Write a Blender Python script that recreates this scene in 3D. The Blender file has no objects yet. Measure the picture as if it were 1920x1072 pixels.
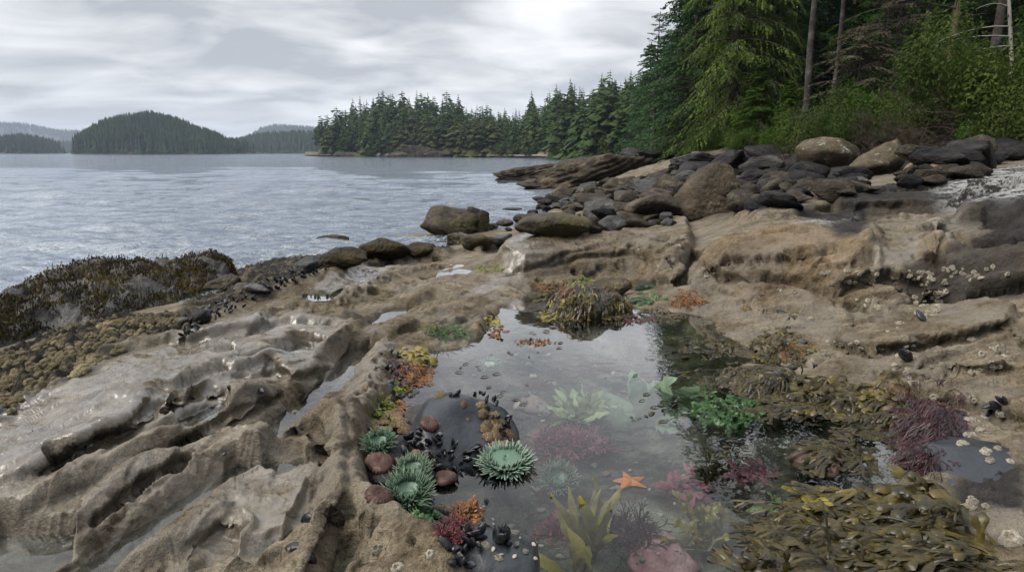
QUICK = False
SKY_ZEN, SUN_E, HAZE = 2.3, 1.5, .00018
import bpy, bmesh, math, random
import numpy as np
from mathutils import Vector, Matrix, noise as mnoise
rng = np.random.default_rng(7)
random.seed(7)
SC = bpy.context.scene
COL = SC.collection
R = math.radians
F, PITCH, CAMZ = 1130.0, R(12.5), 1.4
SEA = -0.42
CP, SP = math.cos(PITCH), math.sin(PITCH)

# ------------------------------------------------------------------ helpers
def ray(px, py):
    u, v = (px - 960) / F, -(py - 536) / F
    return u, CP + v * SP, -SP + v * CP
def WZ(px, py, z):                      # where the sight line meets height z
    a, b, c = ray(px, py); t = (z - CAMZ) / c
    return (a * t, b * t, z)
def WY(px, py, y):                      # where it meets ground distance y
    a, b, c = ray(px, py); t = y / b
    return (a * t, y, CAMZ + c * t)

def _hash(ix, iy, iz, seed):
    h = (ix.astype(np.int64) * 374761393 + iy.astype(np.int64) * 668265263 + iz.astype(np.int64) * 2147483647 + seed * 1274126177) & 0xFFFFFFFF
    h = ((h ^ (h >> 13)) * 1274126177) & 0xFFFFFFFF
    return (h ^ (h >> 16)) & 0xFFFF
_g2 = np.array([(math.cos(a), math.sin(a)) for a in np.linspace(0, 2 * math.pi, 32, endpoint=False)])
def n2(x, y, seed=0):
    """gradient noise in 2D, about -1..1"""
    x = np.asarray(x, float); y = np.asarray(y, float)
    xi = np.floor(x); yi = np.floor(y); xf = x - xi; yf = y - yi
    u = xf * xf * xf * (xf * (xf * 6 - 15) + 10); v = yf * yf * yf * (yf * (yf * 6 - 15) + 10)
    z0 = np.zeros_like(xi)
    def g(dx, dy):
        k = _hash(xi + dx, yi + dy, z0, seed) & 31
        return _g2[k, 0] * (xf - dx) + _g2[k, 1] * (yf - dy)
    a = g(0, 0); b = g(1, 0); c = g(0, 1); d = g(1, 1)
    return np.clip((a + u * (b - a) + v * (c - a + u * (a - b - c + d))) * 1.5, -1, 1)
def fbm(x, y, o=4, seed=0, gain=.5):
    s = 0; a = 1; t = 0
    for i in range(o):
        s = s + a * n2(x * 2 ** i, y * 2 ** i, seed + i * 17); t += a; a *= gain
    return s / t
def cell2(x, y, seed=0):
    """Worley F1 distance"""
    xi = np.floor(x); yi = np.floor(y); best = np.full(np.shape(x), 9.0); z0 = np.zeros_like(xi)
    for dx in (-1, 0, 1):
        for dy in (-1, 0, 1):
            cx = xi + dx; cy = yi + dy
            px = cx + _hash(cx, cy, z0, seed) / 65536.; py = cy + _hash(cx, cy, z0 + 1, seed) / 65536.
            best = np.minimum(best, np.hypot(px - x, py - y))
    return best
def sst(a, b, x):
    t = np.clip((x - a) / (b - a), 0, 1); return t * t * (3 - 2 * t)

def mesh_np(name, V, Fc, mat=None, smooth=True, parent=None, attrs=None):
    """V (n,3), Fc (m,3|4) arrays or list of such arrays -> one mesh object"""
    if not isinstance(Fc, (list, tuple)): Fc = [Fc]
    Fc = [np.asarray(f, np.int32) for f in Fc if len(f)]
    me = bpy.data.meshes.new(name)
    V = np.ascontiguousarray(V, np.float32)
    me.vertices.add(len(V)); me.vertices.foreach_set('co', V.ravel())
    nl = sum(f.size for f in Fc); nf = sum(len(f) for f in Fc)
    me.loops.add(nl); me.loops.foreach_set('vertex_index', np.concatenate([f.ravel() for f in Fc]))
    tot = np.concatenate([np.full(len(f), f.shape[1], np.int32) for f in Fc])
    st = np.concatenate([[0], np.cumsum(tot)[:-1]]).astype(np.int32)
    me.polygons.add(nf); me.polygons.foreach_set('loop_start', st); me.polygons.foreach_set('loop_total', tot)
    me.polygons.foreach_set('use_smooth', np.full(nf, smooth))
    if attrs:
        for k, (typ, arr) in attrs.items():
            at = me.attributes.new(k, typ, 'POINT')
            arr = np.ascontiguousarray(arr, np.float32)
            at.data.foreach_set('color' if typ == 'FLOAT_COLOR' else 'value', arr.ravel())
    me.update(calc_edges=True); me.validate()
    if mat: me.materials.append(mat)
    o = bpy.data.objects.new(name, me); COL.objects.link(o)
    if parent is not None: o.parent = parent
    return o

class MB:
    """collects pieces into one mesh"""
    def __init__(s): s.V = []; s.T = []; s.Q = []; s.n = 0
    def add(s, V, F):
        V = np.asarray(V, float).reshape(-1, 3); F = np.asarray(F, np.int64)
        (s.T if F.shape[1] == 3 else s.Q).append(F + s.n); s.V.append(V); s.n += len(V); return s
    def tube(s, P, rad, k=6, cap=True):
        P = np.asarray(P, float); n = len(P); rad = np.broadcast_to(np.asarray(rad, float), (n,))
        T = np.gradient(P, axis=0); T /= np.linalg.norm(T, axis=1)[:, None] + 1e-9
        up = np.array([0, 0, 1.0]) if abs(T[0, 2]) < .9 else np.array([1.0, 0, 0])
        A = np.cross(T, up); A /= np.linalg.norm(A, axis=1)[:, None] + 1e-9; B = np.cross(T, A)
        th = np.arange(k) * 2 * np.pi / k
        V = P[:, None] + rad[:, None, None] * (np.cos(th)[None, :, None] * A[:, None] + np.sin(th)[None, :, None] * B[:, None])
        i = np.arange(n - 1)[:, None] * k; j = np.arange(k)[None]; j2 = (j + 1) % k
        Fq = np.stack([i + j, i + j2, i + k + j2, i + k + j], -1).reshape(-1, 4)
        s.add(V.reshape(-1, 3), Fq)
        if cap:
            Vc = np.concatenate([V[-1], P[-1:] + T[-1:] * rad[-1] * .3]); s.add(Vc, [(a, (a + 1) % k, k) for a in range(k)])
        return s
    def strip(s, P, W, side):
        """flat ribbon: centre line P, half widths W, side vectors"""
        P = np.asarray(P, float); n = len(P); side = np.asarray(side, float)
        W = np.asarray(W, float)[:, None]
        V = np.stack([P - side * W, P + side * W], 1).reshape(-1, 3)
        i = np.arange(n - 1) * 2
        return s.add(V, np.stack([i, i + 1, i + 3, i + 2], -1))
    def build(s, name, mat=None, parent=None, smooth=True):
        Fs = []
        if s.T: Fs.append(np.concatenate(s.T))
        if s.Q: Fs.append(np.concatenate(s.Q))
        return mesh_np(name, np.concatenate(s.V), Fs, mat, smooth, parent)

def tag(o, label=None, cat=None, group=None, kind=None):
    if label: o['label'] = label
    if cat: o['category'] = cat
    if group: o['group'] = group
    if kind: o['kind'] = kind
    return o
def empty(name, loc, rz=0., s=1.):
    o = bpy.data.objects.new(name, None); COL.objects.link(o); o.location = loc
    o.rotation_euler = (0, 0, rz); o.scale = (s, s, s) if np.isscalar(s) else s; o.empty_display_size = .1
    return o
def copy_tree(o, parent=None):
    c = o.copy(); COL.objects.link(c)
    if parent is not None: c.parent = parent
    for ch in list(o.children): copy_tree(ch, c)
    return c

# ------------------------------------------------------------------ materials
class NT:
    def __init__(s, name):
        s.m = bpy.data.materials.new(name); s.m.use_nodes = True; s.t = s.m.node_tree
        s.t.nodes.clear(); s.out = s.n('ShaderNodeOutputMaterial')
    def n(s, typ, **kw):
        nd = s.t.nodes.new(typ)
        for k, v in kw.items(): setattr(nd, k, v)
        return nd
    def l(s, a, b): s.t.links.new(a, b)
    def val(s, sock, v):
        if isinstance(v, bpy.types.NodeSocket): s.l(v, sock)
        elif v is not None: sock.default_value = v
    def coord(s, scale=(1, 1, 1), rot=(0, 0, 0), kind='Object'):
        tc = s.n('ShaderNodeTexCoord'); mp = s.n('ShaderNodeMapping')
        mp.inputs['Scale'].default_value = scale; mp.inputs['Rotation'].default_value = rot
        if kind == 'World':
            g = s.n('ShaderNodeNewGeometry'); s.l(g.outputs['Position'], mp.inputs[0])
        else: s.l(tc.outputs[kind], mp.inputs[0])
        return mp.outputs[0]
    def noise(s, vec, scale, detail=4, rough=.55, dist=0.):
        nd = s.n('ShaderNodeTexNoise'); s.l(vec, nd.inputs['Vector'])
        nd.inputs['Scale'].default_value = scale; nd.inputs['Detail'].default_value = detail
        nd.inputs['Roughness'].default_value = rough; nd.inputs['Distortion'].default_value = dist
        return nd.outputs[0]
    def vor(s, vec, scale, feat='F1', out='Distance', rnd=1.):
        nd = s.n('ShaderNodeTexVoronoi', feature=feat); s.l(vec, nd.inputs['Vector'])
        nd.inputs['Scale'].default_value = scale; nd.inputs['Randomness'].default_value = rnd
        return nd.outputs[out]
    def ramp(s, fac, stops, interp='LINEAR'):
        nd = s.n('ShaderNodeValToRGB'); s.l(fac, nd.inputs[0]); cr = nd.color_ramp; cr.interpolation = interp
        while len(cr.elements) > 1: cr.elements.remove(cr.elements[-1])
        for i, (p, c) in enumerate(stops):
            e = cr.elements[0] if i == 0 else cr.elements.new(p)
            e.position = p; e.color = (*c, 1) if not np.isscalar(c) else (c, c, c, 1)
        return nd.outputs[0]
    def mix(s, fac, a, b, mode='MIX'):
        nd = s.n('ShaderNodeMix', data_type='RGBA', blend_type=mode)
        s.val(nd.inputs[0], fac)
        for i, c in ((6, a), (7, b)):
            s.val(nd.inputs[i], c if isinstance(c, bpy.types.NodeSocket) else (*c, 1) if not np.isscalar(c) else (c, c, c, 1))
        return nd.outputs[2]
    def math(s, op, a, b=None, c=None, clamp=False):
        nd = s.n('ShaderNodeMath', operation=op, use_clamp=clamp)
        s.val(nd.inputs[0], a); s.val(nd.inputs[1], b); s.val(nd.inputs[2], c)
        return nd.outputs[0]
    def attr(s, name):
        nd = s.n('ShaderNodeAttribute', attribute_name=name); return nd
    def bump(s, h, strength=.5, dist=.02, nrm=None):
        nd = s.n('ShaderNodeBump'); nd.inputs['Strength'].default_value = strength; nd.inputs['Distance'].default_value = dist
        s.l(h, nd.inputs['Height'])
        if nrm is not None: s.l(nrm, nd.inputs['Normal'])
        return nd.outputs[0]
    def principled(s, col, rough=.6, nrm=None, spec=.5, coat=0., trans=None, sss=0.):
        b = s.n('ShaderNodeBsdfPrincipled')
        s.val(b.inputs['Base Color'], col if isinstance(col, bpy.types.NodeSocket) else (*col, 1))
        s.val(b.inputs['Roughness'], rough); s.val(b.inputs['Specular IOR Level'], spec)
        s.val(b.inputs['Coat Weight'], coat); b.inputs['Coat Roughness'].default_value = .12
        if nrm is not None: s.l(nrm, b.inputs['Normal'])
        return b.outputs[0]
    def done(s, sh): s.l(sh, s.out.inputs[0]); return s.m

def mat_simple(name, c1, c2, scale=8, rough=.5, bump=.3, bscale=40, bdist=.01, coat=0., c3=None, kind='Object', spec=.22, rnd=0.):
    t = NT(name); co = t.coord(kind=kind)
    f = t.noise(co, scale, 5, .6)
    stops = [(.3, c1), (.7, c2)] if c3 is None else [(.28, c1), (.52, c2), (.72, c3)]
    col = t.ramp(f, stops)
    if rnd:
        oi = t.n('ShaderNodeObjectInfo')
        hs = t.n('ShaderNodeHueSaturation'); t.l(col, hs.inputs['Color'])
        t.val(hs.inputs['Value'], t.math('MULTIPLY_ADD', oi.outputs['Random'], 2 * rnd, 1 - rnd))
        t.val(hs.inputs['Hue'], t.math('MULTIPLY_ADD', t.math('FRACT', t.math('MULTIPLY', oi.outputs['Random'], 7.31)), .06 * rnd, .5 - .03 * rnd))
        col = hs.outputs[0]
    nr = t.bump(t.noise(co, bscale, 4, .6), bump, bdist)
    return t.done(t.principled(col, rough, nr, spec, coat))

def mat_leaf(name, c1, c2, c3=None, scale=1.2, rough=.55, transl=.35, rnd=.18, coat=0., kind='Object'):
    """foliage: diffuse + translucent, colour varied through the plant"""
    t = NT(name); co = t.coord(kind=kind)
    f = t.noise(co, scale, 5, .7)
    col = t.ramp(f, [(.3, c1), (.5, c2), (.7, c3 or c2)])
    oi = t.n('ShaderNodeObjectInfo'); hs = t.n('ShaderNodeHueSaturation'); t.l(col, hs.inputs['Color'])
    t.val(hs.inputs['Value'], t.math('MULTIPLY_ADD', oi.outputs['Random'], 2 * rnd, 1 - rnd))
    t.val(hs.inputs['Hue'], t.math('MULTIPLY_ADD', t.math('FRACT', t.math('MULTIPLY', oi.outputs['Random'], 7.31)), .04, .48))
    p = t.principled(hs.outputs[0], rough, None, .18, coat)
    tr = t.n('ShaderNodeBsdfTranslucent'); t.l(hs.outputs[0], tr.inputs[0])
    mx = t.n('ShaderNodeMixShader'); mx.inputs[0].default_value = transl; t.l(p, mx.inputs[1]); t.l(tr.outputs[0], mx.inputs[2])
    return t.done(mx.outputs[0])
# ------------------------------------------------------------------ camera, sky, sun
cam = bpy.data.objects.new('camera', bpy.data.cameras.new('camera')); COL.objects.link(cam)
cam.location = (0, 0, CAMZ); cam.rotation_euler = (R(90) - PITCH, 0, 0)
cam.data.sensor_width = 36; cam.data.lens = 36 * F / 1920; cam.data.clip_end = 20000; cam.data.clip_start = .05
SC.camera = cam
SC.view_settings.view_transform = 'Standard'; SC.view_settings.look = 'None'
SC.view_settings.exposure = 0.95; SC.view_settings.gamma = 1
SUN_EL, SUN_AZ = R(48), R(-105)          # azimuth from +Y (view direction) towards +X
w = bpy.data.worlds.new('World'); SC.world = w; w.use_nodes = True
nt = w.node_tree; nt.nodes.clear()
def wn(t, **k):
    n = nt.nodes.new(t)
    for a, b in k.items(): setattr(n, a, b)
    return n
def wl(a, b): nt.links.new(a, b)
def wm(op, a, b=None, c=None, clamp=False):
    n = wn('ShaderNodeMath', operation=op, use_clamp=clamp)
    for i, v in enumerate((a, b, c)):
        if v is None: continue
        if isinstance(v, (int, float)): n.inputs[i].default_value = v
        else: wl(v, n.inputs[i])
    return n.outputs[0]
sky = wn('ShaderNodeTexSky', sky_type='NISHITA', sun_disc=False, sun_elevation=SUN_EL, sun_rotation=SUN_AZ)
tc = wn('ShaderNodeTexCoord'); sep = wn('ShaderNodeSeparateXYZ'); wl(tc.outputs['Generated'], sep.inputs[0])
zc = wm('MAXIMUM', sep.outputs[2], 0.0)
zz = wm('ADD', zc, 0.16)
cmb = wn('ShaderNodeCombineXYZ'); wl(wm('DIVIDE', sep.outputs[0], zz), cmb.inputs[0]); wl(wm('DIVIDE', sep.outputs[1], zz), cmb.inputs[1])
def wnoise(scale, det, rough, sx, sy, dist=0., rot=0.):
    mp = wn('ShaderNodeMapping'); mp.inputs['Scale'].default_value = (sx, sy, 1); mp.inputs['Rotation'].default_value = (0, 0, rot); wl(cmb.outputs[0], mp.inputs[0])
    n = wn('ShaderNodeTexNoise'); n.inputs['Scale'].default_value = scale; n.inputs['Detail'].default_value = det; n.inputs['Roughness'].default_value = rough; n.inputs['Distortion'].default_value = dist
    wl(mp.outputs[0], n.inputs['Vector']); return n.outputs[0]
c1 = wnoise(.55, 5, .5, 1, 1.15, .6, .25)
c2 = wnoise(1.7, 5, .5, 1, 1.3, .5, -.1)
cl = wm('ADD', wm('MULTIPLY', c1, .60), wm('MULTIPLY', c2, .40))
rp = wn('ShaderNodeValToRGB'); wl(cl, rp.inputs[0])
els = rp.color_ramp.elements
els[0].position = .42; els[0].color = (.43, .445, .48, 1)
els[1].position = .585; els[1].color = (.92, .93, .95, 1)
e = els.new(.50); e.color = (.68, .69, .715, 1)
# an overcast dome is brighter overhead than at the horizon
grad = wm('MULTIPLY_ADD', wm('POWER', zc, 2.2), SKY_ZEN, .92)
back = wm('MULTIPLY_ADD', wm('SMOOTH_MIN', wm('MULTIPLY_ADD', sep.outputs[1], .5, .5), 1.0, .2), .88, .14)
grad = wm('MULTIPLY', grad, back)
vm = wn('ShaderNodeVectorMath', operation='SCALE'); wl(rp.outputs[0], vm.inputs[0]); wl(grad, vm.inputs['Scale'])
hz = wm('MULTIPLY', wm('POWER', wm('SUBTRACT', 1.0, zc), 14.0), .55)
mh = wn('ShaderNodeMix', data_type='RGBA'); wl(hz, mh.inputs[0]); wl(vm.outputs[0], mh.inputs[6]); mh.inputs[7].default_value = (.74, .76, .80, 1)
bg1 = wn('ShaderNodeBackground'); wl(sky.outputs[0], bg1.inputs[0]); bg1.inputs[1].default_value = .05
bg2 = wn('ShaderNodeBackground'); wl(mh.outputs[2], bg2.inputs[0]); bg2.inputs[1].default_value = .66
mxs = wn('ShaderNodeMixShader'); mxs.inputs[0].default_value = .93; wl(bg1.outputs[0], mxs.inputs[1]); wl(bg2.outputs[0], mxs.inputs[2])
wo = wn('ShaderNodeOutputWorld'); wl(mxs.outputs[0], wo.inputs[0])
sun = bpy.data.lights.new('sun', 'SUN'); sun.energy = SUN_E; sun.angle = R(40); sun.color = (1, .94, .85)
so = bpy.data.objects.new('sun', sun); COL.objects.link(so)
sd = Vector((math.sin(SUN_AZ) * math.cos(SUN_EL), math.cos(SUN_AZ) * math.cos(SUN_EL), math.sin(SUN_EL)))
so.rotation_euler = (-sd).to_track_quat('-Z', 'Y').to_euler()
SC.cycles.max_bounces = 8; SC.cycles.diffuse_bounces = 0; SC.cycles.glossy_bounces = 3; SC.cycles.transparent_max_bounces = 12
SC.cycles.volume_bounces = 1; SC.cycles.use_denoising = True
try: SC.cycles.denoiser = 'OPENIMAGEDENOISE'
except Exception: pass
SC.cycles.caustics_reflective = False; SC.cycles.caustics_refractive = False
SC.cycles.sample_clamp_indirect = 4
# ------------------------------------------------------------------ the rock shore: one height sheet
# survey points: pixel column, pixel row, then height (z) or ground distance (y)
CZ = [(0,1072,-.03),(200,1072,.03),(400,1072,.05),(600,1072,.05),(760,1072,.10),(0,950,.05),(200,900,.06),(400,880,.05),(600,850,.08),(650,950,.08),
 (0,860,.10),(150,800,.12),(300,760,.14),(450,720,.13),(560,690,.09),(620,650,.11),(0,790,.05),(100,735,.10),(210,668,.12),(330,650,.14),(430,615,.16),(530,585,.18),(640,600,.15),
 (0,750,-.04),(40,700,-.12),(100,660,-.14),(200,622,-.10),(300,602,-.08),(360,600,-.05),(0,645,-.48),(80,612,-.50),(170,580,-.55),(-200,600,-.9),(0,560,-.9),(200,535,-.9),(400,510,-.8),(330,560,-.6),
 (-300,760,-.2),(-300,900,.05),(-300,1072,-.02),(-200,690,-.5),(420,560,-.14),(500,535,-.16),(560,505,-.24),(600,480,-.40),(520,480,-.7),(640,455,-.8),(740,455,-.5),
 (480,590,.03),(620,590,.02),(640,548,.06),(740,575,-.02),(800,520,.04),(845,500,.02),(870,500,.01),(700,500,-.05),(800,545,.10),(700,590,.10),
 (1200,535,-.02),(1100,530,.0),(1000,545,.0),(900,575,.03),(880,595,.04),(800,640,.03),(760,680,.05),(720,740,.08),(690,800,.08),(900,478,.06),(860,479,.06),(820,472,-.22),(1000,436,-.2),
 (1290,590,.0),(1345,612,.0),(1420,640,.02),(1500,690,.02),(1560,700,.05),(1640,740,.05),(1750,840,.06),(1760,900,.05),(1830,960,.06),(1850,1072,.08),(1650,900,-.02),(1600,1000,-.03),(1500,1072,-.03),
 (1700,690,.12),(1900,700,.2),(1700,640,.16),(1560,660,.08),(1850,600,.3),(1700,590,.2),(1920,800,.15),(1900,900,.10),(2200,800,.25),(2200,1000,.15),(2300,600,.5),
 (1350,560,.08),(1450,560,.15),(1600,600,.14),(1600,560,.22),(1750,560,.25),(1150,560,-.02),(1200,700,.0),(1200,850,.0),(1100,1000,.0),(1000,700,.0),(1300,600,-.02),
 (1100,400,-.2),(1200,380,.08),(1300,370,.3),(1200,345,.2),(1100,352,-.12),(1070,365,-.45),(1000,400,-.55),(930,432,-.55),(960,410,-.7),(1000,350,-.9)]
CY = [(1285,456,7.4),(1150,466,7.2),(1020,478,7.0),(930,490,6.8),(1320,480,5.9),(1450,500,5.4),(1600,520,5.0),(1750,510,4.9),(1900,490,4.7),(1400,420,7.3),(1600,430,6.8),(1750,430,6.5),(1900,400,6.5),
 (1500,380,8.8),(1700,370,8.5),(1900,340,9.),(1800,320,12),(1700,330,12),(1500,345,13),(1400,390,11),(1600,340,13),(1600,305,17),(1400,320,20),(1300,300,26),(1900,300,14),(1900,270,17),(1500,288,22),(1300,290,28),(1250,405,12),(2200,300,9),(2300,350,7)]
CW = [(-10,20,-1.8),(-5,30,-1.8),(-20,10,-1.8),(2,45,-1.8),(-3,12,-1.2),(-1,9,-.9),(2.4,9.2,.0),(1.2,9.0,-.2),(25,45,2.2),(14,45,1.7),(30,35,2.4),(35,30,2.6),(8,40,.6),(20,20,1.8),(7,33,.5),(-5,1.2,-.2),(0,1.2,.0),(3,1.2,.12),(8,6.5,.85),(12,10,1.3)]
PTS = np.array([WZ(*p) for p in CZ] + [WY(*p) for p in CY] + CW)
def warp_co(x, y): return np.stack([2.2 * x / y, 2.2 * np.log(y)], -1)
_A = warp_co(PTS[:, 0], PTS[:, 1]); _N = len(_A)
def _tps(r2): return np.where(r2 > 1e-12, .5 * r2 * np.log(np.maximum(r2, 1e-12)), 0)
_K = _tps(((_A[:, None] - _A[None]) ** 2).sum(-1)) + np.eye(_N) * .004
_P = np.c_[np.ones(_N), _A]
_S = np.linalg.solve(np.block([[_K, _P], [_P.T, np.zeros((3, 3))]]), np.r_[PTS[:, 2], 0, 0, 0])
def base_h(x, y):
    sh = np.shape(x); q = warp_co(np.ravel(x), np.ravel(y)); out = np.empty(len(q))
    for i in range(0, len(q), 40000):
        c = q[i:i + 40000]; d = c[:, None, :] - _A[None]
        out[i:i + 40000] = _tps(d[..., 0] ** 2 + d[..., 1] ** 2) @ _S[:_N] + _S[_N] + c @ _S[_N + 1:]
    return out.reshape(sh)
def march(px, py, hf, y0=1.25, y1=48., n=420):
    px = np.atleast_1d(np.asarray(px, float)); py = np.atleast_1d(np.asarray(py, float))
    a, b, c = ray(px, py); ys = np.geomspace(y0, y1, n); t = ys[None] / b[:, None]
    X = a[:, None] * t; Y = np.broadcast_to(ys[None], X.shape); Z = CAMZ + c[:, None] * t
    G = Z - hf(X, Y); hit = G < 0; k = np.where(hit.any(1), hit.argmax(1), n - 1); k = np.maximum(k, 1); i = np.arange(len(px))
    g0 = G[i, k - 1]; g1 = G[i, k]; f = np.clip(g0 / (g0 - g1 + 1e-12), 0, 1)
    tt = t[i, k - 1] + f * (t[i, k] - t[i, k - 1])
    return np.stack([a * tt, b * tt, CAMZ + c * tt], -1)
def PB(pts):                            # pixel outline -> ground points on the smooth base
    p = np.array(pts, float); return march(p[:, 0], p[:, 1], base_h)[:, :2]

def set_grid(gx, gy):
    global GX, GY, H, WX, WYY
    GX, GY = gx, gy; H = base_h(GX, GY)
    # wandering coordinates so that outlines are never ruler-straight
    WX = GX + .022 * n2(GX * 3, GY * 3, 3) + .006 * n2(GX * 14, GY * 14, 4); WYY = GY + .03 * n2(GX * 3 + 40, GY * 3, 5) + .006 * n2(GX * 14 + 9, GY * 14, 6)
Y0, Y1, YP = 1.15, 48., -.62

def _bbox(P, m):
    return (GX > P[:, 0].min() - m) & (GX < P[:, 0].max() + m) & (GY > P[:, 1].min() - m) & (GY < P[:, 1].max() + m)
def polydist(P, x, y, closed):
    n = len(P); best = np.full(x.shape, 1e9); bt = np.zeros(x.shape); side = np.zeros(x.shape)
    for i in range(n if closed else n - 1):
        a = P[i]; b = P[(i + 1) % n]; d = b - a; L = d @ d + 1e-12
        t = np.clip(((x - a[0]) * d[0] + (y - a[1]) * d[1]) / L, 0, 1)
        ex = x - a[0] - t * d[0]; ey = y - a[1] - t * d[1]; q = ex * ex + ey * ey
        m = q < best; best = np.where(m, q, best); bt = np.where(m, (i + t) / max(1, n - 1), bt)
        side = np.where(m, d[0] * ey - d[1] * ex, side)
    return np.sqrt(best), bt, side
def inside(P, x, y):
    r = np.zeros(x.shape, bool); n = len(P)
    for i in range(n):
        a = P[i]; b = P[(i + 1) % n]
        c = ((a[1] > y) != (b[1] > y)) & (x < (b[0] - a[0]) * (y - a[1]) / (b[1] - a[1] + 1e-12) + a[0]); r ^= c
    return r
def smooth_line(P, k=6):
    """Catmull-Rom through the points"""
    P = np.asarray(P, float); Q = np.vstack([2 * P[0] - P[1], P, 2 * P[-1] - P[-2]]); out = []
    for i in range(1, len(Q) - 2):
        for t in np.linspace(0, 1, k, endpoint=False):
            a, b, c, d = Q[i - 1], Q[i], Q[i + 1], Q[i + 2]
            out.append(.5 * (2 * b + (c - a) * t + (2 * a - 5 * b + 4 * c - d) * t * t + (3 * b - a - 3 * c + d) * t ** 3))
    out.append(P[-1]); return np.array(out)
def region(pts, edge, warped=True, P=None):
    """soft mask of a pixel outline: 0 outside, 1 inside, rising over +-edge metres"""
    P = PB(pts) if P is None else P; m = _bbox(P, edge * 2 + .2); M = np.zeros(H.shape)
    x = (WX if warped else GX)[m]; y = (WYY if warped else GY)[m]
    d, _, _ = polydist(P, x, y, True); d = np.where(inside(P, x, y), d, -d)
    M[m] = sst(-edge, edge, d); return M
def ridge(pts, h, wl, wr=None, power=1.4, taper=.15, lip=None):
    """a crest along a pixel line; wl / wr = half widths on its right / left as seen coming towards the viewer"""
    global H
    wr = wr or wl; P = smooth_line(PB(pts), 4); wmx = max(wl, wr); m = _bbox(P, wmx * 1.6)
    d, t, s = polydist(P, WX[m], WYY[m], False); wob = 1 + .22 * n2(GX[m] * 3, GY[m] * 3, 12)
    q = np.clip(d / (np.where(s > 0, wl, wr) * wob), 0, 1)
    prof = np.where((s > 0) == (wl <= wr), (1 - q ** 2.6) ** 1.3, (1 - q ** 1.25) ** 1.25)
    H[m] += h * prof * np.clip(np.minimum(t, 1 - t) / taper, 0, 1) ** .7 * (.9 + .25 * n2(GX[m] * 2.2, GY[m] * 2.2, 11))
def shelf_noise(ang, sx, sy, seed, wob=.25):
    ca, sa = math.cos(ang), math.sin(ang)
    wx = GX + wob * n2(GX * 1.6, GY * 1.6, seed + 1); wy = GY + wob * n2(GX * 1.6 + 7, GY * 1.6, seed + 2)
    a = wx * ca + wy * sa; b = -wx * sa + wy * ca
    n = n2(a * sx, b * sy, seed); n = (1 - abs(n)) ** 2.2 * .75 + .25 * (1 - abs(n2(a * sx * 2.1, b * sy * 2.1, seed + 5))) ** 2
    return n
def gully(pts, dep, w, fz=None):
    """a channel along a pixel line: cut by dep, or down to a level floor at height fz"""
    global H
    P = smooth_line(PB(pts), 4); m = _bbox(P, w * 2); d, t, s = polydist(P, WX[m], WYY[m], False)
    q = np.clip(d / (w * (1 + .25 * n2(GX[m] * 5, GY[m] * 5, 13))), 0, 1.6); k = (1 - sst(.45, 1.15, q)) * np.clip(np.minimum(t, 1 - t) / .05, 0, 1)
    if fz is None: H[m] -= dep * k
    else: H[m] = H[m] * (1 - k) + np.minimum(H[m], fz + .012 * n2(GX[m] * 9, GY[m] * 9, 14)) * k
POOL = [(800,690),(815,655),(880,652),(925,612),(945,577),(1000,562),(1060,590),(1150,590),(1280,592),(1335,628),(1420,660),(1490,705),(1560,770),(1660,810),(1690,880),(1600,930),(1570,990),(1540,1072),(1500,1200),(1000,1200),(905,1072),(880,1010),(830,975),(790,960),(735,930),(690,880),(685,790),(720,745),(770,705)]
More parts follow.
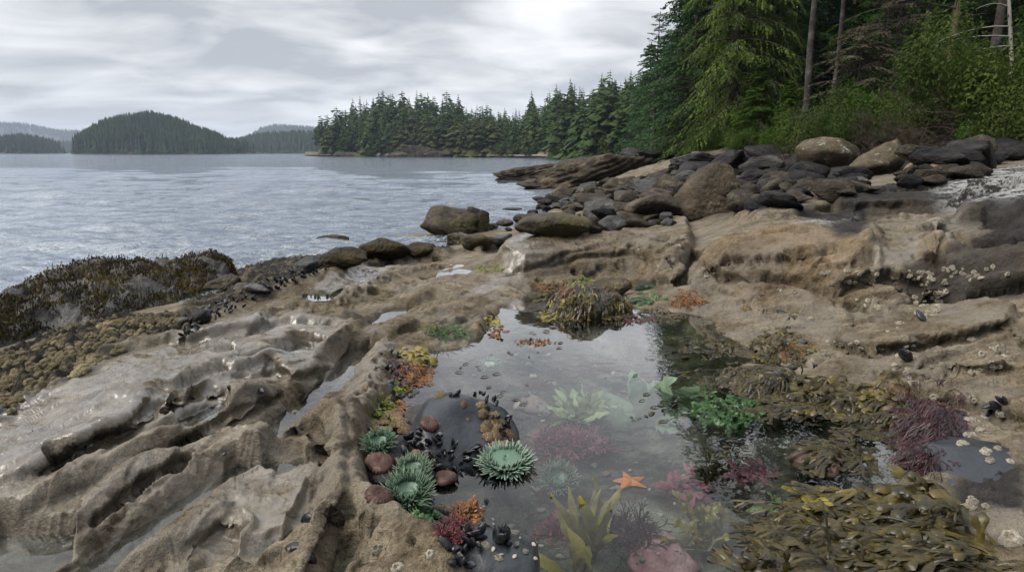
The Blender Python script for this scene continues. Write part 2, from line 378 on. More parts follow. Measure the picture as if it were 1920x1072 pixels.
def carve():
    global H, pool, deep, shelf, right, beach, barn, musl, wsr
    # ---- the large steps: pool basin, gullies, ledges
    pool = region(POOL, .07)
    deep = region([(850,680),(950,640),(1100,620),(1280,650),(1310,720),(1290,770),(1420,850),(1430,960),(1380,1072),(1350,1150),(1050,1150),(1000,1020),(930,940),(960,860),(960,770),(880,740)], .16)
    shelf = region([(-400,1300),(-400,800),(0,768),(90,725),(200,665),(330,628),(440,575),(560,535),(700,490),(850,470),(860,520),(930,490),(1020,455),(1280,420),(1300,470),(1230,535),(1100,540),(1000,548),(930,575),(920,610),(880,650),(800,650),(770,700),(700,760),(680,850),(700,930),(800,980),(860,1072),(860,1300)], .06)
    right = region([(1290,590),(1320,470),(1380,400),(1500,360),(1700,310),(2300,280),(2600,1300),(1850,1300),(1760,950),(1700,850),(1640,760),(1540,710),(1420,650)], .08)
    beach = region([(880,470),(1000,430),(1290,415),(1400,400),(1560,340),(1900,300),(1900,270),(1500,280),(1290,284),(1180,300),(1060,345),(1000,400)], .5)
    sl = shelf_noise(R(66), .9, 3.6, 21); sr = shelf_noise(R(40), 1.0, 4.0, 33)
    wsr = sst(-.6, .8, GX + (GY - 5) * .25)
    H += shelf * .045 * ((sl * (1 - wsr) + sr * wsr) - .45) * (1 - .5 * sst(4, 7, GY))
    rr = shelf_noise(R(-22), .9, 3.2, 44, .35)
    H += right * .026 * (rr - .45)
    H += (shelf * (1 - wsr) * .005 + right * .008) * fbm(GX * 7, GY * 7, 3, 50)

    # crests of the left shelf, read along their lines: gentle wet side to the sea, steep side to the gully
    ridge([(668,602),(645,591),(600,583),(540,581),(495,596),(480,611),(425,626),(360,640),(300,645),(210,668),(120,706)], 0.066, .055, .22)
    ridge([(672,600),(655,630),(640,655),(610,690),(560,715),(525,682),(440,692),(425,686),(330,722),(280,731),(220,760)], 0.066, .06, .20)
    ridge([(640,660),(600,700),(560,725),(520,740),(470,748),(430,760)], 0.039, .05, .10)
    ridge([(300,736),(270,751),(225,796),(150,831),(80,876),(20,905),(-60,940)], 0.066, .05, .30)
    ridge([(530,735),(480,746),(420,766),(370,796),(300,826),(240,866),(170,900),(100,926),(0,966),(-80,1000)], 0.086, .06, .20)
    ridge([(370,850),(300,866),(260,890),(215,931),(170,970),(125,1001),(40,1072),(0,1110)], 0.070, .06, .13)
    ridge([(580,770),(500,806),(450,846),(400,906),(320,966),(240,1016),(150,1076)], 0.058, .22, .07)
    ridge([(590,772),(625,806),(630,830),(625,880),(640,926),(610,975),(585,1011),(565,1072),(560,1110)], 0.078, .06, .09)
    ridge([(600,786),(640,790),(680,780)], 0.047, .09)
    ridge([(434,945),(400,975),(347,1012),(290,1040),(243,1080)], 0.039, .05, .10)
    ridge([(590,865),(573,915),(541,999),(500,1040),(434,1061),(380,1080)], 0.035, .05, .10)
    ridge([(440,965),(470,985),(455,1015),(430,1040)], 0.035, .04)
    ridge([(625,770),(645,800),(661,846),(672,900),(692,950),(740,990),(790,1015),(830,1050),(860,1120)], 0.078, .11, .12)
    ridge([(720,640),(700,690),(690,740),(650,780)], 0.055, .13, .16)
    ridge([(870,580),(800,590),(745,610),(710,640)], 0.047, .09, .12)
    ridge([(925,590),(900,600),(895,640)], 0.047, .07, .07)
    # gullies and pockets
    gully([(690,622),(662,645),(612,700),(557,745),(514,775),(478,802)], .15, .15, -.03)
    gully([(470,825),(445,855),(400,890),(350,925),(300,960),(245,1000),(185,1045),(139,1080),(90,1115)], .15, .135, -.06)
    gully([(425,745),(400,765),(340,790),(300,805),(250,825),(190,845),(130,862),(85,876)], .12, .10, .01)
    gully([(430,735),(390,745),(330,770)], .10, .10, .02)
    gully([(-60,1020),(20,1015),(90,1010),(145,992)], .10, .15, -.05)
    gully([(590,625),(560,640),(525,655),(490,665),(450,672)], .12, .15, .04)
    gully([(440,645),(400,652)], .05, .06)
    gully([(830,548),(790,560),(750,578),(700,592),(660,600)], .11, .15)
    gully([(918,492),(885,499),(855,508),(842,516)], .09, .24, .0)
    gully([(660,540),(630,548),(600,556)], .08, .10)
    gully([(560,870),(520,850),(530,820),(570,850),(580,830)], .09, .09)
    gully([(560,1000),(500,1020),(450,1060)], .04, .05)
    gully([(440,990),(410,1020),(400,1060)], .06, .07)
    gully([(670,980),(640,1020),(650,1080)], .10, .11)
    gully([(600,900),(575,960),(550,1020)], .05, .05)
    # the pitted ridges
    ridge([(405,600),(450,572),(520,552),(580,540),(640,520),(700,500),(750,484),(800,477),(845,476)], .15, .16, .20, 1.8)
    ridge([(620,575),(680,545),(740,520),(800,505),(845,500)], .08, .10, .12)
    ridge([(855,483),(900,470),(960,460),(1065,446)], .16, .22, .2)
    H += region([(930,492),(1020,452),(1150,432),(1230,420),(1290,424),(1296,470),(1250,520),(1180,505),(1060,505),(980,520)], .07) * .20
    H += region([(1330,472),(1420,430),(1560,430),(1700,420),(1930,395),(2000,500),(1900,500),(1800,520),(1720,512),(1640,498),(1570,528),(1500,508),(1430,502),(1360,502)], .035) * .11
    H += region([(1370,412),(1480,384),(1560,392),(1500,412),(1420,424)], .08) * .12
    H += region([(1520,385),(1700,360),(1930,325),(2050,330),(2050,395),(1900,388),(1800,400),(1690,400),(1600,405)], .06) * .16
    H += region([(1800,385),(1930,370),(2050,370),(2050,440),(1900,430),(1790,440)], .06) * .14
    H += region([(1690,330),(1770,310),(1830,312),(1810,330),(1740,345)], .15) * .25
    H += region([(1560,632),(1700,590),(1850,572),(1905,590),(1890,625),(1740,650),(1640,668),(1580,660)], .035) * .09
    H += region([(1500,690),(1600,668),(1720,668),(1890,640),(1930,700),(1700,700),(1560,700)], .04) * .05
    H += region([(1640,712),(1760,690),(1930,640),(2100,640),(2100,800),(1900,800),(1840,760),(1760,740),(1690,735)], .035) * .08
    H -= region([(1590,560),(1700,540),(1930,520),(1930,560),(1800,580),(1680,592),(1600,600)], .05) * .06
    ridge([(1330,490),(1400,470),(1500,455),(1600,470),(1640,500)], .05, .10, .22)
    ridge([(1640,440),(1620,480),(1590,530)], .06, .10)
    ridge([(1760,430),(1740,470),(1730,510)], .07, .10)
    gully([(1660,440),(1700,470),(1700,500),(1650,500)], .07, .22)
    gully([(1305,470),(1290,500),(1275,530)], .12, .10)
    gully([(1850,425),(1880,440),(1860,455)], .09, .14)
    # small scarps running across the right-hand face
    for ln, h in (([(1480,548),(1440,545),(1410,570),(1430,585),(1390,600)], .03), ([(1430,585),(1490,575),(1560,600),(1640,598)], .025), ([(1700,690),(1790,722),(1920,712)], .03), ([(1560,750),(1640,760),(1700,800),(1760,812)], .02), ([(1300,520),(1350,505),(1400,530),(1440,528)], .03), ([(1760,740),(1830,745),(1920,735)], .02)):
        P = smooth_line(PB(ln), 4); m = _bbox(P, .3); d, t, s = polydist(P, WX[m], WYY[m], False)
        H[m] += h * np.where(s > 0, 1, -1) * np.clip(d / .012, 0, 1) * np.exp(-(d / .10) ** 2) * np.clip(np.minimum(t, 1 - t) / .15, 0, 1)
    # barnacle-crusted apron, knobbly reef-side rock
    barn = region([(-400,760),(-200,690),(0,660),(60,640),(170,597),(240,590),(350,592),(385,604),(363,622),(282,642),(200,672),(148,708),(90,735),(20,782),(-100,850),(-400,1000)], .10)
    musl = region([(330,600),(360,560),(420,520),(560,480),(640,455),(700,450),(820,455),(850,475),(740,485),(640,520),(520,552),(450,572),(405,598)], .08)
    kn = 1 - cell2(GX * 9, GY * 9, 61); kn2 = 1 - cell2(GX * 22, GY * 22, 62)
    H += barn * (.12 * (kn - .5) + .025 * (kn2 - .5) + .05 * fbm(GX * 3, GY * 3, 3, 63))
    H += musl * (.08 * (kn - .5) + .03 * (kn2 - .5) + .10 * fbm(GX * 2, GY * 2, 3, 64))
    # pool basin
    floor = np.where(deep > 0, -.10 - .19 * deep, -.10) + .03 * fbm(GX * 2.5, GY * 2.5, 3, 70) + .008 * fbm(GX * 12, GY * 12, 3, 71)
    floor = np.maximum(floor, -.36)
    H = H * (1 - pool) + np.minimum(H, floor) * pool
    # beach and bank roughness
    H += beach * (.12 * fbm(GX * 1.2, GY * 1.2, 4, 80))
    bankm = sst(14, 20, GY + .0 * GX) * sst(3, 6, GX)
    H += bankm * .35 * fbm(GX * .5, GY * .5, 4, 81)
    H += (1 - pool) * (.0045 * fbm(GX * 16, GY * 16, 4, 82) + .02 * shelf * fbm(GX * 2.2, GY * 2.2, 2, 83))



# pass 1 finds the slopes, pass 2 packs rows where the sight lines need them
def uniform_grid(nx, ny):
    t = np.linspace(-1.2, 1.2, nx); y = (Y0 ** YP + np.linspace(0, 1, ny) * (Y1 ** YP - Y0 ** YP)) ** (1 / YP)
    gy = np.repeat(y[:, None], nx, 1); return t, y, t[None] * gy, gy
NX, NY = (640, 480) if QUICK else (1040, 820)
n1, m1 = 520, 620
t1, y1_, gx, gy = uniform_grid(n1, m1); set_grid(gx, gy); carve()
dz = np.gradient(H, axis=0); dyy = np.gradient(gy, axis=0)
wgt = np.hypot(dz * 1.0, dyy * .42) / gy ** .95 + .0002
k = np.exp(-np.linspace(-2, 2, 31) ** 2); k /= k.sum()
wgt = np.apply_along_axis(lambda v: np.convolve(np.pad(v, 15, 'edge'), k, 'valid'), 1, wgt)
k = np.exp(-np.linspace(-2, 2, 9) ** 2); k /= k.sum()
wgt = np.apply_along_axis(lambda v: np.convolve(np.pad(v, 4, 'edge'), k, 'valid'), 0, wgt)
cum = np.cumsum(wgt, 0); cum = (cum - cum[:1]) / (cum[-1:] - cum[:1])
tt = np.linspace(-1.2, 1.2, NX); ci = np.interp(tt, t1, np.arange(n1)); c0 = np.clip(ci.astype(int), 0, n1 - 2); cf = ci - c0
gy = np.empty((NY, NX)); ss = np.linspace(0, 1, NY)
for j in range(NX):
    cc = cum[:, c0[j]] * (1 - cf[j]) + cum[:, c0[j] + 1] * cf[j]; gy[:, j] = np.interp(ss, cc, y1_)
set_grid(tt[None] * gy, gy); carve()
P3 = np.stack([GX, GY, H], -1)
def grid_normals(P):
    n = np.cross(np.gradient(P, axis=1), np.gradient(P, axis=0)); n /= np.linalg.norm(n, axis=-1)[..., None] + 1e-12
    return np.where(n[..., 2:] < 0, -n, n)
NRM = grid_normals(P3)
# honeycomb pits, sunk along the surface normal so that steep faces get them too
rp_ = np.random.default_rng(5)
SINK = np.zeros(H.shape)
def hit0(px, py):
    j = int(np.clip((((px - 960) / F) / (CP - (py - 536) / F * SP) + 1.2) / 2.4 * (NX - 1), 0, NX - 1))
    g = CAMZ + GY[:, j] * ray(px, py)[2] / ray(px, py)[1] - H[:, j]; i = int(np.argmax(g < 0)); return P3[i, j]
def pit(px, py, r, dep, ax=1.):
    global SINK
    c = hit0(px, py); m = (abs(GX - c[0]) < 2 * r) & (abs(GY - c[1]) < 2 * r)
    if not m.any(): return
    wob = .30 * r * n2(GX[m] / r * .8, GY[m] / r * .8 + H[m] / r, 5)
    q = (np.sqrt(((GX[m] - c[0]) / ax) ** 2 + (GY[m] - c[1]) ** 2 + (H[m] - c[2]) ** 2) + wob) / r
    SINK[m] = np.maximum(SINK[m], dep * (1 - sst(.5, 1.0, q))) - dep * .14 * np.exp(-((q - 1.2) / .22) ** 2)
def pits(poly, n, r0, r1, dep=.9):
    P = np.array(poly, float); k = 0; done = []
    while k < n * 30 and len(done) < n:
        k += 1; x = rp_.uniform(P[:, 0].min(), P[:, 0].max()); y = rp_.uniform(P[:, 1].min(), P[:, 1].max())
        if not inside(P, np.array([x]), np.array([y]))[0]: continue
        r = rp_.uniform(r0, r1) * rp_.uniform(.55, 1); c = hit0(x, y)
        if any(np.linalg.norm(c - a) < (r + b) * .92 for a, b in done): continue
        done.append((c, r)); pit(x, y, r, r * dep * rp_.uniform(.9, 1.6), rp_.uniform(.8, 1.6))
pits([(600,570),(660,535),(740,505),(850,482),(845,535),(790,530),(740,560),(650,580)], 46, .03, .085, 1.1)
pits([(430,595),(470,575),(620,545),(600,590),(480,600)], 14, .025, .05)
pits([(640,495),(760,480),(840,478),(760,500)], 12, .03, .06)
pits([(1150,465),(1280,440),(1290,500),(1230,510),(1180,490)], 22, .04, .10, .9)
pits([(900,560),(1000,530),(1090,510),(1180,500),(1080,535),(960,555)], 18, .03, .07)
pits([(650,690),(700,650),(740,640),(760,680),(720,740),(660,770)], 18, .014, .034)
pits([(1330,495),(1500,470),(1620,500),(1500,505),(1400,505)], 22, .03, .08, .9)
pits([(1060,450),(1250,430),(1180,450),(1080,465)], 14, .03, .06, .6)
pits([(1640,430),(1800,450),(1760,500),(1660,470)], 10, .04, .09, .6)
pits([(540,580),(640,590),(660,630),(560,600)], 8, .012, .03)
pits([(735,1000),(790,1020),(820,1060),(760,1072)], 5, .012, .022)
pits([(1350,560),(1500,560),(1700,540),(1700,590),(1500,610)], 9, .012, .03, .5)
for a in [(905,592,.045,.05),(715,735,.02,.02),(683,729,.03,.035),(772,1018,.02,.03),(700,705,.022,.03),(1040,438,.05,.05)]: pit(*a)
def notch(pts, r, dep):
    """an undercut along a pixel line, sunk into the face below a lip"""
    q2 = smooth_line(np.array(pts, float), 5); C = np.array([hit0(*q) for q in q2]); keep = [True] + [np.linalg.norm(C[i] - C[i - 1]) < .6 for i in range(1, len(C))]; m = (GX > C[:, 0].min() - 2 * r) & (GX < C[:, 0].max() + 2 * r) & (GY > C[:, 1].min() - 2 * r) & (GY < C[:, 1].max() + 2 * r)
    X, Y, Z = GX[m], GY[m], H[m]; best = np.full(X.shape, 9.); u = np.zeros(X.shape); dzl = np.zeros(X.shape)
    for i in range(1, len(C)):
        if not keep[i]: continue
        a, b = C[i - 1], C[i]; d = b - a; t = np.clip(((X - a[0]) * d[0] + (Y - a[1]) * d[1] + (Z - a[2]) * d[2]) / (d @ d + 1e-9), 0, 1)
        q = np.sqrt((X - a[0] - t * d[0]) ** 2 + (Y - a[1] - t * d[1]) ** 2 + (Z - a[2] - t * d[2]) ** 2); k = q < best; best = np.where(k, q, best); u = np.where(k, (i - 1 + t) / (len(C) - 1), u); dzl = np.where(k, Z - a[2] - t * d[2], dzl)
    tp = np.clip(np.minimum(u, 1 - u) / .12, .15, 1) ** .6; w_ = 1.5 * r * (1 + .3 * n2(X * 5, Y * 5 + Z * 5, 120)) * tp; e = .010 * n2(X * 14, Y * 14, 121)
    SINK[m] = np.where(dzl + e < .018, np.maximum(SINK[m], 1.15 * dep * (1 - sst(.15, 1., best / w_)) * sst(.018, -.014, dzl + e)), SINK[m] - .30 * dep * tp * np.exp(-(best / (r * 1.1)) ** 2))
for pts, r, dep in [([(470,628),(500,612),(545,597),(600,599),(640,610)], .06, .07), ([(440,705),(490,704),(530,697),(580,705),(620,690)], .04, .04), ([(320,750),(285,762),(235,806),(155,842),(85,886)], .055, .06), ([(310,768),(340,742),(385,730),(430,732)], .06, .07),
   ([(530,745),(485,762),(430,785),(380,812),(320,838)], .05, .05), ([(355,855),(305,882),(262,908),(218,948),(180,980)], .055, .06), ([(535,815),(565,795),(600,800),(615,830),(605,870)], .06, .07), ([(650,930),(622,985),(598,1030),(580,1072)], .05, .05), ([(440,970),(400,1000),(350,1035),(300,1065)], .03, .03), ([(660,650),(640,690),(610,725),(570,755)], .05, .05),
   ([(1320,492),(1360,515),(1430,516),(1500,522),(1560,542),(1600,527),(1650,514),(1720,529),(1800,532)], .085, .10), ([(1690,538),(1780,548),(1860,534),(1940,522)], .13, .14), ([(1560,645),(1640,660),(1740,645),(1830,625),(1895,605)], .055, .06), ([(1303,475),(1296,495),(1286,520),(1270,535)], .10, .09), ([(1150,530),(1210,532),(1260,525)], .12, .12), ([(1000,546),(1060,536),(1120,532)], .06, .07),
   ([(1440,412),(1500,410),(1600,413),(1690,408),(1790,404)], .10, .11), ([(1530,392),(1580,388),(1660,385),(1760,380)], .07, .06), ([(1640,360),(1750,352),(1850,342),(1920,338)], .12, .12), ([(1795,436),(1850,452),(1930,446)], .10, .12), ([(1480,470),(1530,470),(1565,458)], .09, .10), ([(1750,440),(1765,470),(1750,500)], .08, .08), ([(1640,700),(1740,702),(1840,690),(1920,690)], .04, .04), ([(1690,740),(1770,748),(1840,765),(1920,790)], .045, .05),
   ([(1560,560),(1600,575),(1680,592),(1760,585)], .05, .05), ([(1350,545),(1410,560),(1440,590)], .03, .03), ([(880,600),(800,607),(750,622)], .05, .06), ([(690,640),(672,680),(650,715)], .04, .04), ([(860,470),(920,466),(1000,460)], .06, .06),
   ([(1358,500),(1390,512),(1421,527),(1429,551),(1390,567),(1358,575)], .035, .04), ([(1429,551),(1441,582),(1456,598)], .03, .035), ([(1433,543),(1484,535),(1546,527)], .035, .04), ([(1460,692),(1523,676),(1601,661),(1696,653)], .045, .05), ([(1562,610),(1641,598),(1696,571),(1758,551),(1813,535)], .05, .055), ([(1723,633),(1758,641),(1813,625)], .03, .035), ([(1774,676),(1813,692),(1920,688)], .03, .035), ([(1680,692),(1750,676),(1837,645),(1907,629)], .035, .04),
   ([(1640,820),(1700,790),(1760,810)], .03, .03), ([(1830,760),(1880,790),(1920,800)], .03, .03), ([(1020,500),(1100,480),(1180,478),(1240,490)], .05, .05), ([(940,520),(1010,500),(1080,470),(1160,455)], .04, .04), ([(1380,440),(1450,430),(1520,432)], .05, .05), ([(1700,430),(1760,425),(1800,430)], .06, .06)]: notch(pts, r, dep)
# grain: fine flow lines along the bedding, pocks, chipped scales
ca, sa = math.cos(R(66)), math.sin(R(66)); ga = GX * ca + GY * sa; gb = -GX * sa + GY * ca; ca, sa = math.cos(R(20)), math.sin(R(20)); gc = GX * ca + GY * sa; gd = -GX * sa + GY * ca + H * 1.5
ln1 = (1 - abs(n2(ga * 2.2 + .3 * n2(GX * 3, GY * 3, 91), gb * 17 + 1.2 * n2(GX * 3, GY * 3, 92), 93))) ** 3; ln2 = (1 - abs(n2(gc * 2.4, gd * 14 + 1.2 * n2(GX * 3, GY * 3, 94), 95))) ** 3
ln3 = (1 - abs(n2(GX * 9 + H * 6, GY * 9, 97))) ** 5
def saw(u): f = u - np.floor(u); return np.where(f < .86, f / .86, (1 - f) / .14)
bed1 = saw(-gb * 7.5 + 1.1 * n2(GX * 1.3, GY * 1.3, 101) + .35 * n2(GX * 6, GY * 6, 102)) * sst(-.25, .25, n2(GX * 1.8, GY * 1.8, 103)); bed2 = saw(gd * 6 + 1.4 * n2(GX * 1.1, GY * 1.1, 104) + .3 * n2(GX * 7, GY * 7, 105)) * sst(-.2, .3, n2(GX * 1.5, GY * 1.5, 106))
crk = np.exp(-(n2(GX * 1.7 + .15 * n2(GX * 8, GY * 8, 108), GY * 1.7, 107) / .012) ** 2)
far = sst(9, 3, GY)
pk_ = np.clip(.34 - cell2(GX * 21 + .3 * n2(GX * 30, GY * 30, 131), GY * 21 + H * 15, 130), 0, 1) * sst(-.1, .35, n2(GX * 2.6, GY * 2.6, 132)); pk2 = np.clip(.30 - cell2(GX * 52, GY * 52 + H * 40, 133), 0, 1) * sst(-.1, .3, n2(GX * 4, GY * 4, 134)) * sst(6, 3, GY)
FINE = (-(.030 * pk_ + .012 * pk2) * np.maximum(shelf, right) - .004 * crk * np.maximum(right, shelf) + .016 * (bed1 - .5) * shelf * (1 - wsr) + .014 * (bed2 - .5) * np.maximum(right, shelf * wsr) - .003 * crk * (right + .6 * shelf) + .008 * (ln1 - .3) * shelf * (1 - wsr) + .010 * (ln2 - .3) * np.maximum(right, shelf * wsr) + .006 * ln3 * (right + shelf * .5)) * (1 - pool) + far * .004 * fbm(GX * 26 + H * 20, GY * 26, 3, 98)
P3 = P3 + NRM * (FINE - SINK)[..., None]
GXf, GYf, H = P3[..., 0], P3[..., 1], P3[..., 2]

# ---- lookups on the finished sheet
from mathutils.bvhtree import BVHTree
_i = np.arange(NY - 1)[:, None] * NX + np.arange(NX - 1)[None]
SHORE_F = np.stack([_i, _i + 1, _i + NX + 1, _i + NX], -1).reshape(-1, 4)
_sel = SHORE_F[:, :]
BVH = BVHTree.FromPolygons(P3.reshape(-1, 3).tolist(), SHORE_F.tolist())
CAMP = Vector((0, 0, CAMZ))
def hit(px, py):
    """where the sight line through a pixel meets the rock: (point, normal)"""
    r = BVH.ray_cast(CAMP, Vector(ray(px, py)).normalized())
    if r[0] is None: v = Vector(WZ(px, py, SEA)); return v, Vector((0, 0, 1))
    n = r[1]; return r[0], (n if n.z > 0 or n.y < 0 else -n)
def down(x, y):
    r = BVH.ray_cast(Vector((x, y, 20)), Vector((0, 0, -1)))
    return (r[0].z, r[1] if r[1].z > 0 else -r[1]) if r[0] is not None else (base_h(np.array([x]), np.array([y]))[0], Vector((0, 0, 1)))
# coarse regular copy for whole-array lookups
_hx, _hy = np.meshgrid(np.linspace(-1.2, 1.2, 500), np.arange(500)); HC = np.empty((500, 500))
_yc = (Y0 ** YP + np.linspace(0, 1, 500) * (Y1 ** YP - Y0 ** YP)) ** (1 / YP)
for q_, tq in enumerate(np.linspace(-1.2, 1.2, 500)):
    j = int(round((tq + 1.2) / 2.4 * (NX - 1))); HC[:, q_] = np.interp(_yc, GY[:, j], H[:, j])
def height(x, y):
    x = np.asarray(x, float); y = np.asarray(y, float)
    i = np.clip((np.clip(y, Y0, Y1 - .01) ** YP - Y0 ** YP) / (Y1 ** YP - Y0 ** YP) * 499, 0, 498.999); j = np.clip((x / np.maximum(y, Y0) + 1.2) / 2.4 * 499, 0, 498.999)
    a = i.astype(int); b = j.astype(int); f = i - a; g = j - b
    return (HC[a, b] * (1 - f) + HC[a + 1, b] * f) * (1 - g) + (HC[a, b + 1] * (1 - f) + HC[a + 1, b + 1] * f) * g
# ------------------------------------------------------------------ rock material and the shore mesh
def reg(pts, e): return region(pts, e)
dark = np.clip(reg([(1520,385),(1620,360),(1930,318),(2050,320),(2050,470),(1880,470),(1800,440),(1780,410),(1690,402),(1600,408)], .25)
  + reg([(1480,408),(1600,395),(1640,420),(1620,470),(1560,470),(1540,440)], .10) + reg([(1760,905),(1850,880),(1930,870),(1930,960),(1850,950),(1780,960)], .05)
  + reg([(1690,790),(1800,800),(1850,840),(1760,860),(1690,850)], .06)+ reg([(1380,400),(1480,384),(1490,402),(1420,415)], .08)
  + beach * sst(2, 7, GX - (GY - 14) * .35) + .8 * reg([(1700,500),(1930,440),(1930,545),(1760,560),(1690,530)], .08), 0, 1)
dark = np.clip(dark + musl, 0, 1)
lich = np.clip(reg([(1740,370),(1850,340),(1930,322),(2000,330),(2000,430),(1920,420),(1800,425)], .2) + .7 * reg([(1480,440),(1560,425),(1600,405),(1620,430),(1540,450)], .1) + .5 * reg([(1720,440),(1790,430),(1780,470),(1730,470)], .1), 0, 1)
ochre = np.clip(reg([(1720,460),(1770,455),(1760,510),(1720,512)], .08) + reg([(1690,330),(1770,308),(1840,312),(1800,332),(1720,352)], .2) + reg([(1520,385),(1560,365),(1610,360),(1590,385)], .12) + .6*reg([(1380,400),(1480,375),(1540,382),(1480,400),(1400,420)], .15) + .5 * reg([(1320,480),(1500,440),(1640,470),(1600,560),(1400,560)], .2), 0, 1)
wet = np.clip(reg([(-400,1200),(-300,800),(0,772),(120,722),(260,660),(420,615),(560,590),(640,600),(600,690),(480,720),(380,760),(250,830),(100,900),(0,960)], .15) + .55 * reg([(-100,1000),(100,930),(300,830),(520,740),(560,770),(400,900),(200,1030),(0,1072)], .12) + .5 * reg([(640,690),(720,640),(760,660),(690,780),(650,800)], .08) + .8 * reg([(500,850),(590,860),(560,990),(430,1060),(300,1072),(400,960)], .06)
  + .9 * reg([(560,560),(640,525),(760,490),(700,540),(640,560)], .06) + .9 * reg([(860,560),(940,500),(1040,460),(1160,445),(1080,480),(980,520)], .10) + .6 * reg([(1640,470),(1720,460),(1720,500),(1640,505)], .05), 0, 1)
under = pool * sst(.03, -.02, H)
sand = reg([(1110,870),(1170,830),(1250,850),(1290,880),(1260,930),(1200,960),(1130,950)], .10) + .9 * reg([(1130,690),(1200,670),(1330,690),(1300,730),(1200,730)], .15) + .8 * reg([(1600,840),(1680,840),(1700,890),(1640,930),(1590,900)], .08)
algae = np.clip(reg([(1260,600),(1330,640),(1460,700),(1560,780),(1650,840),(1560,900),(1450,800),(1300,720),(1230,640)], .12) + .5 * pool * sst(.10, -.05, H), 0, 1)
maskA = np.stack([np.maximum(barn, musl * .85), dark, under, wet], -1).reshape(-1, 4); maskB = np.stack([lich, ochre, np.clip(sand, 0, 1), algae], -1).reshape(-1, 4)

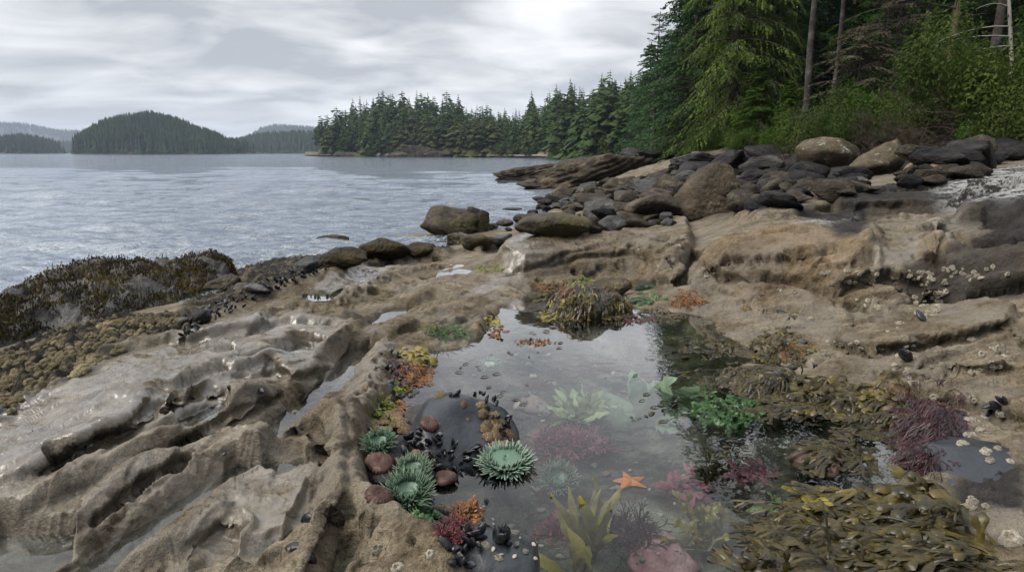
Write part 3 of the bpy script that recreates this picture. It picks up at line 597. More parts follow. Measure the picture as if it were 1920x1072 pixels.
def rock_material():
    t = NT('sandstone_rock'); co = t.coord(kind='World')
    A = t.attr('mask_a'); B = t.attr('mask_b'); sa = t.n('ShaderNodeSeparateColor'); t.l(A.outputs['Color'], sa.inputs[0]); sb = t.n('ShaderNodeSeparateColor'); t.l(B.outputs['Color'], sb.inputs[0])
    barn, dark, under, wet = sa.outputs[0], sa.outputs[1], sa.outputs[2], A.outputs['Alpha']
    lich, ochre, sand, alg = sb.outputs[0], sb.outputs[1], sb.outputs[2], B.outputs['Alpha']
    nbig = t.noise(co, 1.6, 5, .6, .4); nmid = t.noise(co, 7, 6, .65); nfin = t.noise(co, 60, 4, .65); n22 = t.noise(co, 22, 5, .7); ngr = t.noise(co, 240, 2, .6)
    dry = t.ramp(nbig, [(.3, (.19, .155, .098)), (.5, (.32, .268, .178)), (.68, (.46, .395, .285))])
    dry = t.mix(t.ramp(nmid, [(.36, 0), (.58, 1)]), t.mix(.5, dry, (.085, .062, .036)), dry)
    dry = t.mix(t.math('MULTIPLY', t.ramp(nmid, [(.5, 0), (.7, 1)]), .35), dry, (.30, .27, .22))
    # bands of bedding
    bd = t.coord((1.2, 3.2, 9), (0, 0, R(25)), 'World'); band = t.noise(bd, 1.7, 4, .6, .6)
    dry = t.mix(t.ramp(band, [(.42, .55), (.56, 0)]), dry, (.135, .10, .065))
    wetc = t.mix(.7, dry, t.ramp(nmid, [(.35, (.050, .040, .027)), (.65, (.155, .130, .096))]))
    st = t.coord((1.6, 6.5, 4), (0, 0, R(-66)), 'World'); stn = t.noise(st, 2.2, 6, .65, .5)
    wn_ = t.math('MULTIPLY', wet, t.ramp(t.math('ADD', t.math('MULTIPLY', t.noise(co, 4.5, 5, .6), .5), t.math('MULTIPLY', stn, .5)), [(.40, .15), (.46, 1)]))
    dry = t.mix(t.ramp(stn, [(.36, .6), (.52, 0)]), dry, (.085, .062, .040))
    dry = t.mix(t.math('MULTIPLY', t.ramp(nfin, [(.35, 1), (.5, 0)]), .5), dry, (.07, .052, .035)); dry = t.mix(t.math('MULTIPLY', t.ramp(n22, [(.34, 1), (.45, 0)]), .6), dry, (.05, .038, .026)); dry = t.mix(t.math('MULTIPLY', t.ramp(n22, [(.56, 0), (.68, 1)]), .5), dry, (.42, .36, .27)); dry = t.mix(t.math('MULTIPLY', t.ramp(t.noise(co, 2.8, 5, .6), [(.45, 0), (.6, 1)]), .5), dry, (.30, .275, .24))
    col = t.mix(wn_, dry, wetc)
    # tan-orange patches
    och = t.ramp(nmid, [(.3, (.24, .15, .075)), (.7, (.42, .29, .17))])
    col = t.mix(t.math('MULTIPLY', ochre, t.ramp(nbig, [(.35, .2), (.6, .9)])), col, och)
    # black weathered rock
    dk = t.ramp(nmid, [(.3, (.020, .018, .018)), (.55, (.048, .044, .042)), (.75, (.10, .09, .08))])
    dm = t.math('MULTIPLY', dark, t.ramp(t.math('ADD', t.math('MULTIPLY', nmid, .6), t.math('MULTIPLY', nbig, .5)), [(.38, .55), (.52, 1)]))
    col = t.mix(dm, col, dk)
    # white lichen
    ln = t.math('ADD', t.math('MULTIPLY', t.noise(co, 5, 6, .7), .7), t.math('MULTIPLY', t.noise(co, 30, 4, .6), .3))
    lm = t.math('MULTIPLY', t.ramp(ln, [(.465, 0), (.53, 1)]), lich)
    col = t.mix(t.math('MULTIPLY', lm, .85), col, (.50, .50, .49))
    # barnacle crust
    bv = t.vor(co, 60); bn = t.ramp(bv, [(.05, (.03, .026, .02)), (.28, (.25, .21, .13)), (.6, (.10, .082, .05))])
    bn = t.mix(t.ramp(t.noise(co, 5, 4, .6), [(.47, .97), (.60, 0)]), bn, (.014, .013, .012))
    col = t.mix(barn, col, bn)
    # pool floor
    uf = t.ramp(t.noise(co, 5, 6, .7), [(.32, (.045, .045, .05)), (.46, (.13, .13, .12)), (.58, (.28, .27, .22)), (.70, (.55, .53, .46))])
    sp = t.ramp(t.vor(co, 26), [(.10, 1), (.16, 0)])
    uf = t.mix(t.math('MULTIPLY', sp, t.ramp(t.noise(co, 3, 3, .6), [(.5, 0), (.6, .9)])), uf, (.42, .37, .30))
    uf = t.mix(t.ramp(t.noise(co, 2.4, 4, .6), [(.52, 0), (.64, .8)]), uf, (.075, .022, .028))
    uf = t.mix(t.math('MULTIPLY', sand, t.ramp(t.noise(co, 8, 5, .6), [(.3, .3), (.5, 1)])), uf, t.ramp(ngr, [(.3, (.32, .32, .25)), (.55, (.52, .52, .42)), (.75, (.8, .8, .7))]))
    uf = t.mix(t.math('MULTIPLY', alg, .6), uf, t.ramp(t.noise(co, 9, 5, .7), [(.35, (.018, .018, .006)), (.6, (.07, .065, .014)), (.75, (.12, .085, .02))]))
    col = t.mix(under, col, uf)
    gr_ = t.math('MULTIPLY', t.ramp(ngr, [(.36, 1), (.52, 0)]), .5); col = t.mix(gr_, col, t.mix(1., col, (.42, .40, .38), 'MULTIPLY'))
    hl_ = t.ramp(t.vor(st, 2.2, 'DISTANCE_TO_EDGE'), [(.0, 1), (.012, 0)]); col = t.mix(t.math('MULTIPLY', hl_, t.math('MULTIPLY', t.ramp(nbig, [(.5, 0), (.58, .8)]), t.math('SUBTRACT', 1.0, under))), col, (.03, .024, .018))
    # a splash-line of brown-green film just above the water
    rgh = t.math('SUBTRACT', t.ramp(nmid, [(.3, .62), (.7, .80)]), t.math('MULTIPLY', wn_, .50))
    rgh = t.math('SUBTRACT', rgh, t.math('MULTIPLY', dark, .10))
    h = t.math('ADD', t.math('ADD', t.math('MULTIPLY_ADD', stn, .35, t.math('MULTIPLY', nmid, .45)), t.math('MULTIPLY_ADD', n22, .5, t.math('MULTIPLY', nfin, .25))), t.math('MULTIPLY', ngr, .06))
    nr = t.bump(h, 1.0, .045); t.l(t.math('MULTIPLY_ADD', wn_, -.78, 1.0), nr.node.inputs['Strength'])
    return t.done(t.principled(col, rgh, nr, t.math('MULTIPLY_ADD', wn_, .75, .14), t.math('MULTIPLY', wn_, t.ramp(stn, [(.40, .1), (.58, .9)]))))
M_ROCK = rock_material()
shore = mesh_np('rock_shore', P3.reshape(-1, 3), SHORE_F, M_ROCK, True, None, {'mask_a': ('FLOAT_COLOR', maskA), 'mask_b': ('FLOAT_COLOR', maskB)})
tag(shore, 'wet tan honeycombed sandstone shelf with gullies around the tide pool', 'rock shore', kind='structure')

# ------------------------------------------------------------------ water
def still_water_mat(name, tint, ripple=.02):
    t = NT(name); co = t.coord(kind='World')
    nr = t.bump(t.noise(co, 9, 2, .5), ripple, .02)
    fr = t.n('ShaderNodeFresnel'); fr.inputs[0].default_value = 1.5; t.l(nr, fr.inputs[1])
    tr = t.n('ShaderNodeBsdfTransparent'); tr.inputs[0].default_value = (*tint, 1)
    gl = t.n('ShaderNodeBsdfGlossy'); gl.inputs['Roughness'].default_value = .0; gl.inputs[0].default_value = (1, 1, 1, 1); t.l(nr, gl.inputs['Normal'])
    mx = t.n('ShaderNodeMixShader'); t.l(t.math('MULTIPLY_ADD', fr.outputs[0], 2.45, -.125, clamp=True), mx.inputs[0]); t.l(tr.outputs[0], mx.inputs[1]); t.l(gl.outputs[0], mx.inputs[2])
    return t.done(mx.outputs[0])
M_POOLW = still_water_mat('clear_pool_water', (.90, .95, .95), .06)
def water_sheet(name, P, z, label=None, mat=None, n=44, reach=.45):
    """a still sheet filling the hollow: the part of the ground below z that joins the outline, plus one cell the rock hides"""
    P = PB(P) if not isinstance(P, np.ndarray) else P
    x0, y0 = P.min(0) - reach; x1, y1 = P.max(0) + reach
    st = max((x1 - x0), (y1 - y0)) / n; xs = np.arange(x0, x1 + st, st); ys = np.arange(y0, y1 + st, st)
    X, Y = np.meshgrid(xs, ys); low = height(X, Y) < z + .004; ok = low & inside(P, X, Y)
    for _ in range(int(reach / st) + 1):
        g = ok.copy(); g[1:] |= ok[:-1]; g[:-1] |= ok[1:]; g[:, 1:] |= ok[:, :-1]; g[:, :-1] |= ok[:, 1:]; ok = g & low | ok
    g = ok.copy()
    for dx in (-1, 0, 1):
        for dy in (-1, 0, 1): g |= np.roll(np.roll(ok, dx, 1), dy, 0)
    i = np.arange(len(ys) - 1)[:, None] * len(xs) + np.arange(len(xs) - 1)[None]
    q = np.stack([i, i + 1, i + len(xs) + 1, i + len(xs)], -1).reshape(-1, 4); q = q[g.ravel()[q].all(1)]
    if not len(q): return
    V = np.stack([X, Y, np.full_like(X, z)], -1).reshape(-1, 3); us, inv = np.unique(q, return_inverse=True)
    o = mesh_np(name, V[us], inv.reshape(-1, 4), mat or M_POOLW, True); tag(o, label, 'tide pool', kind='structure'); return o
water_sheet('pool_water', POOL, 0.0, n=110, label='large clear tide pool reflecting the grey sky')
def puddle(poly, z=None, label='shallow puddle left in the sandstone shelf', pct=35, dz=0.):
    P = PB(poly)
    if z is None:
        m = _bbox(P, 0); mm = inside(P, GX[m], GY[m]); hh = H[m][mm]
        if not len(hh): print('EMPTY PUDDLE', poly[0], P[0]); return
        z = float(np.percentile(hh, pct)) + dz
    water_sheet('puddle_water', P, z, label=label, n=40, reach=.12)
puddle([(690,625),(700,645),(640,700),(600,730),(555,765),(510,790),(470,810),(455,800),(510,755),(560,725),(610,680),(650,640)], .004)
puddle([(470,825),(440,860),(380,900),(300,965),(230,1020),(150,1080),(90,1085),(200,1000),(300,925),(380,870),(430,830)], -.028)
puddle([(430,740),(380,795),(250,825),(120,875),(70,885),(80,860),(200,825),(320,770)], .055)
puddle([(-80,1030),(-60,990),(60,985),(150,985),(120,1015),(0,1040)], -.022)
puddle([(600,630),(590,650),(530,675),(470,675),(450,660),(520,640)], .088)
puddle([(835,540),(820,565),(740,590),(680,600),(700,580),(780,550)], pct=50)
puddle([(925,488),(915,500),(850,520),(838,512),(850,498),(880,490)], .03)
puddle([(680,530),(660,555),(600,565),(590,550),(640,535)], pct=68)
puddle([(560,985),(540,1010),(470,1050),(440,1045),(500,1000)], pct=40)
puddle([(690,985),(670,1072),(600,1090),(630,1010)], pct=45)
puddle([(590,830),(570,860),(520,860),(510,830),(560,815)], pct=45)

# sea: one sheet to the horizon, real waves near, bump beyond
def sea():
    nx, ny = (420, 420) if QUICK else (640, 620)
    t = np.linspace(-1.7, 1.7, nx); s = np.linspace(0, 1, ny); p = -.75
    y = (3.2 ** p + s * (4200. ** p - 3.2 ** p)) ** (1 / p); Yg = np.repeat(y[:, None], nx, 1); Xg = t[None] * Yg
    dy = np.gradient(y)[:, None]; Z = np.zeros_like(Xg); r = np.random.default_rng(3)
    dx = 3.4 / nx * Yg; px = np.maximum(dx, dy)
    for lam in np.geomspace(.28, 6., 30):
        a = R(-100) + r.normal(0, .42); k = 2 * np.pi / lam; ph = r.uniform(0, 6.28); amp = .0125 * lam ** .78
        kx, ky = math.cos(a) * k, math.sin(a) * k
        w = kx * Xg + ky * Yg + ph + 1.1 * n2(Xg / (lam * 2.2), Yg / (lam * 2.2), int(lam * 100))
        Z += amp * (2 * ((np.sin(w) + 1) / 2) ** 1.35 - 1) * sst(2.2, 5., lam / px) * (.45 + .8 * (n2(Xg * .22, Yg * .22, 77) * .5 + .5))
    d = height(np.clip(Xg, -1.19 * Yg, 1.19 * Yg), np.clip(Yg, Y0, Y1)); near = np.where((Yg < 40) & (abs(Xg) < 1.15 * Yg), .55 * sst(-.62, -.44, d), 0)
    for (fx, fy, fr, fz) in FOAM: near = np.maximum(near, np.exp(-(((Xg - fx) ** 2 + (Yg - fy) ** 2) / fr ** 2)) * fz)
    Z = Z * (1 - .35 * near) + near * .035 * fbm(Xg * 2.5, Yg * 2.5, 4, 90)
    i = np.arange(ny - 1)[:, None] * nx + np.arange(nx - 1)[None]
    m = NT('sea_water'); co = m.coord(kind='World'); fo = m.attr('foam').outputs['Fac']
    cs = m.coord((1, 2.4, 1), (0, 0, R(12)), 'World')
    bn = m.math('ADD', m.math('MULTIPLY', m.noise(cs, 1.5, 4, .6, .6), 1.), m.math('MULTIPLY', m.noise(cs, 6, 4, .6, .4), .4))
    nr = m.bump(bn, .75, .14)
    f1 = m.math('ADD', m.math('MULTIPLY', m.noise(co, 3.0, 6, .65, 1.5), .6), m.math('MULTIPLY', m.noise(co, 16, 4, .6, 1.), .4))
    fm = m.ramp(m.math('MULTIPLY_ADD', fo, .30, m.math('SUBTRACT', f1, .27)), [(.47, 0), (.58, 1)])
    fm = m.math('MULTIPLY', fm, m.ramp(fo, [(.1, 0), (.4, 1)]))
    colr = m.mix(m.math('MULTIPLY', fm, .9), (.009, .018, .024), (.50, .54, .56))
    rg = m.math('MULTIPLY_ADD', fm, .5, .06)
    fr = m.n('ShaderNodeFresnel'); fr.inputs[0].default_value = 1.45; m.l(nr, fr.inputs[1])
    gl = m.n('ShaderNodeBsdfGlossy'); m.l(rg, gl.inputs['Roughness']); m.l(nr, gl.inputs['Normal']); gl.inputs[0].default_value = (.86, .92, 1, 1)
    di = m.n('ShaderNodeBsdfDiffuse'); m.l(colr, di.inputs[0])
    fk = m.math('MULTIPLY_ADD', fr.outputs[0], 1.65, .07, clamp=True); fk = m.math('MULTIPLY', fk, m.math('SUBTRACT', 1.0, fm))
    mx = m.n('ShaderNodeMixShader'); m.l(fk, mx.inputs[0]); m.l(di.outputs[0], mx.inputs[1]); m.l(gl.outputs[0], mx.inputs[2])
    mat = m.done(mx.outputs[0])
    o = mesh_np('sea', np.stack([Xg, Yg, Z + SEA], -1).reshape(-1, 3), np.stack([i, i + 1, i + nx + 1, i + nx], -1).reshape(-1, 4), mat, True, None, {'foam': ('FLOAT', near)})
    tag(o, 'grey rippled sea reaching to the horizon', 'sea', kind='structure')
FOAM = [(*WZ(600, 480, SEA)[:2], .9, .9), (*WZ(700, 465, SEA)[:2], .7, .8), (*WZ(505, 474, SEA)[:2], .8, .8), (*WZ(800, 460, SEA)[:2], .6, 1.), (*WZ(490, 500, SEA)[:2], .5, 1.), (*WZ(20, 600, SEA)[:2], .4, .3)]
sea()
# ------------------------------------------------------------------ conifers
M_BARK = mat_simple('bark', (.03, .025, .021), (.085, .075, .066), 3, .9, .8, 14, .05, c3=(.19, .175, .16))
M_NEEDLE = mat_leaf('needles_dark', (.024, .058, .020), (.055, .12, .040), (.10, .17, .05), 2.5, .6, .25, .28)
M_NEEDLE_FAR = mat_leaf('needles_far', (.026, .050, .014), (.054, .094, .024), (.10, .145, .038), .35, .7, .2, .38)
M_OLIVE = mat_leaf('needles_olive', (.03, .045, .012), (.07, .085, .024), (.11, .12, .036), .5, .6, .25, .25)
M_CEDAR = mat_leaf('cedar_sprays', (.045, .085, .014), (.11, .17, .028), (.20, .26, .05), 1.0, .55, .35, .12)
M_FRESH = mat_leaf('bright_sprays', (.03, .07, .008), (.075, .15, .014), (.14, .23, .03), 1.4, .5, .4, .15)
def conifer_crown(seed, whorls, nbr, rmax, droop, start=.12, width=.2, power=.85, ragged=.3, lean=0):
    """unit-height crown of flat drooping boughs with toothed edges"""
    r_ = np.random.default_rng(seed); mb = MB()
    for i in range(whorls):
        f = i / whorls; z = start + (1 - start) * f ** .92
        R_ = rmax * (1 - f) ** power * (1 if f > .12 else .75 + 2 * f)
        n = max(4, int(nbr * (1 - .5 * f))); a0 = r_.uniform(0, 6.28)
        for k in range(n):
            a = a0 + 6.283 * k / n + r_.normal(0, .25); L = max(.008, R_ * (1 + r_.normal(0, ragged)));
            d = np.array([math.cos(a), math.sin(a), 0]); s = np.array([-d[1], d[0], 0]); dz = droop * r_.uniform(.6, 1.4)
            zz = z + r_.normal(0, .008); W = width * L * r_.uniform(.7, 1.3) + .004
            p0 = np.array([0, 0, zz]); p1 = p0 + d * L * .5 + [0, 0, -dz * L * .25]; p2 = p0 + d * L + [0, 0, -dz * L * .8]
            V = [p0, p1 + s * W + [0, 0, -W * .7], p1 + [0, 0, W * .15], p1 - s * W + [0, 0, -W * .7], p2 + s * W * .35, p2 - s * W * .4, p2 + d * L * .12 - [0, 0, L * .1], p1 * .55 + p2 * .45 + s * W * 1.35 - [0, 0, W], p1 * .55 + p2 * .45 - s * W * 1.35 - [0, 0, W]]
            mb.add(V, [(0, 1, 2), (0, 2, 3), (2, 4, 6), (2, 6, 5), (1, 7, 2), (2, 8, 3), (7, 4, 2), (5, 8, 2)])
    return mb
def trunk_mb(h, r0, seed=0, wob=.01, top=.15, k=7):
    r_ = np.random.default_rng(seed); z = np.linspace(0, 1, 9); P = np.stack([np.cumsum(r_.normal(0, wob, 9)), np.cumsum(r_.normal(0, wob, 9)), z], -1); P[0, :2] = 0
    return MB().tube(P * h, r0 * (1 - (1 - top) * z) * (1 + .35 * np.exp(-z * 14)), k)
protos = []
for i, (wh, nb, rm, dr, st, wd, pw) in enumerate([(20, 8, .17, .55, .10, .22, .85), (18, 8, .21, .8, .08, .24, .75), (22, 7, .14, .45, .14, .22, .8), (16, 7, .20, .35, .22, .26, .6), (20, 8, .24, .7, .05, .22, .9), (13, 6, .16, .2, .35, .30, .5)]):
    e = empty('conifer_tree', (0, 0, 0)); trunk_mb(1, .014, i, .003).build('trunk', M_BARK, e); conifer_crown(100 + i, wh, nb, rm, dr, st, wd, pw, .25 + .04 * i).build('crown', M_NEEDLE_FAR, e, smooth=False); protos.append(e)
olive = []
for i in range(2):
    e = empty('conifer_tree', (0, 0, 0)); trunk_mb(1, .016, 20 + i, .004).build('trunk', M_BARK, e); conifer_crown(200 + i, 17, 8, .22, .75, .08, .25, .7, .35).build('crown', M_OLIVE, e, smooth=False); olive.append(e)
used = set()
def plant(proto, loc, h, rz, label, group, wide=1., lean=(0, 0)):
    e = proto if proto.name not in used else copy_tree(proto); used.add(proto.name)
    e.location = loc; e.scale = (h * wide, h * wide, h); e.rotation_euler = (lean[0], lean[1], rz); tag(e, label, 'tree', group); return e

# ------------------------------------------------------------------ the far land
M_HILL = mat_simple('forest_ground', (.015, .022, .012), (.035, .04, .02), .05, .9, .2, .2, .3, kind='Object')
M_SHORE_ROCK = mat_simple('shore_rock', (.02, .018, .016), (.07, .06, .048), .35, .8, 1., 1.5, .6, c3=(.19, .16, .13))
def xy(px, d): return ((px - 960) / F * CP * d, d)
HEAD_PX = [560, 590, 600, 660, 740, 800, 900, 960, 1000, 1060, 1120, 1180, 1230, 1300]
HEAD_D0 = [330, 310, 300, 285, 250, 255, 240, 225, 205, 165, 135, 105, 84, 60]
SKY_PX = [575, 595, 606, 636, 666, 680, 723, 758, 785, 805, 840, 861, 886, 895, 914, 946, 968, 985, 996, 1010, 1028, 1042, 1067, 1092, 1110, 1124, 1138, 1160, 1177, 1195, 1240, 1300]
SKY_Y = [270, 240, 217, 201, 185, 181, 171, 172, 171, 176, 173, 178, 203, 197, 196, 203, 204, 206, 172, 198, 174, 160, 150, 167, 168, 141, 135, 158, 137, 142, 140, 140]
def head_h(px, dd):
    """land height at picture column px, dd metres behind the shore"""
    d0 = np.interp(px, HEAD_PX, HEAD_D0); ys = np.interp(px, SKY_PX, SKY_Y); back = d0 + 95
    Ht = np.maximum(1.4 + .953 * (286 - ys) * back / F - 22, 3.0) * sst(585, 650, px)
    f = sst(4, 80, dd); return -1.5 + 3.1 * sst(-3, 7, dd) + Ht * f
def headland():
    px = np.linspace(572, 1300, 150); dd = np.array([-8, -5, -3, -1.5, 0, 1.5, 3, 5, 8, 12, 18, 25, 35, 45, 60, 75, 90, 110, 140, 170.])
    Px, D = np.meshgrid(px, dd); d0 = np.interp(Px, HEAD_PX, HEAD_D0); Y = d0 + D; X = (Px - 960) / F * CP * Y
    Z = head_h(Px, D) + SEA * .5 + 1.1 * fbm(X * .11, Y * .11, 4, 5) * sst(-3, 4, D) + .5 * fbm(X * .6, Y * .6, 3, 6) * sst(-4, 2, D) * sst(20, 8, D)
    i = np.arange(len(dd) - 1)[:, None] * len(px) + np.arange(len(px) - 1)[None]
    t = NT('headland_ground'); co = t.coord(kind='World'); z = t.n('ShaderNodeSeparateXYZ'); g = t.n('ShaderNodeNewGeometry'); t.l(g.outputs['Position'], z.inputs[0])
    n = t.noise(co, .4, 5, .6); hgt = t.math('MULTIPLY_ADD', n, 2.2, t.math('SUBTRACT', z.outputs[2], 1.1))
    col = t.ramp(t.math('MULTIPLY_ADD', hgt, .22, .2), [(.14, (.018, .017, .016)), (.22, (.06, .052, .045)), (.34, (.20, .165, .125)), (.50, (.11, .09, .06)), (.62, (.03, .04, .018))])
    m = t.done(t.principled(col, .85, t.bump(t.noise(co, 1.2, 5, .6), .8, .5)))
    o = mesh_np('headland_ground', np.stack([X, Y, Z], -1).reshape(-1, 3), np.stack([i, i + 1, i + len(px) + 1, i + len(px)], -1).reshape(-1, 4), m, True)
    tag(o, 'wooded headland with a thin rocky shore across the bay', 'headland', kind='structure')
headland()
rt = np.random.default_rng(12)
def hz(px, dd): return float(head_h(np.array([px]), np.array([dd]))[0]) - .4
# skyline trees, read off the photograph's profile
for px, y in zip(SKY_PX[1:-2], SKY_Y[1:-2]):
    dd = rt.uniform(75, 95) if 640 < px else rt.uniform(5, 14); d = np.interp(px, HEAD_PX, HEAD_D0) + dd; z = hz(px, dd); top = 1.4 + .953 * (286 - y) * d / F
    plant(protos[rt.integers(0, 6)], (*xy(px, d), z), max(9, top - z), rt.uniform(0, 6.28), 'tall dark conifer whose tip makes the skyline of the headland across the bay', 'skyline conifers of the headland', 1.0)
rows = [(3, 12.5, .62, 'dark conifer in the front row above the rocks of the far headland', 'front row conifers of the headland'), (16, 13., .80, 'dark conifer in the second rank of trees on the far headland', 'second rank conifers of the headland'),
        (34, 14.5, .93, 'dark conifer halfway up the slope of the far headland', 'mid slope conifers of the headland'), (56, 15.5, 1., 'dark conifer high on the slope of the far headland', 'upper slope conifers of the headland'), (80, 18, 1., 'dark conifer along the crest of the far headland', 'crest conifers of the headland')]
for k, (dd, sp, hf, lb, gp) in enumerate(rows):
    px = 600 + rt.uniform(0, sp) + k * 4
    while px < 1205:
        q = dd + rt.uniform(-3, 6); d = np.interp(px, HEAD_PX, HEAD_D0) + q; z = hz(px, q)
        lim = 1.4 + .953 * (286 - np.interp(px, SKY_PX, SKY_Y) - rt.uniform(2, 18)) * d / F - z
        h = min(rt.uniform(15, 25) * hf, max(7, lim))
        pr = olive[rt.integers(0, 2)] if (k == 0 and 730 < px < 905 and rt.random() < .75) or (rt.random() < .07 and px < 1000) else protos[rt.integers(0, 6)]
        if k == 0 and 930 < px < 1050: h *= .55
        plant(pr, (*xy(px, d), z), h, rt.uniform(0, 6.28), lb if pr in protos else lb.replace('dark', 'olive green'), gp, rt.uniform(1.15, 1.75))
        px += sp * rt.uniform(.7, 1.3) * (1.0 if px < 1000 else 1.25)
def blob_rock(seed, sub=4, ang=.5, n_planes=9, rough=.12):
    """a boulder: sphere cut by random planes, then worn"""
    bm = bmesh.new(); bmesh.ops.create_icosphere(bm, subdivisions=sub, radius=1.); r_ = np.random.default_rng(seed)
    V = np.array([v.co[:] for v in bm.verts]); Fc = np.array([[v.index for v in f.verts] for f in bm.faces]); bm.free()
    for _ in range(n_planes):
        n = r_.normal(size=3); n /= np.linalg.norm(n); c = r_.uniform(.55, .92); e = V @ n - c; V -= np.outer(np.maximum(e, 0) * (ang + .35), n) if ang < .65 else np.outer(np.maximum(e, 0), n)
    N = V / np.linalg.norm(V, axis=1)[:, None]
    o = r_.uniform(0, 50); q = V + o
    n3 = lambda s, sd: (n2(q[:, 0] * s + q[:, 2] * .7 * s, q[:, 1] * s, sd) + n2(q[:, 1] * s + 9, q[:, 2] * s + q[:, 0] * .5 * s, sd + 1) + n2(q[:, 2] * s, q[:, 0] * s + 5, sd + 2)) / 3
    V = V + N * (rough * n3(1.3, 1) + rough * .55 * n3(3.1, 7) + rough * .28 * n3(7, 9) + rough * .14 * n3(16, 11))[:, None]
    return V, Fc
def hull_rock(pts, sub=4, k=22., rough=.05, seed=0):
    """a rock with flat faces and worn edges: sphere directions cut by the hull of the points"""
    bm = bmesh.new(); P = np.array(pts, float); c0 = P.mean(0); [bm.verts.new(p) for p in P - c0]; bmesh.ops.convex_hull(bm, input=bm.verts[:]); bm.normal_update()
    N = np.array([f.normal[:] for f in bm.faces]); C = np.array([f.calc_center_median()[:] for f in bm.faces]); bm.free(); off = (N * C).sum(1); s = np.sign(off); N = N * s[:, None]; off = abs(off)
    bm = bmesh.new(); bmesh.ops.create_icosphere(bm, subdivisions=sub, radius=1.); D = np.array([v.co[:] for v in bm.verts]); Fc = np.array([[v.index for v in f.verts] for f in bm.faces]); bm.free()
    q = D @ N.T; t = np.where(q > 1e-3, off[None] / np.maximum(q, 1e-3), 50.); sc = np.median(t.min(1)); t = np.minimum(t, 6 * sc) / sc; m = t.min(1); r = (m - np.log(np.exp(-k * (t - m[:, None])).sum(1)) / k) * sc
    V = D * r[:, None]; w = V / sc + seed * 3.1
    n3 = lambda f, sd: (n2(w[:, 0] * f + w[:, 2] * .7 * f, w[:, 1] * f, sd) + n2(w[:, 1] * f + 9, w[:, 2] * f, sd + 1) + n2(w[:, 2] * f, w[:, 0] * f + 5, sd + 2)) / 3
    return V + D * (sc * rough * (n3(1.7, 1) + .6 * n3(4.5, 5) + .4 * n3(11, 9) + .25 * n3(25, 13)))[:, None] + c0, Fc
def rand_rock(seed, n=12, **k):
    r_ = np.random.default_rng(seed); p = r_.normal(size=(n, 3)); p /= np.linalg.norm(p, axis=1)[:, None]; return hull_rock(p * r_.uniform(.75, 1.1, (n, 1)), seed=seed % 17, **k)
# rocky knoll and pale shore rocks of the headland
for px, dd, s, lb in [(782, -1, (20, 7, 8.5), 'brown rocky knoll at the water in front of the olive headland trees'), (822, -3, (12, 5, 5), 'low grey rock beside the knoll of the far headland'), (742, -3, (10, 4, 3.5), 'flat pale rock left of the knoll on the far headland'), (650, -2, (12, 5, 4.5), 'pale rock hump at the left shore of the far headland'), (600, -6, (16, 4, 1.3), 'low dark rock shelf at the tip of the far headland')]:
    V, Fc = blob_rock(int(px), 4, .5, 10, .2); d = np.interp(px, HEAD_PX, HEAD_D0) + dd
    o = mesh_np('shore_rock', V * np.array(s) * .5, Fc, M_SHORE_ROCK); o.location = (*xy(px, d), SEA + s[2] * .12); tag(o, lb, 'rock')
# light shrubs at the headland's foot
def leaf_cloud(seed, n, size, lobes=7, flat=.75, up=.5):
    r_ = np.random.default_rng(seed); C = r_.normal(0, .42, (lobes, 3)); C[:, 2] = abs(C[:, 2]) * flat + .3; rad = r_.uniform(.28, .5, lobes)
    k = r_.integers(0, lobes, n); d = r_.normal(size=(n, 3)); d /= np.linalg.norm(d, axis=1)[:, None]; P = C[k] + d * (rad[k] * r_.uniform(.55, 1.08, n))[:, None]
    P[:, 2] = abs(P[:, 2])
    nn = d + r_.normal(0, .6, (n, 3)) + [0, 0, up]; nn /= np.linalg.norm(nn, axis=1)[:, None]; t1 = np.cross(nn, r_.normal(size=(n, 3))); t1 /= np.linalg.norm(t1, axis=1)[:, None]; t2 = np.cross(nn, t1)
    s = (size * r_.uniform(.6, 1.3, n))[:, None]
    V = np.stack([P - t1 * s, P + t2 * s * .45 + nn * s * .1, P + t1 * s, P - t2 * s * .45 + nn * s * .1], 1).reshape(-1, 3)
    return V, np.arange(n * 4).reshape(-1, 4)
M_SHRUB_FAR = mat_leaf('shrub_far', (.03, .05, .012), (.06, .09, .022), (.10, .13, .04), .5, .6, .3, .25)
sh = None
for px, dd, s in [(975, 2, 5.5), (965, 9, 6), (1000, 4, 4), (1060, 4, 6), (1075, 8, 5), (1110, 3, 5.), (1150, 3, 4), (1165, 6, 5), (745, 4, 5), (835, 1, 5), (700, 3, 4), (945, 5, 5), (1190, 3, 4), (860, 3, 4)]:
    d = np.interp(px, HEAD_PX, HEAD_D0) + dd
    if sh is None: V, Fc = leaf_cloud(5, 1500, .09); sh = mesh_np('shrub', V, Fc, M_SHRUB_FAR, False); e = sh
    else: e = sh.copy(); COL.objects.link(e)
    e.location = (*xy(px, d), hz(px, dd) - .3); e.scale = (s * .8, s * .8, s * .7); e.rotation_euler = (0, 0, px); tag(e, 'light green shrub at the foot of the conifers on the far headland', 'shrub', 'shrubs along the headland shore')
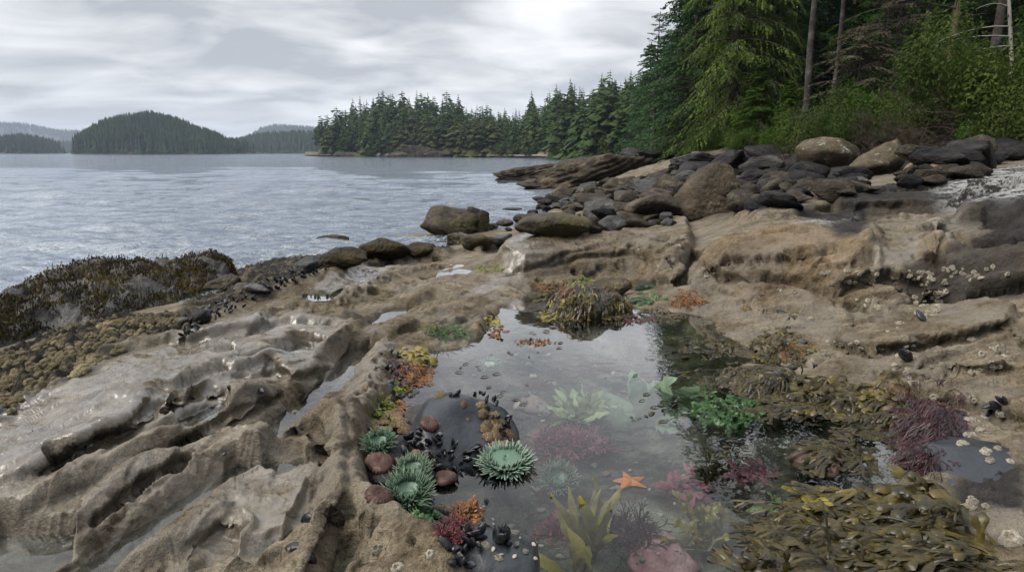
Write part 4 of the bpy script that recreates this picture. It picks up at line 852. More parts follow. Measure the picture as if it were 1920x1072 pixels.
# drift logs on the far beach
M_DRIFT = mat_simple('driftwood', (.32, .29, .25), (.5, .46, .41), 2, .8, .4, 10, .03)
lg = None
for i in range(14):
    px = rt.uniform(905, 1060); d = np.interp(px, HEAD_PX, HEAD_D0) + rt.uniform(0, 3)
    if lg is None: lg = MB().tube([(-4, 0, 0), (-1.5, .1, .05), (1.5, 0, .02), (4, .15, .1)], [.3, .28, .24, .16], 8).build('drift_log', M_DRIFT); e = lg
    else: e = lg.copy(); COL.objects.link(e)
    e.location = (*xy(px, d), hz(px, 1) + .9); e.rotation_euler = (0, rt.uniform(-.05, .05), rt.normal(0, .3)); e.scale = (rt.uniform(.5, 1.4),) * 3; tag(e, 'bleached drift log lying on the small beach across the bay', 'log', 'drift logs on the far beach')

# islands and hills farther off: land plus a wood that reads as one mass
def far_land(name, prof, d, depth, label, trees, th, seed, flabel=None, shore=True, mat=None):
    """prof: picture column / top row of the tree line; th tree height in metres"""
    px = np.linspace(prof[0][0], prof[-1][0], 90); ys = np.interp(px, [p[0] for p in prof], [p[1] for p in prof]); top = np.maximum(1.4 + .953 * (286 - ys) * d / F - th * .8, .8)
    f = np.linspace(-1, 1, 17); r_ = np.random.default_rng(seed)
    Y = d + f[:, None] * depth * np.ones(90)[None]; X = ((px - 960) / F * CP)[None] * (d + (Y - d) * .5)
    e = np.clip(np.minimum(np.arange(90), 89 - np.arange(90)) / 5., 0, 1)[None]
    Z = SEA - 1.5 + (top[None] + 1.5) * (1 - abs(f[:, None]) ** 2.2) ** .9 * e ** .6 + (2.5 * fbm(X * .02, Y * .02, 4, seed)) * (1 - f[:, None] ** 2) * e
    i = np.arange(16)[:, None] * 90 + np.arange(89)[None]
    t = NT('island_ground'); co = t.coord(kind='World'); z = t.n('ShaderNodeSeparateXYZ'); g = t.n('ShaderNodeNewGeometry'); t.l(g.outputs['Position'], z.inputs[0])
    hgt = t.math('MULTIPLY_ADD', t.noise(co, .06, 4, .6), 9., t.math('SUBTRACT', z.outputs[2], 4.)); col = t.mix(t.ramp(t.noise(co, .035, 4, .6), [(.54, 0), (.60, .9)]), (.028, .034, .022), t.ramp(t.noise(co, .2, 4, .6), [(.35, (.06, .05, .04)), (.6, (.24, .20, .155))])); col = t.mix(t.ramp(t.math('ADD', z.outputs[2], .6), [(.3, 1), (.9, 0)]), col, (.018, .017, .016))
    o = mesh_np(name, np.stack([X, Y, Z], -1).reshape(-1, 3), np.stack([i, i + 1, i + 91, i + 90], -1).reshape(-1, 4), t.done(t.principled(col, .9)), True); tag(o, label, 'island' if name == 'island' else 'hill', kind='structure')
    mb = MB(); k = 0
    while k < trees:
        a = r_.integers(2, 87) + r_.random(); ff = r_.uniform(-.975, .35); c0 = int(a); fr = a - c0; zi = (ff + 1) / 2 * 16; r0 = int(zi); z = Z[r0, c0] * (1 - fr) + Z[r0, c0 + 1] * fr
        z = z * (1 - (zi - r0)) + (zi - r0) * Z[r0 + 1, c0]
        if z < SEA + .5 + r_.uniform(0, 1.2): k += .3; continue
        k += 1; h = th * r_.uniform(.6, 1.12); w = h * r_.uniform(.17, .26); y = d + ff * depth; x = ((px[c0] * (1 - fr) + px[c0 + 1] * fr) - 960) / F * CP * (d + (y - d) * .5); a0 = r_.uniform(0, 6.28)
        lv = ((.0, 1.), (.33, .74), (.62, .45)); V = []; Fc = []
        for (zb, wb) in lv:
            n = 7; th_ = a0 + np.arange(n) * 2 * np.pi / n + zb; rr = w * wb * r_.uniform(.65, 1.2, n); b = len(V)
            V += [(x + math.cos(q) * s, y + math.sin(q) * s, z + h * zb + r_.normal(0, .03) * h) for q, s in zip(th_, rr)] + [(x, y, z + h * min(1, zb + .5))]
            Fc += [(b + j, b + (j + 1) % n, b + n) for j in range(n)]
        mb.add(V, Fc)
    fo = mb.build('forest', mat or M_NEEDLE_MASS, None, False); tag(fo, flabel or 'dense dark conifer wood covering ' + label, 'forest', kind='stuff')
M_NEEDLE_MASS = mat_leaf('needle_mass', (.022, .045, .018), (.040, .078, .030), (.08, .12, .04), .045, .8, .15, 0., kind='Object')
far_land('island', [(152, 288), (165, 272), (180, 250), (200, 235), (222, 226), (250, 221), (290, 215), (320, 219), (345, 226), (370, 240), (400, 250), (420, 260), (450, 268), (474, 280), (480, 288)], 640, 70, 'the rounded island left of centre', 2600, 15, 41)
far_land('island', [(430, 286), (450, 262), (480, 254), (520, 250), (560, 248), (600, 246), (640, 250), (660, 286)], 980, 90, 'the low wooded shore left of the headland', 1300, 16, 42)
far_land('island', [(-120, 270), (-60, 262), (0, 262), (40, 254), (70, 258), (95, 264), (112, 274), (124, 287)], 800, 70, 'the low island at the left edge', 1300, 15, 43)
far_land('hill', [(90, 286), (105, 270), (130, 264), (160, 266), (230, 270), (260, 286)], 1500, 120, 'the low wooded shore behind the two islands', 700, 16, 44)
far_land('hill', [(-420, 262), (-250, 240), (-100, 244), (-20, 233), (18, 230), (55, 231), (85, 238), (110, 243), (150, 244), (172, 248), (210, 262), (260, 284)], 2700, 300, 'the blue hill at the far left', 3600, 20, 45)
far_land('hill', [(430, 284), (470, 262), (495, 240), (520, 234), (560, 236), (600, 240), (680, 250), (760, 270), (800, 284)], 2500, 250, 'the blue hill left of the headland', 2600, 20, 46)

# the air between
hzb = bpy.data.meshes.new('haze'); bm = bmesh.new(); bmesh.ops.create_cube(bm, size=1.); bm.to_mesh(hzb); bm.free()
ho = bpy.data.objects.new('haze', hzb); COL.objects.link(ho); ho.scale = (16000, 4500, 152); ho.location = (0, 2190, 76 - 4.0)
t = NT('haze_air'); pv = t.n('ShaderNodeVolumePrincipled'); pv.inputs['Color'].default_value = (.72, .83, 1., 1); pv.inputs['Density'].default_value = HAZE; pv.inputs['Anisotropy'].default_value = .2; t.l(pv.outputs[0], t.out.inputs['Volume'])
hzb.materials.append(t.m); tag(ho, 'pale sea haze over the bay', 'haze', kind='stuff')
# ------------------------------------------------------------------ the near forest on the bank
def near_crown(seed, Hh, rmax, z0, whorls, nbr, droop, leaf, power=.7, tw=13, lf=5, hang=.5, spread=1., gap=.12):
    """boughs carrying side twigs carrying small sprays; returns crown mesh builder and bough tubes"""
    r_ = np.random.default_rng(seed); P0 = []; D = []; L = []; 
    limb = MB()
    for i in range(whorls):
        f = i / whorls; z = z0 + (Hh - z0) * f; Rr = rmax * (1 - f) ** power; a0 = r_.uniform(0, 6.28)
        for k in range(nbr):
            if r_.random() < gap: continue
            a = a0 + 6.283 * k / nbr + r_.normal(0, .3); P0.append((0, 0, z + r_.normal(0, .12))); D.append((math.cos(a), math.sin(a))); L.append(max(.3, Rr * r_.uniform(.62, 1.15)))
    P0 = np.array(P0); D = np.array(D); L = np.array(L); n = len(L); d3 = np.c_[D, np.zeros(n)]; s3 = np.c_[-D[:, 1], D[:, 0], np.zeros(n)]
    dr = droop * r_.uniform(.5, 1.5, n); up = r_.uniform(-.05, .3, n)
    def axis(b, s): return P0[b] + d3[b] * (L[b] * s)[..., None] + np.array([0, 0, 1.]) * (L[b] * (up[b] * s - dr[b] * s * s))[..., None]
    for b in range(n):
        s = np.linspace(0, .95, 5); limb.tube(axis(np.full(5, b), s), .028 * (1 - .8 * s) * min(1.6, L[b] / 2 + .3), 4, False)
    b = np.repeat(np.arange(n), tw); s = np.tile(np.linspace(.16, 1, tw), n) + r_.normal(0, .02, n * tw); sd = np.tile(np.where(np.arange(tw) % 2 == 0, 1., -1.), n)
    base = axis(b, s); tl = L[b] * .34 * spread * (1.12 - s * .75) * r_.uniform(.6, 1.25, len(b)) + .08
    td = d3[b] * (.55 + .3 * s)[:, None] + s3[b] * (sd * r_.uniform(.5, 1, len(b)))[:, None]; td[:, 2] -= hang * r_.uniform(.3, 1.3, len(b)); td /= np.linalg.norm(td, axis=1)[:, None]
    m = lf; bb = np.repeat(np.arange(len(b)), m); u = np.tile(np.linspace(.12, 1, m), len(b)) + r_.normal(0, .04, len(bb))
    c = base[bb] + td[bb] * (tl[bb] * u)[:, None]; c[:, 2] -= hang * .35 * tl[bb] * u * u
    sz = leaf * r_.uniform(.65, 1.3, len(bb)) * (1.15 - .4 * u)
    lat = np.cross(td[bb], r_.normal(0, 1, (len(bb), 3)) * .5 + [0, 0, 1]); lat /= np.linalg.norm(lat, axis=1)[:, None] + 1e-9
    sgn = np.where(np.arange(len(bb)) % 2 == 0, 1., -1.); ld = td[bb] * .7 + lat * (sgn * .6)[:, None]; ld[:, 2] -= hang * .4; ld /= np.linalg.norm(ld, axis=1)[:, None]
    wd = np.cross(ld, np.cross(lat, td[bb])); wd /= np.linalg.norm(wd, axis=1)[:, None] + 1e-9; w_ = (sz * .27)[:, None]; l_ = sz[:, None]
    V = np.stack([c - ld * l_ * .35, c + ld * l_ * .3 + wd * w_, c + ld * l_, c + ld * l_ * .3 - wd * w_], 1).reshape(-1, 3)
    mb = MB(); mb.add(V, np.arange(len(V)).reshape(-1, 4)); return mb, limb
def near_tree(name, seed, Hh, r0, rmax, z0, whorls, nbr, droop, leaf, mat, **k):
    e = empty(name, (0, 0, 0)); t_ = trunk_mb(Hh, r0, seed, .0025, .12, 9); mb, limb = near_crown(seed, Hh, rmax, z0, whorls, nbr, droop, leaf, **k)
    t_.V += [v for v in limb.V]; t_.Q += [q_ + t_.n for q_ in limb.Q]; t_.build('trunk', M_BARK, e); mb.build('crown', mat, e, False); return e
def gz(px, d):
    x, y = xy(px, d); return down(x, y)[0] if y < 46 else 1.9
NEAR = {
 'fir': near_tree('conifer_tree', 1, 13, .26, 2.9, .8, 30, 7, .30, .155, M_NEEDLE, tw=17, lf=7, hang=.35, power=.5),
 'fir2': near_tree('conifer_tree', 2, 14, .28, 3.3, .5, 30, 7, .38, .17, M_NEEDLE, tw=16, lf=7, hang=.5, power=.5),
 'cedar': near_tree('cedar_tree', 3, 13.5, .34, 3.2, .2, 34, 7, .42, .10, M_CEDAR, tw=22, lf=12, hang=.75, power=.42),
 'fresh': near_tree('young_conifer', 4, 8, .10, 2.3, .1, 22, 8, .40, .10, M_FRESH, tw=19, lf=10, hang=.55, power=.8, gap=.05),
 'hemlock': near_tree('hemlock_tree', 5, 12, .2, 3.4, 3.2, 18, 7, .25, .10, M_FRESH, tw=24, lf=10, hang=.35, power=.5),
 'pole': near_tree('bare_trunk_conifer', 6, 15, .13, 2.4, 9.5, 10, 6, .35, .26, M_NEEDLE, tw=10, lf=4),
 'pine': near_tree('pine_tree', 7, 9.4, .12, 1.25, 3.2, 20, 5, -.05, .13, M_NEEDLE, tw=9, lf=5, hang=.05, power=.35, gap=.35),
}
M_DEADN = mat_leaf('dead_needles', (.06, .05, .032), (.11, .095, .065), (.16, .15, .11), 2, .8, .2, .15)
NEAR['dead'] = near_tree('dying_conifer', 8, 7.5, .12, 2.7, 2.4, 13, 6, .28, .11, M_DEADN, tw=24, lf=8, hang=.45, power=.35, gap=.25)
def near(kind, px, d, s, label, rz=None, group=None, wide=1., lean=(0, 0), dz=-.15):
    p = NEAR[kind]; e = p if kind not in used else copy_tree(p); used.add(kind)
    e.location = (*xy(px, d), gz(px, d) + dz); e.scale = (s * wide, s * wide, s); e.rotation_euler = (lean[0], lean[1], rt.uniform(0, 6.28) if rz is None else rz); tag(e, label, 'tree', group); return e
near('pine', 1224, 46, 1.0, 'thin sparse pine standing alone against the sky at the left end of the near forest')
near('fir', 1293, 34, 1.05, 'tall dark fir with layered boughs at the left edge of the near forest', wide=.85)
near('cedar', 1368, 29, 1.1, 'large yellow green cedar with hanging sprays beside the dark fir', wide=.8)
near('cedar', 1432, 29.5, .85, 'second yellow green cedar, between the larger cedar and the first bare trunk', wide=.75)
near('fresh', 1470, 25.5, .36, 'young bright green conifer with drooping sprays low at the foot of the cedars', wide=1.35)
near('fresh', 1415, 26.5, .45, 'small bright green conifer in front of the large cedar', wide=1.5)
near('pole', 1497, 22, 1., 'tall conifer showing a bare pale grey trunk right of the cedars', lean=(0, .012))
near('pole', 1557, 23, .85, 'slim conifer with a bare straight trunk, second from the cedars', lean=(0, .02))
near('pole', 1700, 25, 1.25, 'thick dark bare trunk behind the dying conifer', lean=(0, -.06))
near('pole', 1818, 20.5, 1.15, 'pale thick bare trunk near the right edge behind the leafy shrub', lean=(0, .05))
near('hemlock', 1655, 26, 1.0, 'hemlock with bright green level boughs over the dying conifer', wide=.75)
near('dead', 1640, 21.5, .80, 'grey brown dying conifer with drooping feathery boughs', wide=.95)
near('dead', 1590, 21, .5, 'smaller grey brown half dead conifer beside the bare trunks', wide=1.3)
lbl = 'dark fir in the shadowed ranks behind the near trees'; gp = 'dark firs deep in the near forest'
for px, d, k, s in [(1335,36,'fir2',1.),(1420,33,'fir',1.1),(1500,34,'fir2',1.),(1560,36,'fir',1.05),(1620,34,'fir2',1.),(1690,33,'fir2',.95),(1770,31,'fir',1.),(1850,28,'fir2',.95),(1930,26,'fir2',.9),(2010,22,'fir',.9),(2120,20,'fir2',.9),(2300,19,'fir2',1.),(2600,18,'fir',1.),
   (1270,44,'fir2',.8),(1300,46,'fir2',.95),(1380,42,'fir2',1.),(1460,41,'fir',1.1),(1530,40,'fir2',1.),(1600,39,'fir2',1.),(1680,38,'fir2',1.),(1750,36,'fir2',1.),(1830,34,'fir2',1.),(1910,33,'fir2',1.),(2000,31,'fir2',1.),(2150,30,'fir2',1.)]:
    near(k, px, d, s, lbl, None, gp, 1.1)
for px in range(1335, 2350, 46):
    d = rt.uniform(50, 58); plant(protos[(0, 1, 4)[rt.integers(0, 3)]], (*xy(px, d), 1.5), rt.uniform(13, 17.5) * (1 if px > 1300 else .7), rt.uniform(0, 6.28), 'dark conifer far back in the near forest, seen between nearer trees', 'rearmost conifers of the near forest', 1.7)
for px, d, h in [(1212, 70, 12), (1235, 62, 11), (1252, 56, 10.5), (1205, 78, 10), (1246, 50, 7), (1262, 44, 7.5), (1216, 58, 6)]:
    e = near('fir2' if h > 8 else 'fir', px, min(d, 45.9), h / 13.5, 'conifer where the far headland meets the near forest, left of the dark fir', None, 'conifers between headland and near forest', 1.15); e.location = (*xy(px, d), .7)
# broken snag
M_SNAG = mat_simple('snag_wood', (.10, .07, .05), (.24, .17, .115), 1.5, .9, .8, 9, .05, c3=(.33, .17, .08))
sn = empty('broken_snag', (*xy(1752, 21), gz(1752, 21))); r_ = np.random.default_rng(4)
zt = 1.4 + (286 - 22) * .953 * 21 / F - sn.location.z
tr = MB().tube([(0, 0, 0), (.03, 0, zt * .4), (.05, .02, zt * .8), (.06, .02, zt * .96)], [.2, .15, .11, .10], 9, False)
for k in range(6):
    a = k * 1.05; tr.tube([(.06 + .07 * math.cos(a), .02 + .07 * math.sin(a), zt * .95), (.06 + .06 * math.cos(a), .02 + .06 * math.sin(a), zt * .97 + r_.uniform(.05, .35))], [.045, .006], 4)
tr.build('trunk', M_SNAG, sn)
for (z, a, L) in [(.97, 2.6, 2.2), (.8, .3, .5), (.62, 3.3, 1.3), (.9, .1, 1.2)]:
    s = np.linspace(0, 1, 6); MB().tube(np.c_[math.cos(a) * L * s, .1 * s + math.sin(a) * .3 * L * s, zt * z + L * (.25 * s - .1 * s * s)], .03 * (1 - .8 * s), 5).build('dead_branch', M_BARK, sn)
tag(sn, 'broken orange brown snag with a splintered top among the right-hand trunks', 'dead tree')
# thin dead branches reaching over the shrubs are part of a leaning dead sapling
ds = empty('dead_sapling', (*xy(1880, 19), gz(1880, 19))); 
MB().tube([(0, 0, 0), (-.2, 0, 2.2), (-.7, 0, 4.4), (-.9, 0, 6.5)], [.07, .055, .04, .015], 6).build('trunk', M_DRIFT, ds)
for k in range(14):
    z = 2.6 + k * .28; x = -.25 - .09 * k; L = r_.uniform(1.2, 3.0) * (1 if k % 3 else .5); s = np.linspace(0, 1, 6); a = r_.normal(0, .5)
    MB().tube(np.c_[x - L * s * math.cos(a), L * s * math.sin(a), z + L * (.12 * s - r_.uniform(.1, .35) * s * s)], .02 * (1 - .85 * s), 4).build('dead_branch', M_DRIFT, ds)
tag(ds, 'leaning dead sapling with long bare twigs at the upper right', 'dead tree')
# forest floor beyond the shore sheet
g = np.linspace(0, 1, 24); Xf, Yf = np.meshgrid(-2 + 182 * g, 46.5 + 110 * g); Zf = 1.3 + .012 * (Yf - 46) * sst(0, 40, Xf) + .5 * fbm(Xf * .2, Yf * .2, 3, 8) - 3.2 * sst(24, 4, Xf)
i = np.arange(23)[:, None] * 24 + np.arange(23)[None]
tag(mesh_np('forest_floor', np.stack([Xf, Yf, Zf], -1).reshape(-1, 3), np.stack([i, i + 1, i + 25, i + 24], -1).reshape(-1, 4), M_HILL), 'dark mossy ground under the near forest', 'ground', kind='structure')

# ------------------------------------------------------------------ shrubs along the bank
M_LEAF_A = mat_leaf('shrub_leaves', (.026, .055, .010), (.06, .115, .018), (.13, .20, .038), 1.1, .5, .4, .15)
M_LEAF_B = mat_leaf('shrub_leaves_olive', (.035, .06, .012), (.07, .115, .022), (.13, .18, .045), 1.1, .55, .35, .15)
M_LEAF_C = mat_leaf('shrub_leaves_bright', (.04, .09, .008), (.09, .18, .014), (.15, .25, .035), 1.6, .5, .45, .12)
M_TWIG = mat_simple('twigs', (.05, .034, .026), (.115, .085, .068), 4, .9, .3, 30, .01, c3=(.20, .17, .15))
def twig_mb(seed, n, L, thick=.012, up=.6, gen=3):
    r_ = np.random.default_rng(seed); mb = MB()
    def grow(p, d, l, th, g):
        k = 5; P = [p]
        for _ in range(k): d = d + r_.normal(0, .22, 3); d /= np.linalg.norm(d); p = p + d * l / k; P.append(p)
        mb.tube(P, th * np.linspace(1, .35, k + 1), 3, False)
        if g > 0:
            for _ in range(r_.integers(3, 6)):
                q = P[r_.integers(1, k + 1)]; dd = d + r_.normal(0, .65, 3); grow(q, dd / np.linalg.norm(dd), l * r_.uniform(.45, .75), th * .55, g - 1)
    for _ in range(n):
        d = r_.normal(size=3); d[2] = abs(d[2]) * up + .15; grow(np.array([r_.normal(0, .2), r_.normal(0, .2), 0]), d / np.linalg.norm(d), L * r_.uniform(.6, 1.1), thick, gen)
    return mb
SHR = {}
def shrub(kind, px, d, s, label, rz=0., wide=1., dz=-.2):
    if kind not in SHR:
        e = empty('shrub', (0, 0, 0)); n, sz, mt, tn = {'a': (13000, .032, M_LEAF_A, 3), 'b': (12000, .028, M_LEAF_B, 4), 'c': (6500, .036, M_LEAF_C, 4), 'leafy': (20000, .029, M_LEAF_A, 4)}[kind]
        V, Fc = leaf_cloud(ord(kind[0]), n, sz, 15 if kind != 'c' else 9); V = V * [.8, .8, .85]; mesh_np('leaves', V, Fc, mt, False, e); twig_mb(ord(kind[0]), tn, .75, .014, 1., 2).build('twigs', M_TWIG, e); SHR[kind] = e
    else: e = copy_tree(SHR[kind])
    e.location = (*xy(px, d), gz(px, d) + dz); e.scale = (s * wide * .62, s * wide * .62, s * .82); e.rotation_euler = (0, 0, rz); tag(e, label, 'shrub'); return e
for a in [('b', 1240, 40, 2.6, 'olive bush under the thin pine at the left end of the forest'), ('b', 1272, 37, 2.0, 'low olive bush left of the dark fir'), ('a', 1325, 28, 1.7, 'green bush at the foot of the large cedar', 1.), ('c', 1440, 24, 1.6, 'bright low bush below the young conifers'),
   ('a', 1385, 25.5, 1.4, 'low dark green bush under the cedars', 2.), ('b', 1545, 20, 2.3, 'olive green bush at the foot of the bare trunks', 1.), ('a', 1585, 19.5, 2.5, 'rounded green bush below the dying conifer', 2.), ('c', 1625, 20, 3.0, 'bright green bush right of the dying conifer', 3.),
   ('c', 1690, 19, 3.0, 'bright green bush between the snag and the dying conifer', .5), ('leafy', 1800, 17.2, 3.0, 'large leafy shrub right of the brown twiggy bush', 1.), ('leafy', 1890, 15.5, 3.6, 'tallest leafy shrub at the right edge above the dark rocks', 2.6), ('a', 1760, 18.5, 2.8, 'green shrub under the broken snag', 4.),
   ('c', 1840, 15, 1.5, 'bright green low shrub in front of the tall leafy shrub', 2.), ('b', 1935, 14.5, 2.4, 'olive shrub at the very right edge of the bank', 3.), ('a', 2050, 14.5, 3., 'green shrub beyond the right end of the rocks', 5.), ('c', 1575, 19.2, 2.5, 'bright green bush hanging over the left lichen boulder', 1.), ('a', 1520, 20, 2.4, 'green bush right of the first bare trunk', 2.), ('b', 1500, 21.5, 1.7, 'low olive bush below the first bare trunk', 5.), ('leafy', 1700, 20.5, 2.6, 'leafy shrub behind the brown twiggy bush', 3.)]:
    shrub(*a[:5], *(a[5:] or (0,)))
def twiggy(px, d, s, label, seed, n=10):
    e = empty('twiggy_bush', (*xy(px, d), gz(px, d) + .15)); twig_mb(seed, n, .95, .013, .75, 4).build('twigs', M_TWIG, e); V, Fc = leaf_cloud(seed, 1500, .025, 9); mesh_np('leaves', V * [.8, .8, .8] + [0, 0, .3], Fc, M_LEAF_B, False, e); e.scale = (s, s, s * .95); tag(e, label, 'shrub')
twiggy(1735, 16.2, 1.5, 'brown twiggy bush with few leaves overhanging the two lichen boulders', 31, 14)
twiggy(1660, 17.6, .9, 'smaller bare brown bush left of the large twiggy bush', 32, 10)
twiggy(1540, 18.8, 1.2, 'bare twigs hanging over the dark rocks under the olive bush', 33, 8)
# ------------------------------------------------------------------ boulders
M_B_BROWN = mat_simple('boulder_brown', (.025, .020, .015), (.075, .061, .043), 2.4, .6, 1., 11, .10, c3=(.17, .145, .105), rnd=.35)
M_B_DARK = mat_simple('boulder_dark', (.010, .009, .010), (.026, .024, .025), 2.2, .5, 1., 10, .08, c3=(.062, .057, .055), rnd=.35, spec=.18)
M_B_GREY = mat_simple('boulder_grey', (.035, .034, .034), (.085, .084, .082), 2.6, .55, .9, 11, .06, c3=(.17, .168, .16), rnd=.25)
def mossy(name, base, moss, white, wa=.55):
    t = NT(name); co = t.coord(); n1 = t.noise(co, 1.5, 5, .65); n2_ = t.noise(co, 4., 6, .7); n3_ = t.noise(co, 22, 3, .6)
    c = t.mix(t.ramp(n1, [(.45, 0), (.58, .9)]), base, moss); c = t.mix(t.ramp(n2_, [(.38, .8), (.55, 0)]), c, tuple(v * .35 for v in base))
    c = t.mix(t.ramp(t.math('ADD', t.math('MULTIPLY', n2_, .6), t.math('MULTIPLY', n3_, .4)), [(wa, 0), (wa + .05, .8)]), c, white)
    return t.done(t.principled(c, .75, t.bump(t.math('ADD', n2_, t.math('MULTIPLY', n3_, .5)), .9, .06)))
M_B_MOSS = mossy('boulder_mossy', (.085, .065, .045), (.075, .065, .014), (.33, .31, .26), .60)
M_B_LICH = mossy('boulder_lichen', (.14, .105, .06), (.055, .05, .02), (.52, .52, .50), .565)
M_B_TAN = mat_simple('boulder_tan', (.026, .020, .014), (.085, .066, .043), 1.5, .7, 1., 7, .10, c3=(.24, .19, .125))
M_OUT = mat_simple('outcrop_rock', (.016, .014, .012), (.065, .052, .036), 1.6, .65, 1., 7, .10, c3=(.18, .14, .09))
def strata(V, k, a, seed, tilt=.35):
    u = V[:, 2] * k + V[:, 0] * k * tilt + .6 * n2(V[:, 0] * 2.5, V[:, 1] * 2.5 + V[:, 2], seed); f = u - np.floor(u); s = np.where(f < .8, f / .8, (1 - f) / .2) - .5
    N = V / (np.linalg.norm(V, axis=1)[:, None] + 1e-9); return V + N * (a * s)[:, None]
def boulder(px, py, wpx, hpx, mat, label, seed, ang=.5, depth=.8, rz=None, rough=.12, at=None, group=None, tilt=(0, 0), cat='boulder', name='boulder', np_=9, sub=4, lift=.30, lay=None):
    """width and height given in pixels of the photograph at its foot's distance"""
    p = Vector(at) if at is not None else hit(px, py)[0]; d = p.y * CP + .2; k = d / F; V, Fc = rand_rock(seed + 900, np_ + 5, sub=sub, k=13., rough=rough * 1.1) if ang >= .45 else blob_rock(seed, sub, ang, np_, rough)
    if lay: V = strata(V, lay[0], lay[1], seed, lay[2])
    V = V / np.array([np.ptp(V[:, 0]), np.ptp(V[:, 1]), np.ptp(V[:, 2])])
    o = mesh_np(name, V * np.array([wpx * k, wpx * k * depth, hpx * k]), Fc, mat); o.location = (p.x, p.y + wpx * k * depth * .3, p.z + hpx * k * lift); o.rotation_euler = (tilt[0], tilt[1], rz if rz is not None else 0)
    tag(o, label, cat, group); return o
wz = lambda px, py: WZ(px, py, SEA)
boulder(838, 448, 118, 78, M_B_MOSS, 'big mossy boulder standing in the water left of the boulder beach', 3, .8, .8, .2, at=wz(838, 452), rough=.13, sub=5)
boulder(892, 440, 62, 70, M_B_MOSS, 'upright mossy block leaning on the big boulder in the water', 14, .9, .8, .5, at=wz(890, 447), rough=.13, sub=5)
HV, HF = hull_rock([(-.74, -.15, .02), (-.25, -.48, -.05), (.42, -.38, .12), (.74, -.05, .36), (.66, -.12, .70), (.54, .05, 1.08), (.20, -.05, 1.12), (-.58, -.05, .34), (-.5, .5, 0), (.5, .55, 0), (.6, .4, .8), (.05, .4, 1.0), (.40, -.34, .62), (-.3, -.42, .22)], 5, 60., .05, 3)
_c = HV.mean(0); HV = strata((HV - _c) / .6, 4.0, .035, 9, .9) * .6 + _c; hp = hit(1322, 404)[0]
o = mesh_np('boulder', HV * [1.02, 1.02, .90], HF, M_B_TAN); o.location = (hp.x, hp.y + .35, hp.z - .06); tag(o, 'large angular tan boulder perched above the beach stones', 'boulder')
boulder(1558, 314, 120, 66, M_B_LICH, 'brown lichen spotted boulder, left one of the pair under the bushes', 8, .4, .8, .1)
boulder(1652, 324, 124, 84, M_B_LICH, 'taller brown lichen spotted boulder, right one of the pair under the bushes', 12, .45, .8, .4)
boulder(1040, 444, 150, 50, M_B_MOSS, 'long flat mossy boulder between the beach and the sandstone slab', 5, .35, .6, .15)
boulder(895, 466, 62, 36, M_B_MOSS, 'dark mossy rock right behind the pitted ridge', 25, .5, .8, .4)
boulder(860, 458, 52, 26, M_B_BROWN, 'small brown rock beside the dark mossy rock', 26, .5, .9, .4)
boulder(935, 460, 52, 30, M_B_GREY, 'small grey rock touching the tan ridge behind the pool', 27, .5, .9, .4)
M_WEEDROCK = mat_simple('weed_rock', (.014, .012, .008), (.045, .034, .015), 3, .6, 1., 14, .08, c3=(.085, .062, .02))
boulder(712, 486, 108, 50, M_WEEDROCK, 'dome of rock covered in brown weed at the edge of the surf', 31, .3, .8, .3, rough=.2)
boulder(785, 480, 70, 30, M_WEEDROCK, 'low weed covered rock between the weedy dome and the pitted ridge', 32, .3, .8, .3, rough=.2)
boulder(640, 500, 92, 40, M_WEEDROCK, 'dark weedy rock left of the weedy dome', 33, .3, .8, .3, rough=.2)
boulder(622, 458, 66, 22, M_WEEDROCK, 'small dark rock awash in the surf', 34, .4, .6, .1, at=wz(622, 459))
boulder(416, 545, 70, 30, M_B_BROWN, 'smooth grey brown rock beside the weedy reef', 35, .5, .7, .4, rough=.07)
boulder(474, 552, 70, 26, M_B_GREY, 'smooth grey rock on the mussel bed behind the shelf', 36, .5, .7, .3, rough=.06)
boulder(575, 512, 66, 34, M_B_GREY, 'tilted grey slab left of the weedy dome', 37, .8, .7, .3, tilt=(0, -.3))
boulder(372, 605, 40, 30, M_B_DARK, 'round black stone at the end of the barnacle bed', 38, .2, .9, 0, rough=.04)
boulder(340, 606, 22, 14, M_B_GREY, 'small grey stone beside the round black stone', 39, .2, .9, 0, rough=.04)
# the long dark outcrop running into the bay
boulder(1135, 352, 250, 78, M_OUT, 'long dark sloping sandstone outcrop running into the bay', 51, .55, .6, -.10, at=WZ(1130, 350, -.3), tilt=(.02, -.14), cat='outcrop', name='rock_outcrop', rough=.14, sub=5, lift=.25, lay=(5., .10, -.9))
boulder(1000, 340, 170, 34, M_OUT, 'tapering brown tip of the outcrop at the waterline', 52, .5, .5, .05, at=WZ(1000, 338, SEA), tilt=(0, -.10), cat='outcrop', name='rock_outcrop', rough=.15, sub=5, lay=(5., .09, -.7))
boulder(1030, 352, 120, 22, M_B_BROWN, 'low brown rock in front of the outcrop tip', 53, .4, .6, .1, at=WZ(1030, 352, SEA), rough=.16)
boulder(1235, 330, 130, 52, M_B_DARK, 'black blocky ledge right of the long outcrop', 54, .8, .6, .1, at=WZ(1235, 325, .2), cat='outcrop', name='rock_outcrop', tilt=(0, .05), lay=(5, .1, .2), sub=5)
boulder(1320, 318, 120, 40, M_B_DARK, 'black ledge below the large cedar', 55, .8, .6, .1, cat='outcrop', name='rock_outcrop', lay=(5, .1, .2), sub=5)
boulder(1215, 300, 110, 26, M_B_DARK, 'flat black ledge under the pale drift logs', 56, .8, .6, .1, at=WZ(1215, 298, .8), cat='outcrop', name='rock_outcrop')
